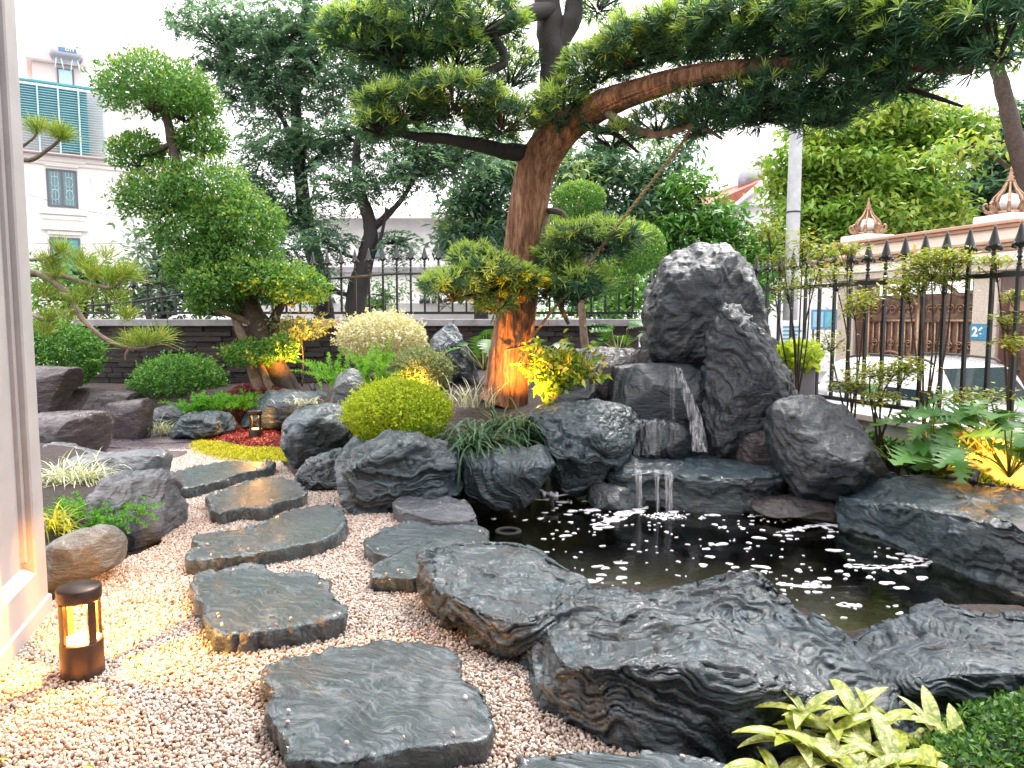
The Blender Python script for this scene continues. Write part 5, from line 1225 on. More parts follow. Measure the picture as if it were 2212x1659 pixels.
# ---------------------------------------------------------------- cloud-pruned tree on the left
ct = E('cloud_pruned_tree', 'cloud-pruned tree with leaning trunk and many small-leaved pads', 'tree', P(600, 845, 10.6))
YC = 10.6
trk = [P(612, 858, YC), P(585, 780, YC), P(560, 700, YC), P(515, 620, YC), P(470, 540, YC), P(425, 450, YC), P(388, 365, YC), P(372, 310, YC), P(362, 262, YC), P(340, 215, YC)]
M('trunk', tube(trk, [.20, .16, .15, .14, .12, .10, .085, .075, .06, .03], 14, 70, .35, 3), MR['bark'], parent=ct)
for pts, rr_, m in (([P(566, 858, 10.4), P(545, 790, 10.4), P(525, 730, 10.45), P(500, 670, 10.5)], [.10, .08, .07, .05], 'bark_p'), ([P(640, 858, 10.75), P(600, 790, 10.7), P(585, 720, 10.7), P(610, 650, 10.7)], [.16, .12, .10, .05], 'bark'), ([P(590, 858, 10.3), P(575, 815, 10.3), P(560, 780, 10.35)], [.06, .05, .03], 'bark_p'),
                    ([P(392, 372, YC), P(410, 350, YC), P(440, 330, YC)], [.06, .05, .03], 'bark_p'), ([P(372, 310, YC), P(330, 330, YC), P(300, 340, YC)], [.045, .035, .02], 'bark'), ([P(515, 620, YC), P(560, 600, 10.4), P(620, 630, 10.3)], [.06, .045, .02], 'bark'), ([P(560, 705, YC), P(500, 680, 10.4), P(465, 670, 10.3)], [.06, .045, .02], 'bark_p')):
    M('limb', tube(pts, rr_, 10, 24, .3, 5), MR[m], parent=ct)
CP = [(328, 190, 108, 68, 3600), (400, 225, 78, 48, 1900), (300, 330, 62, 42, 1500), (436, 306, 52, 42, 1400), (345, 425, 96, 58, 2600), (440, 415, 105, 70, 3200), (520, 480, 90, 66, 2800), (420, 500, 100, 56, 2400), (500, 560, 105, 60, 2900), (410, 580, 60, 42, 1200), (468, 662, 60, 26, 1100), (470, 615, 70, 40, 1700), (545, 605, 65, 45, 1700), (628, 622, 78, 50, 2300), (590, 600, 40, 30, 800), (540, 765, 58, 30, 1300), (605, 755, 38, 30, 900)]
for k, (x, y, rx, ry, n) in enumerate(CP):
    Yk = YC + random.uniform(-.25, .2) - (.25 if y > 600 else 0)
    c = P(x, y, Yk); r = (rx * PX(Yk), rx * PX(Yk) * .9, ry * PX(Yk))
    foliage('leaf_pad', [ball(c, r, int(n * 1.3), .066, .030, thick=.34, seed=k, flat=-.75, young=.42, bump=.34, out=.6), ball(c - [0, 0, r[2] * .1], np.array(r) * .65, n // 3, .055, .028, flat=-.6)], LM['cloud'], ct)
    M('twigs', merge([tube([c - [0, 0, r[2] * .75], c + q * np.array(r) * .55 - [0, 0, r[2] * .35], c + q * np.array(r) * .8], [.018, .012, .004], 4, 6) for q in rnd_dirs(7) * np.array([1, 1, .5])]), MR['bark'], parent=ct)
# ---------------------------------------------------------------- the big leaning podocarpus
YT = 8.0
pt = E('podocarpus_tree', 'big leaning podocarpus with peeling red bark and long overhanging branch', 'tree', P(1092, 858, YT))
tp = np.array([P(1086, 872, YT), P(1092, 850, YT), P(1100, 780, YT), P(1112, 700, YT), P(1124, 600, YT), P(1134, 500, YT), P(1146, 420, YT), P(1160, 360, 7.95), P(1190, 310, 7.85), P(1240, 262, 7.7), P(1310, 222, 7.45), P(1400, 190, 7.15), P(1500, 165, 6.8), P(1620, 148, 6.4), P(1760, 140, 6.0), P(1920, 140, 5.6), P(2100, 150, 5.2)])
tr_ = np.array([.26, .24, .215, .20, .19, .185, .185, .20, .185, .15, .125, .105, .09, .075, .06, .045, .03])
def bark_tube(pts, rad, sides, n, seed, amp=0.10):
    q = spline(np.c_[pts, rad], n); c, r = q[:, :3], q[:, 3]
    t = unit(np.gradient(c, axis=0)); a = unit(np.cross(t, [0.05, 1, 0.1])); b = np.cross(t, a)
    th = np.arange(sides) * 2 * math.pi / sides
    s = np.r_[0, np.cumsum(np.linalg.norm(np.diff(c, axis=0), axis=1))]
    tw = th[None] + s[:, None] * .35
    u = np.stack([np.cos(tw) * 2.6, np.sin(tw) * 2.6, np.repeat(s[:, None], sides, 1) * 1.1], -1).reshape(-1, 3)
    h = 1 - 2 * np.abs(fbm(u * np.array([1.6, 1.6, 1]), 4, seed, .55)); g = fbm(u * np.array([.8, .8, 1.0]), 3, seed + 7)
    rr_ = r[:, None] * (1 + amp * h.reshape(n, sides) + amp * 1.1 * g.reshape(n, sides))
    v = c[:, None] + (a[:, None] * np.cos(th)[None, :, None] + b[:, None] * np.sin(th)[None, :, None]) * rr_[..., None]
    return v.reshape(-1, 3), grid_faces(n, sides)
M('trunk', bark_tube(tp, tr_, 96, 300, 8), MR['podbark'], parent=pt)
LB = {'up': ([P(1172, 345, 8.05), P(1188, 270, 8.15), P(1196, 160, 8.2), P(1188, 60, 8.2), P(1178, -60, 8.2)], [.15, .15, .145, .14, .13], 'bark_d'),
      'up2': ([P(1198, 130, 8.2), P(1215, 80, 8.2), P(1238, 30, 8.2), P(1240, -50, 8.2)], [.10, .10, .10, .09], 'bark_d'),
      'la': ([P(1155, 330, 7.95), P(1100, 328, 7.8), P(1040, 315, 7.6), P(960, 300, 7.4), P(880, 292, 7.3), P(800, 270, 7.2)], [.10, .085, .07, .055, .04, .02], 'bark_d'),
      'lb': ([P(1190, 20, 8.15), P(1130, 35, 7.9), P(1060, 70, 7.7), P(960, 100, 7.5), P(850, 112, 7.3), P(760, 100, 7.2)], [.09, .08, .07, .06, .045, .025], 'bark_d'),
      'lc': ([P(1060, 70, 7.7), P(1090, 130, 7.6), P(1040, 160, 7.5), P(950, 190, 7.4)], [.05, .045, .035, .02], 'bark_d'),
      'r1': ([P(1300, 225, 7.5), P(1340, 265, 7.3), P(1420, 290, 7.1), P(1500, 270, 6.9), P(1560, 300, 6.7)], [.05, .045, .035, .025, .012], 'bark_p'),
      'r2': ([P(1250, 262, 7.6), P(1290, 280, 7.5), P(1330, 290, 7.5), P(1380, 330, 7.4)], [.05, .045, .03, .012], 'bark_d'),
      'r3': ([P(1620, 150, 6.4), P(1680, 200, 6.3), P(1760, 230, 6.2), P(1840, 250, 6.1)], [.04, .03, .02, .01], 'bark_d'),
      'r4': ([P(1500, 166, 6.8), P(1560, 210, 6.7), P(1620, 250, 6.6), P(1680, 262, 6.5)], [.04, .03, .02, .01], 'bark_d'),
      'r5': ([P(1860, 140, 5.75), P(1920, 180, 5.7), P(1990, 200, 5.6), P(2080, 230, 5.5)], [.04, .03, .02, .01], 'bark_d'),
      'low': ([P(1182, 455, 8.0), P(1172, 520, 7.9), P(1168, 580, 7.85), P(1200, 640, 7.8), P(1228, 700, 7.85)], [.035, .038, .035, .03, .02], 'bark_p'),
      'lowr': ([P(1180, 455, 8.0), P(1215, 462, 7.8), P(1235, 500, 7.7), P(1300, 530, 7.6), P(1370, 520, 7.6)], [.035, .03, .03, .02, .01], 'bark'),
      'lowl': ([P(1125, 610, 7.95), P(1080, 625, 7.7), P(1020, 640, 7.5), P(960, 650, 7.4)], [.04, .03, .025, .012], 'bark_d')}
for k, (pts, rr_, m) in LB.items(): M('branch', tube(pts, rr_, 12, len(pts) * 8, .25, 4), MR[m], parent=pt)
PADS = [  # x, y, half width, half height, depth, half depth (m), shoots
 (870, 232, 95, 42, 7.2, .5, 210), (980, 215, 105, 46, 7.3, .6, 280), (1085, 255, 80, 40, 7.5, .5, 190), (820, 270, 50, 30, 7.1, .35, 80),
 (780, 75, 95, 45, 7.1, .5, 220), (900, 50, 120, 58, 7.2, .65, 330), (1030, 35, 110, 55, 7.5, .6, 260), (860, 120, 90, 34, 7.3, .5, 150), (980, 120, 90, 40, 7.6, .5, 130), (1100, 150, 70, 50, 8.4, .5, 110),
 (1215, 235, 60, 60, 7.6, .4, 150), (1290, 150, 80, 45, 7.5, .5, 220), (1370, 105, 90, 52, 7.2, .55, 270), (1470, 75, 100, 55, 6.9, .6, 320), (1590, 55, 110, 66, 6.4, .65, 340), (1720, 55, 120, 72, 6.0, .65, 360), (1860, 45, 130, 78, 5.6, .65, 360), (2010, 45, 140, 88, 5.2, .6, 340), (2160, 55, 130, 95, 4.8, .55, 280),
 (1500, 225, 80, 26, 7.1, .4, 70), (1590, 215, 90, 34, 6.8, .5, 110), (1700, 200, 100, 46, 6.3, .55, 150), (1820, 190, 110, 46, 6.0, .55, 140), (1950, 165, 110, 42, 5.6, .5, 120), (1640, 245, 80, 26, 6.5, .4, 80), (1780, 255, 80, 24, 6.2, .4, 60), (1420, 270, 70, 30, 7.2, .5, 70), (1520, 270, 60, 26, 6.9, .4, 50), (1320, 300, 60, 24, 7.6, .45, 60),
 (1290, 5, 60, 25, 8.4, .5, 60), (1060, 590, 70, 42, 7.5, .4, 170), (980, 620, 72, 40, 7.4, .4, 170), (1120, 610, 60, 42, 7.55, .25, 110), (1070, 655, 45, 25, 7.5, .25, 50), (1290, 515, 110, 40, 7.6, .45, 260), (1200, 560, 50, 36, 7.8, .3, 80), (1245, 615, 75, 45, 7.7, .4, 190), (1180, 620, 40, 35, 7.7, .25, 70), (1020, 560, 50, 30, 7.6, .3, 80)]
for k, (x, y, rx, ry, Yk, dy, n) in enumerate(PADS):
    c = P(x, y, Yk); r = (rx * PX(Yk), dy, ry * PX(Yk))
    hang = (y > 150 and x > 1400) or (k == 28)
    foliage('leaf_pad', [pad(c, r, int(n * 1.5), .115, .0105, 13, .3 if hang else .85, k, .6 if hang else .2)], LM['pod'], pt)
    tw = []
    for q in rnd_dirs(14): tw.append(tube([c - [0, 0, r[2] * .6] + q * np.array(r) * .15, c + q * np.array(r) * .5 - [0, 0, r[2] * .25], c + q * np.array(r) * .9], [.014, .009, .004], 4, 6))
    M('twigs', merge(tw), MR['bark_d'], parent=pt)
# ================================================================ trees beyond the fence
def clumpy(c, r, n, L, W, per=26, sig=.22, young=.1, droop=.5, seed=0):
    m = max(3, n // per); d = rnd_dirs(m); rad = RNG.random(m) ** .45
    cc = np.asarray(c) + d * np.asarray(r) * rad[:, None]
    p = np.repeat(cc, per, 0); p = p + RNG.normal(size=p.shape) * sig * np.array([1, 1, .55])
    ax = unit(rnd_dirs(len(p)) * np.array([1, 1, .5]) + np.array([0, 0, -droop]) * RNG.random((len(p), 1)))
    cl = np.repeat(RNG.random(m), per)
    col = np.c_[np.clip(cl * .6 + RNG.random(len(p)) * .5, 0, 1), (np.repeat(RNG.random(m) < young, per)) * RNG.uniform(.3, 1, len(p)), np.zeros(len(p))]
    return leafset(p, ax, unit(np.array([0, 0, 1.0]) + rnd_dirs(len(p)) * .7), RNG.uniform(.7, 1.3, len(p)) * L, RNG.uniform(.7, 1.3, len(p)) * W, col, .2, .1)
def fronds(c, r, n, L=.5, per=22, young=.05):
    """drooping feathery sprays: leaflets in two ranks along a curved rachis"""
    m = max(4, n // per); d = rnd_dirs(m); cc = np.asarray(c) + d * np.asarray(r) * (RNG.random(m) ** .45)[:, None]
    az = RNG.uniform(0, 6.28, m); el = RNG.uniform(-1.0, .7, m); h = np.c_[np.cos(az), np.sin(az), np.zeros(m)]
    t = np.tile(np.linspace(.08, 1, per), m); H = np.repeat(h, per, 0); el_ = np.repeat(el, per); LL = np.repeat(RNG.uniform(.6, 1.2, m) * L, per)
    p = np.repeat(cc, per, 0) + H * (LL * t * np.cos(el_))[:, None] + np.array([0, 0, 1.0]) * (LL * (t * np.sin(el_) - .5 * t * t))[:, None]
    sgn = np.tile(np.where(np.arange(per) % 2, 1.0, -1.0), m)[:, None]
    ax = unit(np.c_[-H[:, 1], H[:, 0], np.zeros(len(p))] * sgn + H * .55 + np.array([0, 0, -.25]) + rnd_dirs(len(p)) * .38)
    col = np.c_[np.clip(np.repeat(RNG.random(m), per) * .7 + RNG.random(len(p)) * .35, 0, 1), np.repeat((RNG.random(m) < young) * .6, per), np.zeros(len(p))]
    w = np.sin(np.clip(t * .8 + .2, 0, 1) * 3.0) ** .5
    return leafset(p, ax, np.array([0, 0, 1.0]) + rnd_dirs(len(p)) * .3, LL * .34 * w, .045, col, .1, .12)
def tree(label, trunks, blobs, mat, L, W, dens, bark='bark_d', name='tree', young=.1, droop=.5, sig=.22, per=26, group='trees beyond the fence', dy=1.0, feather=False):
    b0 = trunks[0][0][0]
    e = E(name, label, 'tree', (b0[0], b0[1], -.6), group)
    for pts, rr_ in trunks: M('trunk', tube(pts, rr_, 10, len(pts) * 7, .2, 2), MR[bark], parent=e)
    tips = np.array([q for pts, _ in trunks for q in pts[1:]])
    sets = []
    for k, (x, y, rx, ry, Y) in enumerate(blobs):
        lim = []
        c = P(x, y, Y); r = (rx * PX(Y), rx * PX(Y) * dy, ry * PX(Y))
        nn_ = int(dens * r[0] * r[2] * 3.14)
        sets.append(fronds(c, r, nn_, .42) if feather else clumpy(c, r, nn_, L, W, per, sig, young, droop, k))
        t = tips[np.argmin(np.linalg.norm(tips - c, axis=1))]
        m_ = (t + c) / 2 + [0, 0, -.1 * np.linalg.norm(t - c)]
        lim.append(tube([t, m_, c + [0, 0, .2 * r[2]]], [.05, .035, .012], 5, 8))
        for q in rnd_dirs(5): lim.append(tube([m_, (m_ + c) / 2 + q * np.array(r) * .3, c + q * np.array(r) * .8], [.03, .02, .006], 4, 6))
        M('limb', merge(lim), MR[bark], parent=e)
    foliage('crown', sets, mat, e); return e
Y1 = 17.0
tree('tall feathery dark green tree rising left of the podocarpus behind the fence',
     [([P(705, 720, Y1), P(690, 600, Y1), P(662, 480, Y1), P(645, 340, Y1), P(640, 200, Y1), P(655, 60, Y1), P(665, -60, Y1)], [.24, .2, .17, .14, .11, .08, .05]), ([P(645, 340, Y1), P(600, 240, Y1), P(520, 160, Y1)], [.07, .05, .03]), ([P(641, 200, Y1), P(700, 120, Y1), P(760, 60, Y1)], [.06, .05, .03]), ([P(650, 380, Y1), P(700, 330, Y1), P(790, 270, Y1)], [.06, .04, .03])],
     [(470, 50, 110, 50, 17), (580, 90, 120, 70, 17), (700, 40, 130, 60, 17.3), (560, 200, 90, 60, 17), (690, 170, 110, 70, 17), (820, 40, 90, 50, 17.5), (830, 170, 90, 70, 17.5), (600, 320, 95, 60, 16.8), (560, 420, 80, 60, 16.8), (480, 140, 70, 40, 17.2), (690, 300, 90, 50, 16.7), (640, 470, 80, 50, 17)], LM['acacia'], .16, .05, 2600, feather=True)
tree('second feathery tree with forked dark trunk between the villa and the fence',
     [([P(772, 730, 16), P(770, 640, 16), P(790, 560, 16), P(800, 490, 16), P(775, 400, 16), P(770, 320, 16), P(790, 230, 16)], [.24, .22, .18, .15, .11, .08, .05]), ([P(798, 500, 16), P(860, 440, 16), P(900, 380, 16)], [.09, .06, .03]), ([P(780, 600, 16), P(820, 520, 15.9), P(835, 450, 15.9)], [.05, .04, .03])],
     [(740, 400, 90, 50, 16), (860, 370, 90, 50, 16), (770, 290, 80, 50, 16.2), (940, 330, 90, 60, 16.4), (700, 520, 70, 40, 16), (870, 520, 45, 35, 15.8), (600, 560, 70, 50, 16), (690, 600, 50, 30, 15.8), (1010, 320, 80, 50, 16.6), (900, 290, 70, 40, 16.4)], LM['acacia'], .15, .045, 2200, feather=True)
tree('dark mango tree showing left of the podocarpus trunk',
     [([P(1040, 720, 19), P(1040, 560, 19), P(1045, 460, 19), P(1060, 380, 19)], [.2, .17, .12, .06])], [(1010, 450, 60, 70, 19), (1060, 400, 60, 70, 19), (1000, 520, 55, 50, 18.8), (1070, 490, 60, 60, 19.2), (1095, 340, 55, 50, 19.3)], LM['mango'], .26, .075, 620, droop=.6)
tree('broad dark mango tree right of the podocarpus trunk',
     [([P(1330, 720, 19), P(1335, 580, 19), P(1350, 470, 19), P(1380, 400, 19)], [.22, .18, .12, .06]), ([P(1335, 560, 19), P(1280, 480, 19), P(1240, 420, 19)], [.1, .08, .04])], [(1240, 390, 80, 60, 19), (1320, 370, 80, 55, 19), (1400, 400, 80, 70, 19), (1280, 470, 90, 60, 19), (1420, 480, 90, 60, 18.8), (1240, 560, 80, 60, 18.8), (1350, 570, 90, 60, 18.6), (1450, 330, 50, 30, 19), (1300, 640, 90, 40, 18)], LM['mango'], .26, .075, 620, young=.12, droop=.6)
tree('medium green bushy tree in front of the red-roofed house',
     [([P(1540, 720, 18), P(1530, 600, 18), P(1520, 500, 18), P(1510, 430, 18)], [.2, .16, .1, .05])], [(1490, 410, 60, 45, 18), (1540, 470, 75, 55, 18), (1470, 500, 70, 50, 18), (1590, 540, 80, 60, 17.8), (1500, 580, 90, 60, 17.8), (1620, 620, 80, 60, 17.5), (1560, 650, 90, 50, 17.5)], LM['boxgreen'], .20, .07, 640, young=.2, droop=.5)
tree('large bright green broad-leaved tree right of the utility pole',
     [([P(1850, 740, 20), P(1850, 600, 20), P(1860, 480, 20), P(1880, 380, 20), P(1890, 300, 20)], [.3, .25, .18, .12, .06]), ([P(1860, 480, 20), P(1790, 400, 20), P(1750, 350, 20)], [.1, .08, .04]), ([P(1860, 470, 20), P(1960, 400, 20), P(2030, 350, 20)], [.1, .08, .04])],
     [(1800, 290, 95, 55, 20), (1900, 250, 100, 60, 20.3), (1990, 290, 90, 60, 20.3), (1740, 380, 90, 60, 19.8), (1850, 370, 100, 60, 19.6), (1960, 390, 95, 60, 19.8), (1760, 470, 100, 55, 19.5), (1880, 470, 110, 50, 19.4), (1990, 470, 80, 60, 19.6), (1690, 540, 60, 50, 19.4), (1800, 540, 110, 40, 19.3), (2070, 290, 70, 45, 20)], LM['bright'], .21, .105, 1050, young=.4, droop=.7, sig=.24, per=40)
tree('dark green tree at the far right behind the gate',
     [([P(2120, 740, 23), P(2120, 560, 23), P(2130, 430, 23), P(2150, 330, 23)], [.25, .2, .14, .07])], [(2090, 420, 70, 70, 23), (2170, 400, 80, 90, 23), (2230, 330, 80, 120, 23), (2060, 500, 60, 50, 22.8), (2160, 500, 80, 60, 22.6), (2250, 470, 80, 80, 22.6), (2170, 300, 70, 40, 23.2)], LM['mango'], .28, .13, 480, young=.15)
tree('slanting bare-trunked tree cut by the right edge, lime leaves above the gate',
     [([P(2290, 740, 13), P(2245, 560, 13), P(2215, 400, 13), P(2190, 290, 13), P(2160, 170, 13), P(2130, 60, 13)], [.17, .16, .15, .14, .12, .09]), ([P(2215, 400, 13), P(2150, 340, 13.3), P(2090, 320, 13.5)], [.05, .04, .02])], [(2110, 315, 60, 24, 13.5), (2050, 330, 40, 22, 13.6), (2180, 100, 70, 50, 13), (2080, 340, 50, 18, 13.8)], LM['bright'], .17, .08, 420, bark='bark', young=.5)
tree('grey-leaved small tree behind the fence under the cloud-pruned pads',
     [([P(350, 720, 13.6), P(350, 620, 13.6), P(345, 520, 13.6)], [.09, .07, .04])], [(340, 520, 60, 45, 13.6), (330, 600, 60, 55, 13.6), (390, 590, 55, 60, 13.6), (350, 660, 70, 40, 13.5), (440, 640, 50, 40, 13.6)], LM['grey'], .17, .075, 620, droop=.2)
tree('bright bushy tree behind the fence at the far left',
     [([P(180, 720, 13.2), P(180, 650, 13.2), P(190, 600, 13.2)], [.08, .06, .03])], [(160, 600, 70, 40, 13.2), (230, 610, 55, 45, 13.2), (120, 650, 70, 40, 13.2), (210, 660, 80, 35, 13.1), (100, 580, 40, 40, 13.3)], LM['cloud'], .13, .055, 900, young=.2, droop=.2)
tree('pale green street shrub seen through the middle of the fence',
     [([P(830, 700, 17.5), P(830, 660, 17.5), P(828, 640, 17.5)], [.05, .04, .02])], [(830, 635, 45, 30, 17.5), (790, 660, 40, 20, 17.4)], LM['cloud'], .12, .05, 800, young=.2)
tree('green hedge-like bush behind the fence left of the tall peak rock',
     [([P(1360, 720, 14), P(1360, 660, 14), P(1360, 620, 14)], [.06, .05, .03])], [(1340, 640, 50, 40, 14), (1380, 620, 40, 50, 14), (1300, 660, 60, 25, 13.8), (1200, 670, 60, 18, 13.8)], LM['boxgreen'], .13, .06, 900, young=.2)
# cloud-pruned balls just behind the podocarpus
cb2 = E('topiary_tree', 'small topiary tree with bright green balls behind the podocarpus trunk', 'tree', P(1262, 700, 10.6))
M('trunk', tube([P(1265, 760, 10.6), P(1255, 640, 10.6), P(1262, 540, 10.6), P(1250, 440, 10.6)], [.06, .05, .04, .03], 8, 20, .2), MR['bark_p'], parent=cb2)
M('limb', tube([P(1258, 600, 10.6), P(1320, 570, 10.5), P(1385, 545, 10.5)], [.035, .03, .02], 6, 12), MR['bark'], parent=cb2)
for x, y, rx, ry, n in ((1250, 430, 54, 36, 3800), (1382, 535, 52, 52, 3800), (1210, 500, 45, 34, 2200), (1320, 600, 50, 36, 2200)):
    c = P(x, y, 10.6); foliage('leaf_ball', [ball(c, (rx * PX(10.6),) * 2 + (ry * PX(10.6),), n, .05, .024, thick=.25, young=.6, bump=.08)], LM['lime'] if False else LM['cloud'], cb2)
# ================================================================ pine at the left edge
YP = 5.6
pn = E('pine_tree', 'pine with drooping needled branches reaching out from behind the pillar', 'tree', (P(20, 800, YP)[0], YP, bz(P(20, 800, YP)[0], YP)))
M('trunk', tube([P(10, 1060, YP), P(20, 800, YP), P(35, 600, YP), P(30, 350, YP), P(25, 200, YP)], [.09, .08, .07, .05, .03], 10, 40, .25), MR['bark'], parent=pn)
for pts, rr_ in (([P(35, 590, YP), P(85, 592, 5.5), P(125, 615, 5.4), P(155, 650, 5.35), P(180, 690, 5.3), P(222, 728, 5.25), P(280, 752, 5.2), P(322, 748, 5.2), P(345, 735, 5.2)], [.03, .024, .022, .02, .018, .015, .012, .008, .005]), ([P(85, 592, 5.5), P(140, 598, 5.4), P(190, 612, 5.35), P(240, 622, 5.3), P(270, 600, 5.3)], [.02, .017, .014, .011, .006]), ([P(30, 340, YP), P(68, 345, 5.5), P(105, 322, 5.5), P(130, 302, 5.5)], [.02, .016, .013, .01]), ([P(30, 330, YP), P(70, 300, 5.5), P(80, 285, 5.5)], [.014, .01, .008]), ([P(280, 752, 5.2), P(272, 765, 5.2), P(270, 778, 5.2)], [.01, .008, .004]), ([P(40, 560, YP), P(90, 560, 5.4), P(130, 545, 5.4)], [.015, .012, .006]), ([P(40, 660, YP), P(90, 690, 5.4), P(120, 690, 5.4)], [.015, .012, .006])):
    M('branch', tube(pts, rr_, 7, len(pts) * 6, .2), MR['bark_p'], parent=pn)
tuft = []
for x, y, Y, dx, dz, L, n in ((130, 300, 5.5, .3, .9, .17, 240), (82, 285, 5.5, -.1, 1, .16, 150), (282, 748, 5.2, -.4, .9, .17, 70), (300, 745, 5.2, .0, 1, .17, 70), (322, 742, 5.2, .3, .9, .17, 80), (346, 734, 5.2, .6, .7, .16, 70), (272, 690, 5.3, .1, 1, .15, 110), (200, 600, 5.35, .2, 1, .18, 130), (240, 612, 5.3, .3, 1, .18, 140), (270, 600, 5.3, .5, .8, .18, 140), (120, 600, 5.4, .0, 1, .16, 80), (95, 640, 5.4, .2, 1, .16, 100), (130, 548, 5.4, .3, 1, .17, 110), (150, 690, 5.35, .2, 1, .15, 90), (110, 690, 5.4, .1, 1, .15, 110), (190, 640, 5.3, .0, 1, .15, 90), (165, 655, 5.35, -.2, 1, .14, 70), (230, 560, 5.4, .2, 1, .16, 60), (110, 575, 5.4, .1, 1, .18, 120), (170, 575, 5.4, .2, 1, .18, 120), (250, 650, 5.35, .2, 1, .16, 90), (95, 720, 5.4, .2, 1, .16, 100)):
    n = int(n * 1.5); p = np.repeat(P(x, y, Y)[None], n, 0) + RNG.normal(size=(n, 3)) * .018
    ax = unit(np.array([dx, RNG.uniform(-.2, .2), dz]) + rnd_dirs(n) * .85)
    tuft.append(leafset(p, ax, rnd_dirs(n), RNG.uniform(.75, 1.1, n) * L, .0042, tones(n, .3), 0, .15, 2))
foliage('needles', tuft, LM['pine'], pn)
# ================================================================ ferns, grasses, ground cover
def plumes(base, n, L, rad, spread, mat, e, nl=110, leaf=.03, w=.005, lean=(0, 0), name='fronds', droop=.9):
    sets = []
    for k in range(n):
        a = random.uniform(0, 6.28); el = random.uniform(.6, 1.45); l = L * random.uniform(.65, 1.1)
        h = np.array([math.cos(a) + lean[0], math.sin(a) + lean[1], 0]); t = np.sort(RNG.random(nl))
        ang = el - droop * t; st = np.c_[np.cumsum(np.cos(ang)) / nl, np.cumsum(np.sin(ang)) / nl] * l
        b = np.asarray(base) + np.array([RNG.normal() * spread[0], RNG.normal() * spread[1], 0])
        p = b + h[None] * st[:, :1] + np.array([0, 0, 1.0]) * st[:, 1:]
        tang = unit(h[None] * np.cos(ang)[:, None] + np.array([0, 0, 1.0]) * np.sin(ang)[:, None])
        ax = unit(tang * .8 + rnd_dirs(nl)); prof = np.sin(np.clip(t, 0.04, 1) * 2.9) ** .6
        sets.append(leafset(p, ax, rnd_dirs(nl), leaf * prof + .004, w, tones(nl, .25), .1))
    foliage(name, sets, mat, e)
def at_bed(x, y, Y):
    p = P(x, y, Y); return np.array([p[0], Y, bz(p[0], Y)])
b = P(785, 842, 8.4); e = E('foxtail_fern', 'foxtail fern with upright bright green plumes before the cream shrub', 'fern', b)
plumes(b, 30, .60, .03, (.17, .08), LM['fern'], e, 210, .05, .010, (0, -.2), droop=.45)
b = P(690, 828, 8.9); e = E('foxtail_fern', 'smaller foxtail fern stretching left towards the cloud-pruned tree', 'fern', b)
plumes(b + [.18, 0, 0], 6, .42, .03, (.05, .04), LM['fern'], e, 150, .045, .009, (-.9, 0))
b = P(440, 888, 9.7); e = E('lacy_fern', 'soft lacy green fern below the dark green ball shrub', 'fern', b)
plumes(b, 60, .34, .03, (.14, .08), LM['moss'], e, 90, .05, .010, droop=1.2)
b = P(515, 880, 9.9); e = E('lacy_fern', 'soft lacy fern spreading behind the striped slate rock', 'fern', b)
plumes(b, 50, .30, .03, (.16, .08), LM['moss'], e, 90, .05, .010, droop=1.2)
b = P(185, 1150, 4.75); e = E('lacy_fern', 'bright green feathery fern between the pillar and the pale grooved rock', 'fern', b)
plumes(b + [.03, .1, .04], 170, .28, .03, (.12, .10), LM['moss'], e, 70, .030, .007, droop=1.5)
def grass(label, x, y, Y, n, L, W, mat, sp=(.08, .06), el=(.7, 1.5), dr=(1.2, 2.6), name='grass_clump', cat='grass', lean=0.0, seg=7):
    b = P(x, y, Y); e = E(name, label, cat, b)
    base = b + RNG.normal(size=(n, 3)) * np.array([sp[0], sp[1], 0])
    foliage('blades', [blades(base, RNG.uniform(0, 6.28, n) + lean, RNG.uniform(.6, 1.1, n) * L, RNG.uniform(.8, 1.2, n) * W, RNG.uniform(el[0], el[1], n), RNG.uniform(dr[0], dr[1], n), seg, tones(n, .15))], mat, e); return e
g = grass('dark strappy grass clump spilling over the trough-shaped rock', 1025, 1000, 6.35, 260, .78, .019, LM['lir'], (.10, .06), (.75, 1.5), (1.6, 3.0))
for dx, L in ((-.1, .30), (.05, .34), (.15, .28), (.22, .3)):
    q = wloc(g) + [dx, .05, 0]; n = 70; t = np.linspace(.5, 1, n)[:, None]
    p = q + np.array([dx * .4, -.05, L]) * t; foliage('flower_spike', [leafset(p, unit(rnd_dirs(n) + [0, 0, .3]), rnd_dirs(n), .014, .010, tones(n, .2), .1)], LM['spider'], g)
grass('dark strappy grass clump at the foot of the leaning trunk', 1110, 955, 6.75, 220, .62, .016, LM['lir'], (.14, .06), (.75, 1.5), (1.4, 2.8))
grass('thin grey-purple grass behind the yellow-green ball shrub', 1010, 880, 7.6, 60, .38, .009, LM['spider'], (.14, .05), (.9, 1.5), (.5, 1.4))
grass('pale striped grass over the pale rock beside the pillar', 165, 1055, 5.75, 340, .42, .009, LM['spider'], (.10, .09))
grass('yellow-green grass blades arching next to the pillar', 112, 1150, 4.45, 90, .34, .010, LM['ygc'], (.05, .08), (.6, 1.4), (1.2, 2.4))
grass('pale striped grass beside the bucket-shaped stone seat', 350, 935, 9.35, 150, .28, .009, LM['spider'], (.09, .05))
grass('small striped grass tuft on the flat-topped slate rock', 660, 872, 9.1, 80, .22, .008, LM['spider'], (.10, .04), (.5, 1.2))
grass('small striped grass tuft between the egg-shaped rock and the ball shrub', 775, 878, 7.4, 60, .2, .007, LM['spider'], (.07, .04), (.5, 1.2))
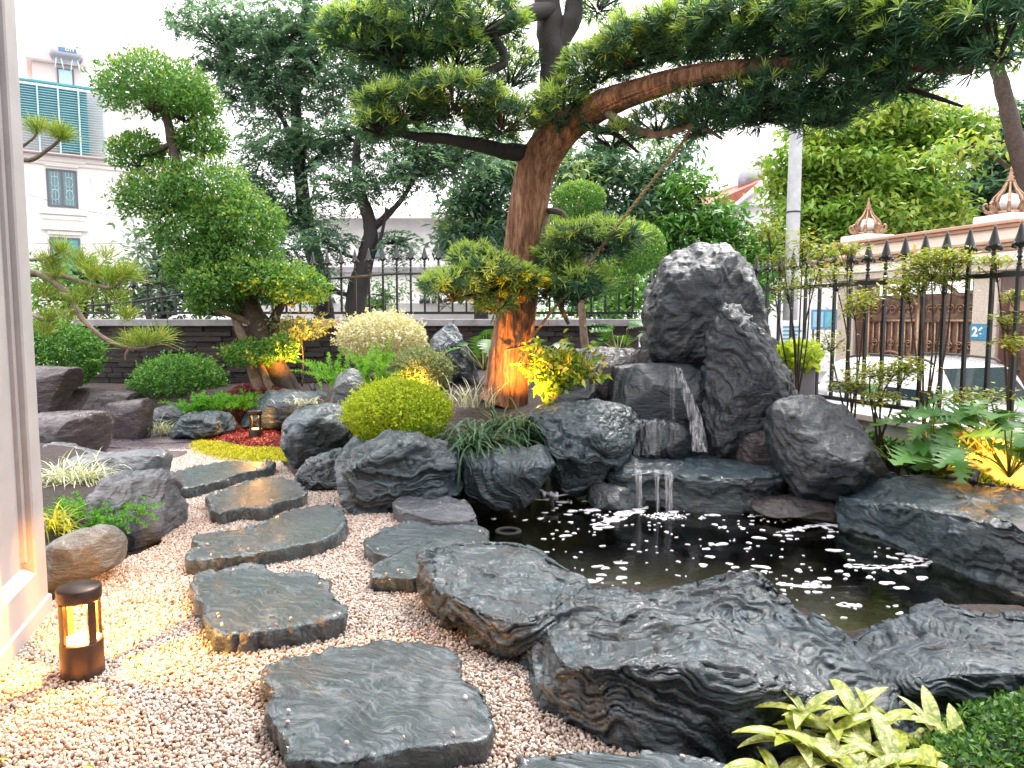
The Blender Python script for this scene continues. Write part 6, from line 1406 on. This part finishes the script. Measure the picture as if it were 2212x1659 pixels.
def mat_cover(label, poly, n, L, W, mat, h=.05, name='ground_cover', young=.2, zfun=None, col2=None):
    lo, hi = poly.min(0), poly.max(0); q = RNG.uniform(lo, hi, (int(n * 2.2), 2)); q = q[in_poly(q, poly)][:n]
    d = poly_dist(q, poly); z0 = bed_height(q).clip(-.005, 2) if zfun is None else zfun(q)
    z = z0 + h * np.clip(d / .15, .15, 1) * (.75 + .5 * fbm(np.c_[q * 6, q[:, :1] * 0], 3, 8)) * RNG.uniform(.35, 1.05, len(q))
    c = np.array([*q.mean(0), z0.mean()]); e = E(name, label, 'ground cover', c)
    ax = unit(rnd_dirs(len(q)) + [0, 0, .55])
    foliage('leaves', [leafset(np.c_[q, z], ax, unit(rnd_dirs(len(q)) * .6 + [0, 0, 1]), RNG.uniform(.7, 1.2, len(q)) * L, RNG.uniform(.7, 1.2, len(q)) * W, tones(len(q), young), .15)], mat, e); return e
mat_cover('carpet of dark red small-leaved plants round the small lit bollard', g2([(440, 945), (470, 918), (540, 905), (615, 905), (620, 950), (600, 968), (540, 962), (480, 955)], .05), 9000, .035, .022, LM['red'], .10)
mat_cover('carpet of golden-green creeping plants in front of the red ones', g2([(398, 960), (430, 945), (500, 955), (560, 965), (618, 962), (622, 990), (560, 998), (480, 992), (420, 978)], .03), 9000, .030, .018, LM['ygc'], .06)
mat_cover('dark green creeping plants in the near right corner under the pale rock', np.array([(1.15, 2.0), (1.3, 2.5), (1.75, 2.8), (2.6, 3.02), (2.6, 2.0)]), 16000, .026, .016, LM['gcover'], .10, young=.25)
mat_cover('low green creepers along the soil of the right bank', np.array([(2.9, 6.25), (3.35, 5.9), (3.85, 5.4), (4.05, 5.3), (3.75, 6.2), (3.5, 6.8), (2.8, 6.9)]), 5000, .05, .028, LM['gcover'], .12)
mat_cover('mossy green patch behind the nearest stone seat', np.array([(-5.6, 9.3), (-4.9, 9.2), (-4.8, 9.8), (-5.6, 9.9)]), 3000, .035, .02, LM['ygc'], .1)
# ---- lobed philodendron leaves
def lobed(p, axis, up, L, tone):
    axis = axis / np.linalg.norm(axis); s = np.cross(axis, up); s /= np.linalg.norm(s); n = np.cross(s, axis)
    v, f = [], []; N = 15
    for k in range(N):
        t = k / (N - 1); w = (math.sin(math.pi * min(1, t * .85 + .12)) ** .8) * .46 * (1.0 if k % 2 else .24) * (1 - t * .15)
        bend = -.35 * t * t
        c = p + axis * L * t + n * L * bend
        for sg in (-1, 0, 1): v.append(c + s * sg * L * w + axis * L * .10 * abs(sg) * (1 if k % 2 else 0) + n * L * .10 * abs(sg) * w)
    for k in range(N - 1):
        a = 3 * k; f += [(a, a + 1, a + 4, a + 3), (a + 1, a + 2, a + 5, a + 4)]
    return np.array(v), np.array(f), np.tile([tone, 0, 0], (len(v), 1))
def philodendron(label, x, y, Y, leaves, size, seed):
    r = random.Random(seed); b = P(x, y, Y); e = E('philodendron', label, 'plant', b)
    sets, st = [], []
    for k in range(leaves):
        a = r.uniform(0, 6.28); el = r.uniform(.35, 1.25); l = size * r.uniform(.7, 1.3)
        h = np.array([math.cos(a), math.sin(a) * .8, 0]); tip = b + h * l * math.cos(el) + np.array([0, 0, l * math.sin(el)])
        st.append(tube([b, b + h * l * .35 + [0, 0, l * .55 * math.sin(el)], tip], [.009, .007, .005], 5, 8))
        ax = h * .9 + np.array([0, 0, r.uniform(-.35, .35)]); sets.append(lobed(tip, ax, np.array([r.uniform(-.3, .3), r.uniform(-.5, .1), 1.0]), size * r.uniform(.55, .95), r.random()))
    foliage('leaves', sets, LM['phil'], e); M('petioles', merge(st), MR['petiole'], parent=e)
MR['petiole'] = plain('green_petiole', (0.22, 0.24, 0.05), 0.5, var=0.15)
philodendron('bluish lobed philodendron between the upright rock and the trunk', 1045, 800, 8.9, 16, .42, 1)
philodendron('lobed philodendron peeping out right of the trunk', 1155, 790, 9.0, 8, .36, 2)
philodendron('lobed philodendron on top of the blocky reddish rock', 1335, 770, 8.6, 14, .34, 3)
philodendron('lobed philodendron hanging over the rounded boulder', 1935, 1010, 6.0, 9, .36, 4)
philodendron('large lobed philodendron in the middle of the right bank', 2040, 1020, 5.75, 16, .46, 5)
philodendron('large lobed philodendron at the right edge, lit yellow from below', 2180, 1030, 5.45, 18, .48, 6)
philodendron('lobed philodendron against the white coping of the street wall', 2120, 1000, 5.95, 14, .48, 7)
# ---- shrub beside the trunk, the lamp's yellow light put into its leaf colour
LM['lamplit'] = leafmat('lamplit_shrub_leaf', (0.05, 0.11, 0.015), (0.14, 0.22, 0.025), (0.55, 0.45, 0.04), 0.35, .35)
c, r = vball(1212, 812, 62, 52, 7.35); shrub('lamplit_shrub', 'shrub with rounded green leaves, many coloured lamp-lit yellow, right of the trunk', 'shrub', c, r, 900, .085, .045, LM['lamplit'], .55, thick=.7, bump=.25)
# ---- heavenly bamboo by the fence
def nandina(label, x, y, Y, tips, seed, dens=150):
    r = random.Random(seed); b = P(x, y, Y); b[2] = min(b[2], .5); e = E('heavenly_bamboo', label, 'shrub', b, 'heavenly bamboo along the street fence')
    st, sets = [], []
    for tx, ty, rx, ry in tips:
        t = P(tx, ty, Y + r.uniform(-.15, .15)); m_ = (b + t) / 2 + np.array([r.uniform(-.06, .06), 0, .05])
        st.append(tube([b + [r.uniform(-.05, .05), 0, -.1], m_, t], [.010, .008, .004], 5, 12))
        n = int(dens * 2); p = t + RNG.normal(size=(n, 3)) * np.array([rx * PX(Y), .10, ry * PX(Y)]) * .55
        for q in RNG.choice(n, 12): st.append(tube([m_ * .25 + t * .75, p[q]], [.003, .002], 3, 3))
        sets.append(leafset(p, unit(rnd_dirs(n) * np.array([1, 1, .35])), np.array([0, 0, 1.0]) + rnd_dirs(n) * .4, RNG.uniform(.7, 1.2, n) * .056, .023, tones(n, .4), .1))
    M('canes', merge(st), MR['bark'], parent=e); foliage('leaves', sets, LM['nand'], e)
nandina('heavenly bamboo with thin canes just right of the peak rocks', 1720, 880, 7.2, [(1690, 560, 40, 22), (1735, 520, 45, 22), (1750, 600, 35, 30), (1700, 620, 30, 25), (1780, 545, 40, 16), (1660, 500, 30, 20)], 1, 110)
nandina('heavenly bamboo with a leaning cane in front of the gate pillar', 1840, 890, 6.6, [(1800, 590, 45, 22), (1845, 660, 32, 26), (1790, 740, 40, 28), (1870, 640, 30, 18), (1830, 540, 40, 14)], 2, 120)
nandina('dense lime heavenly bamboo crown in front of the bronze doors', 2000, 900, 6.3, [(1985, 590, 50, 26), (2040, 600, 50, 26), (2010, 560, 60, 20), (2060, 560, 40, 16), (1960, 620, 40, 20)], 3, 230)
nandina('low heavenly bamboo fanning out before the white car', 1905, 910, 6.3, [(1880, 800, 60, 16), (1930, 810, 50, 18), (1850, 830, 50, 14), (1965, 790, 40, 16), (1900, 860, 40, 16)], 4, 170)
nandina('thin heavenly bamboo with orange-tinted leaves nearest the right edge', 2175, 900, 5.9, [(2175, 690, 30, 14), (2150, 565, 45, 12), (2185, 740, 30, 14), (2195, 640, 24, 12), (2140, 860, 50, 24), (2060, 860, 40, 20)], 5, 90)
# ---- speckled broad-leaved plant in the near right corner
def speckle():
    t = NT('speckled_leaf'); a = t.new('ShaderNodeAttribute', _attribute_name='Col'); sp = t.new('ShaderNodeSeparateColor'); t.link(a.outputs['Color'], sp.inputs[0])
    v = t.coord(); n = t.noise(v, 55, 4, .6, .3)
    rib = t.ramp(sp.outputs[1], [(0.12, (1, 1, 1)), (0.3, (0, 0, 0))])
    cream = t.ramp(sp.outputs[0], [(0, (0.44, 0.42, 0.04)), (.5, (0.56, 0.54, 0.14)), (1, (0.66, 0.62, 0.36))])
    c = t.mix(t.ramp(n, [(0.46, (0,) * 3), (0.54, (.75,) * 3)]), cream, (0.14, 0.26, 0.03))
    c = t.mix(t.math('MULTIPLY', rib, .55), c, (0.16, 0.27, 0.04))
    t.set(Base_Color=c, Roughness=.32); tr = t.new('ShaderNodeBsdfTranslucent'); t.link(c, tr.inputs['Color'])
    mx = t.new('ShaderNodeMixShader'); mx.inputs[0].default_value = .3; t.link(t.b.outputs[0], mx.inputs[1]); t.link(tr.outputs[0], mx.inputs[2]); t.link(mx.outputs[0], t.out.inputs[0]); return t.m
MR['speckle'] = speckle()
def broadleaf(p, az, el, L, W, droop, tone, seg=9):
    h = np.array([math.cos(az), math.sin(az), 0]); s = np.array([-math.sin(az), math.cos(az), 0]); v, c, f = [], [], []
    pos = np.array(p, float); ang = el
    for k in range(seg + 1):
        t = k / seg; w = W / 2 * (math.sin(math.pi * (t ** .75)) ** .75 if 0 < t < 1 else 0.02)
        nn = -h * math.sin(ang) + np.array([0, 0, math.cos(ang)])
        for u in (-1, -.5, 0, .5, 1): v.append(pos + s * u * w + nn * (abs(u) ** 1.5) * w * .38); c.append((tone, abs(u), t))
        pos = pos + (h * math.cos(ang) + np.array([0, 0, math.sin(ang)])) * L / seg; ang -= droop / seg
    for k in range(seg):
        for j in range(4): a = k * 5 + j; f.append((a, a + 1, a + 6, a + 5))
    return np.array(v), np.array(f), np.array(c)
dr = E('speckled_plant', 'speckled yellow-cream broad-leaved plant in the near right corner', 'plant', G(1850, 1720, .05))
stm = []
tips = [(1738, 1548, 2.42, 7), (1722, 1610, 2.3, 8), (1800, 1585, 2.35, 7), (1842, 1545, 2.45, 7), (1900, 1575, 2.4, 7), (1872, 1625, 2.3, 8), (1985, 1625, 2.35, 8), (2020, 1590, 2.45, 7), (1790, 1650, 2.2, 8), (1930, 1655, 2.2, 8), (2075, 1640, 2.35, 7), (2110, 1690, 2.2, 7), (1680, 1690, 2.2, 7), (1850, 1700, 2.1, 8), (2000, 1710, 2.1, 8)]
for k, (x, y, Y, n) in enumerate(tips):
    p = P(x, y, Y); base = np.array([P(1850, 1700, 2.35)[0] + (p[0] - P(1850, 1700, 2.35)[0]) * .5, Y + .03, .0])
    stm.append(tube([base, (base + p) / 2 + [0, 0, .03], p], [.006, .005, .004], 6, 10))
    a0 = random.uniform(0, 6.28)
    for j in range(n):
        sz = random.uniform(.75, 1.15)
        v, f, c = broadleaf(p, a0 + j * 2.4 + random.uniform(-.3, .3), random.uniform(.15, 1.05), (.185 * sz), .050 * sz, random.uniform(.5, 1.5), random.random())
        M('leaf', (v, f), MR['speckle'], parent=dr, col=c)
M('stems', merge(stm), MR['petiole'], parent=dr)
# ---- lime plant in a grey planter by the fence
MR['planter'] = plain('grey_planter', (0.20, 0.20, 0.23), .6, var=.1)
q = P(1728, 862, 7.75); pp_ = E('potted_plant', 'lime-leaved plant in a grey square planter beside the peak rocks', 'plant', (q[0], q[1], .585))
zt_ = P(1728, 795, 7.75)[2]
M('planter', merge([bevbox(q[0] - .12, q[0] + .12, 7.66, 7.9, .585, zt_, .01), bevbox(q[0] - .135, q[0] + .135, 7.645, 7.915, zt_ + .002, zt_ + .03, .006)]), MR['planter'], parent=pp_, smooth=False)
foliage('foliage', [ball(P(1722, 772, 7.78), (.21, .18, .14), 420, .10, .065, thick=.6, young=.5, seg=2)], LM['limepot'] if 'limepot' in LM else leafmat('lime_pot_leaf', (.18, .30, .02), (.36, .48, .05), (.52, .58, .10), .45), pp_)
# ================================================================ lamps, rope and small things
MR['bronze_lamp'] = plain('dark_bronze_lamp', (0.055, 0.035, 0.028), 0.38, 0.5, var=.2, scale=14)
def emit(name, c, s):
    t = NT(name); t.set(Base_Color=(.8, .7, .5)); t.b.inputs['Emission Color'].default_value = (*c, 1); t.b.inputs['Emission Strength'].default_value = s; return t.m
MR['glow'] = emit('warm_lamp_glow', (1.0, .72, .36), 9.0)
WARM = (1.0, .40, .05)
def bollard(loc, label, energy):
    c = np.asarray(loc, float); R = .083
    e = E('bollard_lamp', label, 'lamp', c, 'round bronze bollard lamps')
    M('base', lathe([(R * .98, -.03), (R, 0.0), (R, .155), (R * .97, .163), (R * .9, .165)], 36, c), MR['bronze_lamp'], parent=e)
    M('lens_plate', lathe([(R * .88, .160), (R * .88, .168), (R * .4, .172), (.001, .173)], 30, c), MR['globe'], parent=e)
    for k in range(4):
        a = k * math.pi / 2 + math.radians(62); th = np.linspace(a - .2, a + .2, 5)
        o_ = [(R * math.cos(t), R * math.sin(t)) for t in th] + [(R * .84 * math.cos(t), R * .84 * math.sin(t)) for t in th[::-1]]
        M('post', xform(prism(o_, .166, .334), None, c), MR['bronze_lamp'], parent=e, smooth=False)
    M('cap', lathe([(R * .5, .338), (R * .98, .336), (R * 1.02, .345), (R * 1.02, .385), (R * .98, .393), (.001, .394)], 36, c), MR['bronze_lamp'], parent=e)
    M('light_disc', lathe([(.001, .3335), (R * .45, .3335), (R * .45, .337), (.001, .337)], 24, c), MR['glow'], parent=e)
    ld = bpy.data.lights.new('bollard_light', 'POINT'); ld.energy = energy; ld.color = WARM; ld.shadow_soft_size = .012
    lo_ = bpy.data.objects.new('bollard_light', ld); COL.objects.link(lo_); lo_.parent = e; lo_.location = (0, 0, .318)
bollard(G(180, 1462, 0), 'near bronze bollard lamp glowing on the gravel at the lower left', 34)
bollard(G(553, 955, .0), 'small far bollard lamp glowing among red and golden ground cover', 8)
def spot(loc, aim, energy, label, size=95, blend=.6):
    c = np.asarray(loc, float); d = np.asarray(aim, float) - c; d /= np.linalg.norm(d)
    e = E('garden_spotlight', label, 'lamp', c - [0, 0, .14], 'small garden spotlights')
    Rm = rot_to(d).T
    M('housing', xform(lathe([(.022, -.07), (.032, -.06), (.034, .0), (.036, .045), (.036, .05), (.030, .05), (.030, .03)], 18), Rm, c), MR['iron'], parent=e)
    M('lens', xform(lathe([(.001, .031), (.029, .031), (.029, .035), (.001, .036)], 18), Rm, c), MR['glow'], parent=e)
    M('stake', tube([c - [0, 0, .28], c - d * .03], .008, 6, 3), MR['iron'], parent=e)
    ld = bpy.data.lights.new('spot_light', 'SPOT'); ld.energy = energy; ld.color = WARM; ld.spot_size = math.radians(size); ld.spot_blend = blend; ld.shadow_soft_size = .02
    lo_ = bpy.data.objects.new('spot_light', ld); COL.objects.link(lo_); lo_.parent = e
    lo_.location = tuple(c + d * .06 - wloc(e)); lo_.rotation_euler = Vector(-d).to_track_quat('Z', 'Y').to_euler()
spot(P(1152, 905, 7.0), P(1130, 570, 7.9), 115, 'small spotlight at the foot of the leaning trunk', 110)
spot(P(676, 838, 10.0), P(615, 690, 10.5), 130, 'small black spotlight right of the cloud-pruned tree trunk', 100)
spot(P(900, 850, 8.1), P(905, 770, 8.9), 30, 'small spotlight hidden below the grey-green ball shrub', 110)
spot(P(2105, 1030, 5.4), P(2135, 930, 5.75), 24, 'spotlight under the philodendrons of the right bank', 130)
# ---- rope and prop
MR['rope'] = plain('twisted_hemp_rope', (0.34, 0.23, 0.12), .9, var=.3, scale=60)
rope = E('guy_rope', 'twisted rope tied round the trunk and stretched up to the long branch', 'rope', P(1140, 735, 7.72))
rp = spline([P(1142, 738, 7.78), P(1180, 688, 7.62), P(1250, 600, 7.5), P(1340, 480, 7.3), P(1420, 378, 7.15), P(1485, 290, 7.0), P(1515, 200, 6.85)], 140)
tg = unit(np.gradient(rp, axis=0)); na_ = unit(np.cross(tg, [0, 1, 0])); nb2 = np.cross(tg, na_); ph = np.linspace(0, 2 * math.pi * 34, 140)
for k in range(2):
    o_ = na_ * np.cos(ph + k * math.pi)[:, None] * .009 + nb2 * np.sin(ph + k * math.pi)[:, None] * .009
    M('strand', tube(rp + o_, .010, 6, 140, curved=False), MR['rope'], parent=rope)
lp_ = []
for t in np.linspace(0, 2 * math.pi, 40):
    cc = P(1106, 748, YT); lp_.append(cc + np.array([.225 * math.cos(t), .225 * math.sin(t), .045 * math.cos(t) - .02]))
M('loop', tube(lp_, .010, 6, 80), MR['rope'], parent=rope)
M('prop_pole', tube([P(1835, 106, 5.75), P(2010, 111, 5.7), P(2260, 116, 5.6)], .016, 8, 12), plain('green_prop', (.05, .13, .12), .5), label='dark green prop pole running through the upper right branch', cat='pole')
# ---- pump pipe, float and ring in the pond
MR['plastic'] = plain('grey_plastic', (.45, .45, .50), .35, var=.1)
MR['whiteplastic'] = plain('white_plastic', (.8, .78, .78), .3, var=.03)
vp0 = P(1190, 1062, 6.35); vv = E('float_valve', 'grey float valve with a white ball at the far pond edge', 'valve', vp0)
zv = WZ + .09
M('pipe', tube([(vp0[0] - .12, 6.5, zv + .02), (vp0[0], 6.35, zv), (vp0[0] + .06, 6.33, zv - .005)], .018, 10, 14), MR['plastic'], parent=vv)
for dx in (-.06, 0, .05): M('nut', xform(lathe([(.028, -.015), (.03, 0), (.028, .015)], 8), RY(1.57), (vp0[0] + dx, 6.37 - dx * .3, zv + .002)), MR['plastic'], parent=vv)
M('riser', lathe([(.02, 0), (.02, .12), (.026, .12), (.026, .16)], 10, (vp0[0] + .01, 6.36, WZ - .05)), MR['plastic'], parent=vv)
fb_ = G(1256, 1076, WZ)
M('arm', tube([(vp0[0] + .05, 6.33, zv), (fb_[0] - .04, fb_[1], WZ + .05)], .006, 6, 4), MR['plastic'], parent=vv)
M('float_ball', lathe([(.001, -.05), (.04, -.035), (.056, 0), (.04, .04), (.001, .055)], 20, (fb_[0], fb_[1], WZ + .025)), MR['whiteplastic'], parent=vv)
rc = G(1098, 1150, WZ)
th = np.linspace(0, 2 * math.pi, 33)[:-1]
tor = np.array([[(rc[0] + (.085 + .018 * math.cos(b_)) * math.cos(a_), rc[1] + (.085 + .018 * math.cos(b_)) * math.sin(a_), WZ + .008 + .014 * math.sin(b_)) for b_ in np.linspace(0, 2 * math.pi, 9)[:-1]] for a_ in th]).reshape(-1, 3)
tf = [(i * 8 + j, i * 8 + (j + 1) % 8, ((i + 1) % 32) * 8 + (j + 1) % 8, ((i + 1) % 32) * 8 + j) for i in range(32) for j in range(8)]
M('skimmer_ring', (tor, tf), MR['rubber'], label='black round skimmer ring floating near the left end of the pond', cat='ring')
# ---- fallen leaves on the gravel
for x, y, lb in ((400, 1334, 'green fallen leaf on the gravel beside the squarish stepping stone'), (20, 1640, 'dark green fallen leaf in the lower left corner of the gravel'), (180, 1655, 'dark fallen leaf at the bottom edge of the gravel')):
    p = G(x, y, .022); v, f, c = broadleaf(p, random.uniform(0, 6), .1, .05, .02, .3, .2)
    M('fallen_leaf', (v, f), plain('fallen_leaf_green', (.16, .22, .06), .5), label=lb, cat='leaf')

# ---- bits of leaf litter along the edges of the gravel
nl_ = 150; ed = GR[RNG.integers(2, len(GR) - 6, nl_)] ; lp2 = ed + RNG.normal(size=(nl_, 2)) * .22; lp2 = lp2[in_poly(lp2, GR)]
foliage('leaf_litter', [leafset(np.c_[lp2, np.full(len(lp2), .022)], unit(rnd_dirs(len(lp2)) * [1, 1, .15]), np.array([0, 0, 1.0]) + rnd_dirs(len(lp2)) * .3, RNG.uniform(.012, .035, len(lp2)), RNG.uniform(.005, .012, len(lp2)), tones(len(lp2), .3), .15)], leafmat('dry_leaf_bits', (.05, .03, .015), (.14, .08, .03), (.12, .14, .04), .1), None, kind='stuff', label='scattered bits of dry leaf on the gravel', cat='leaf litter')
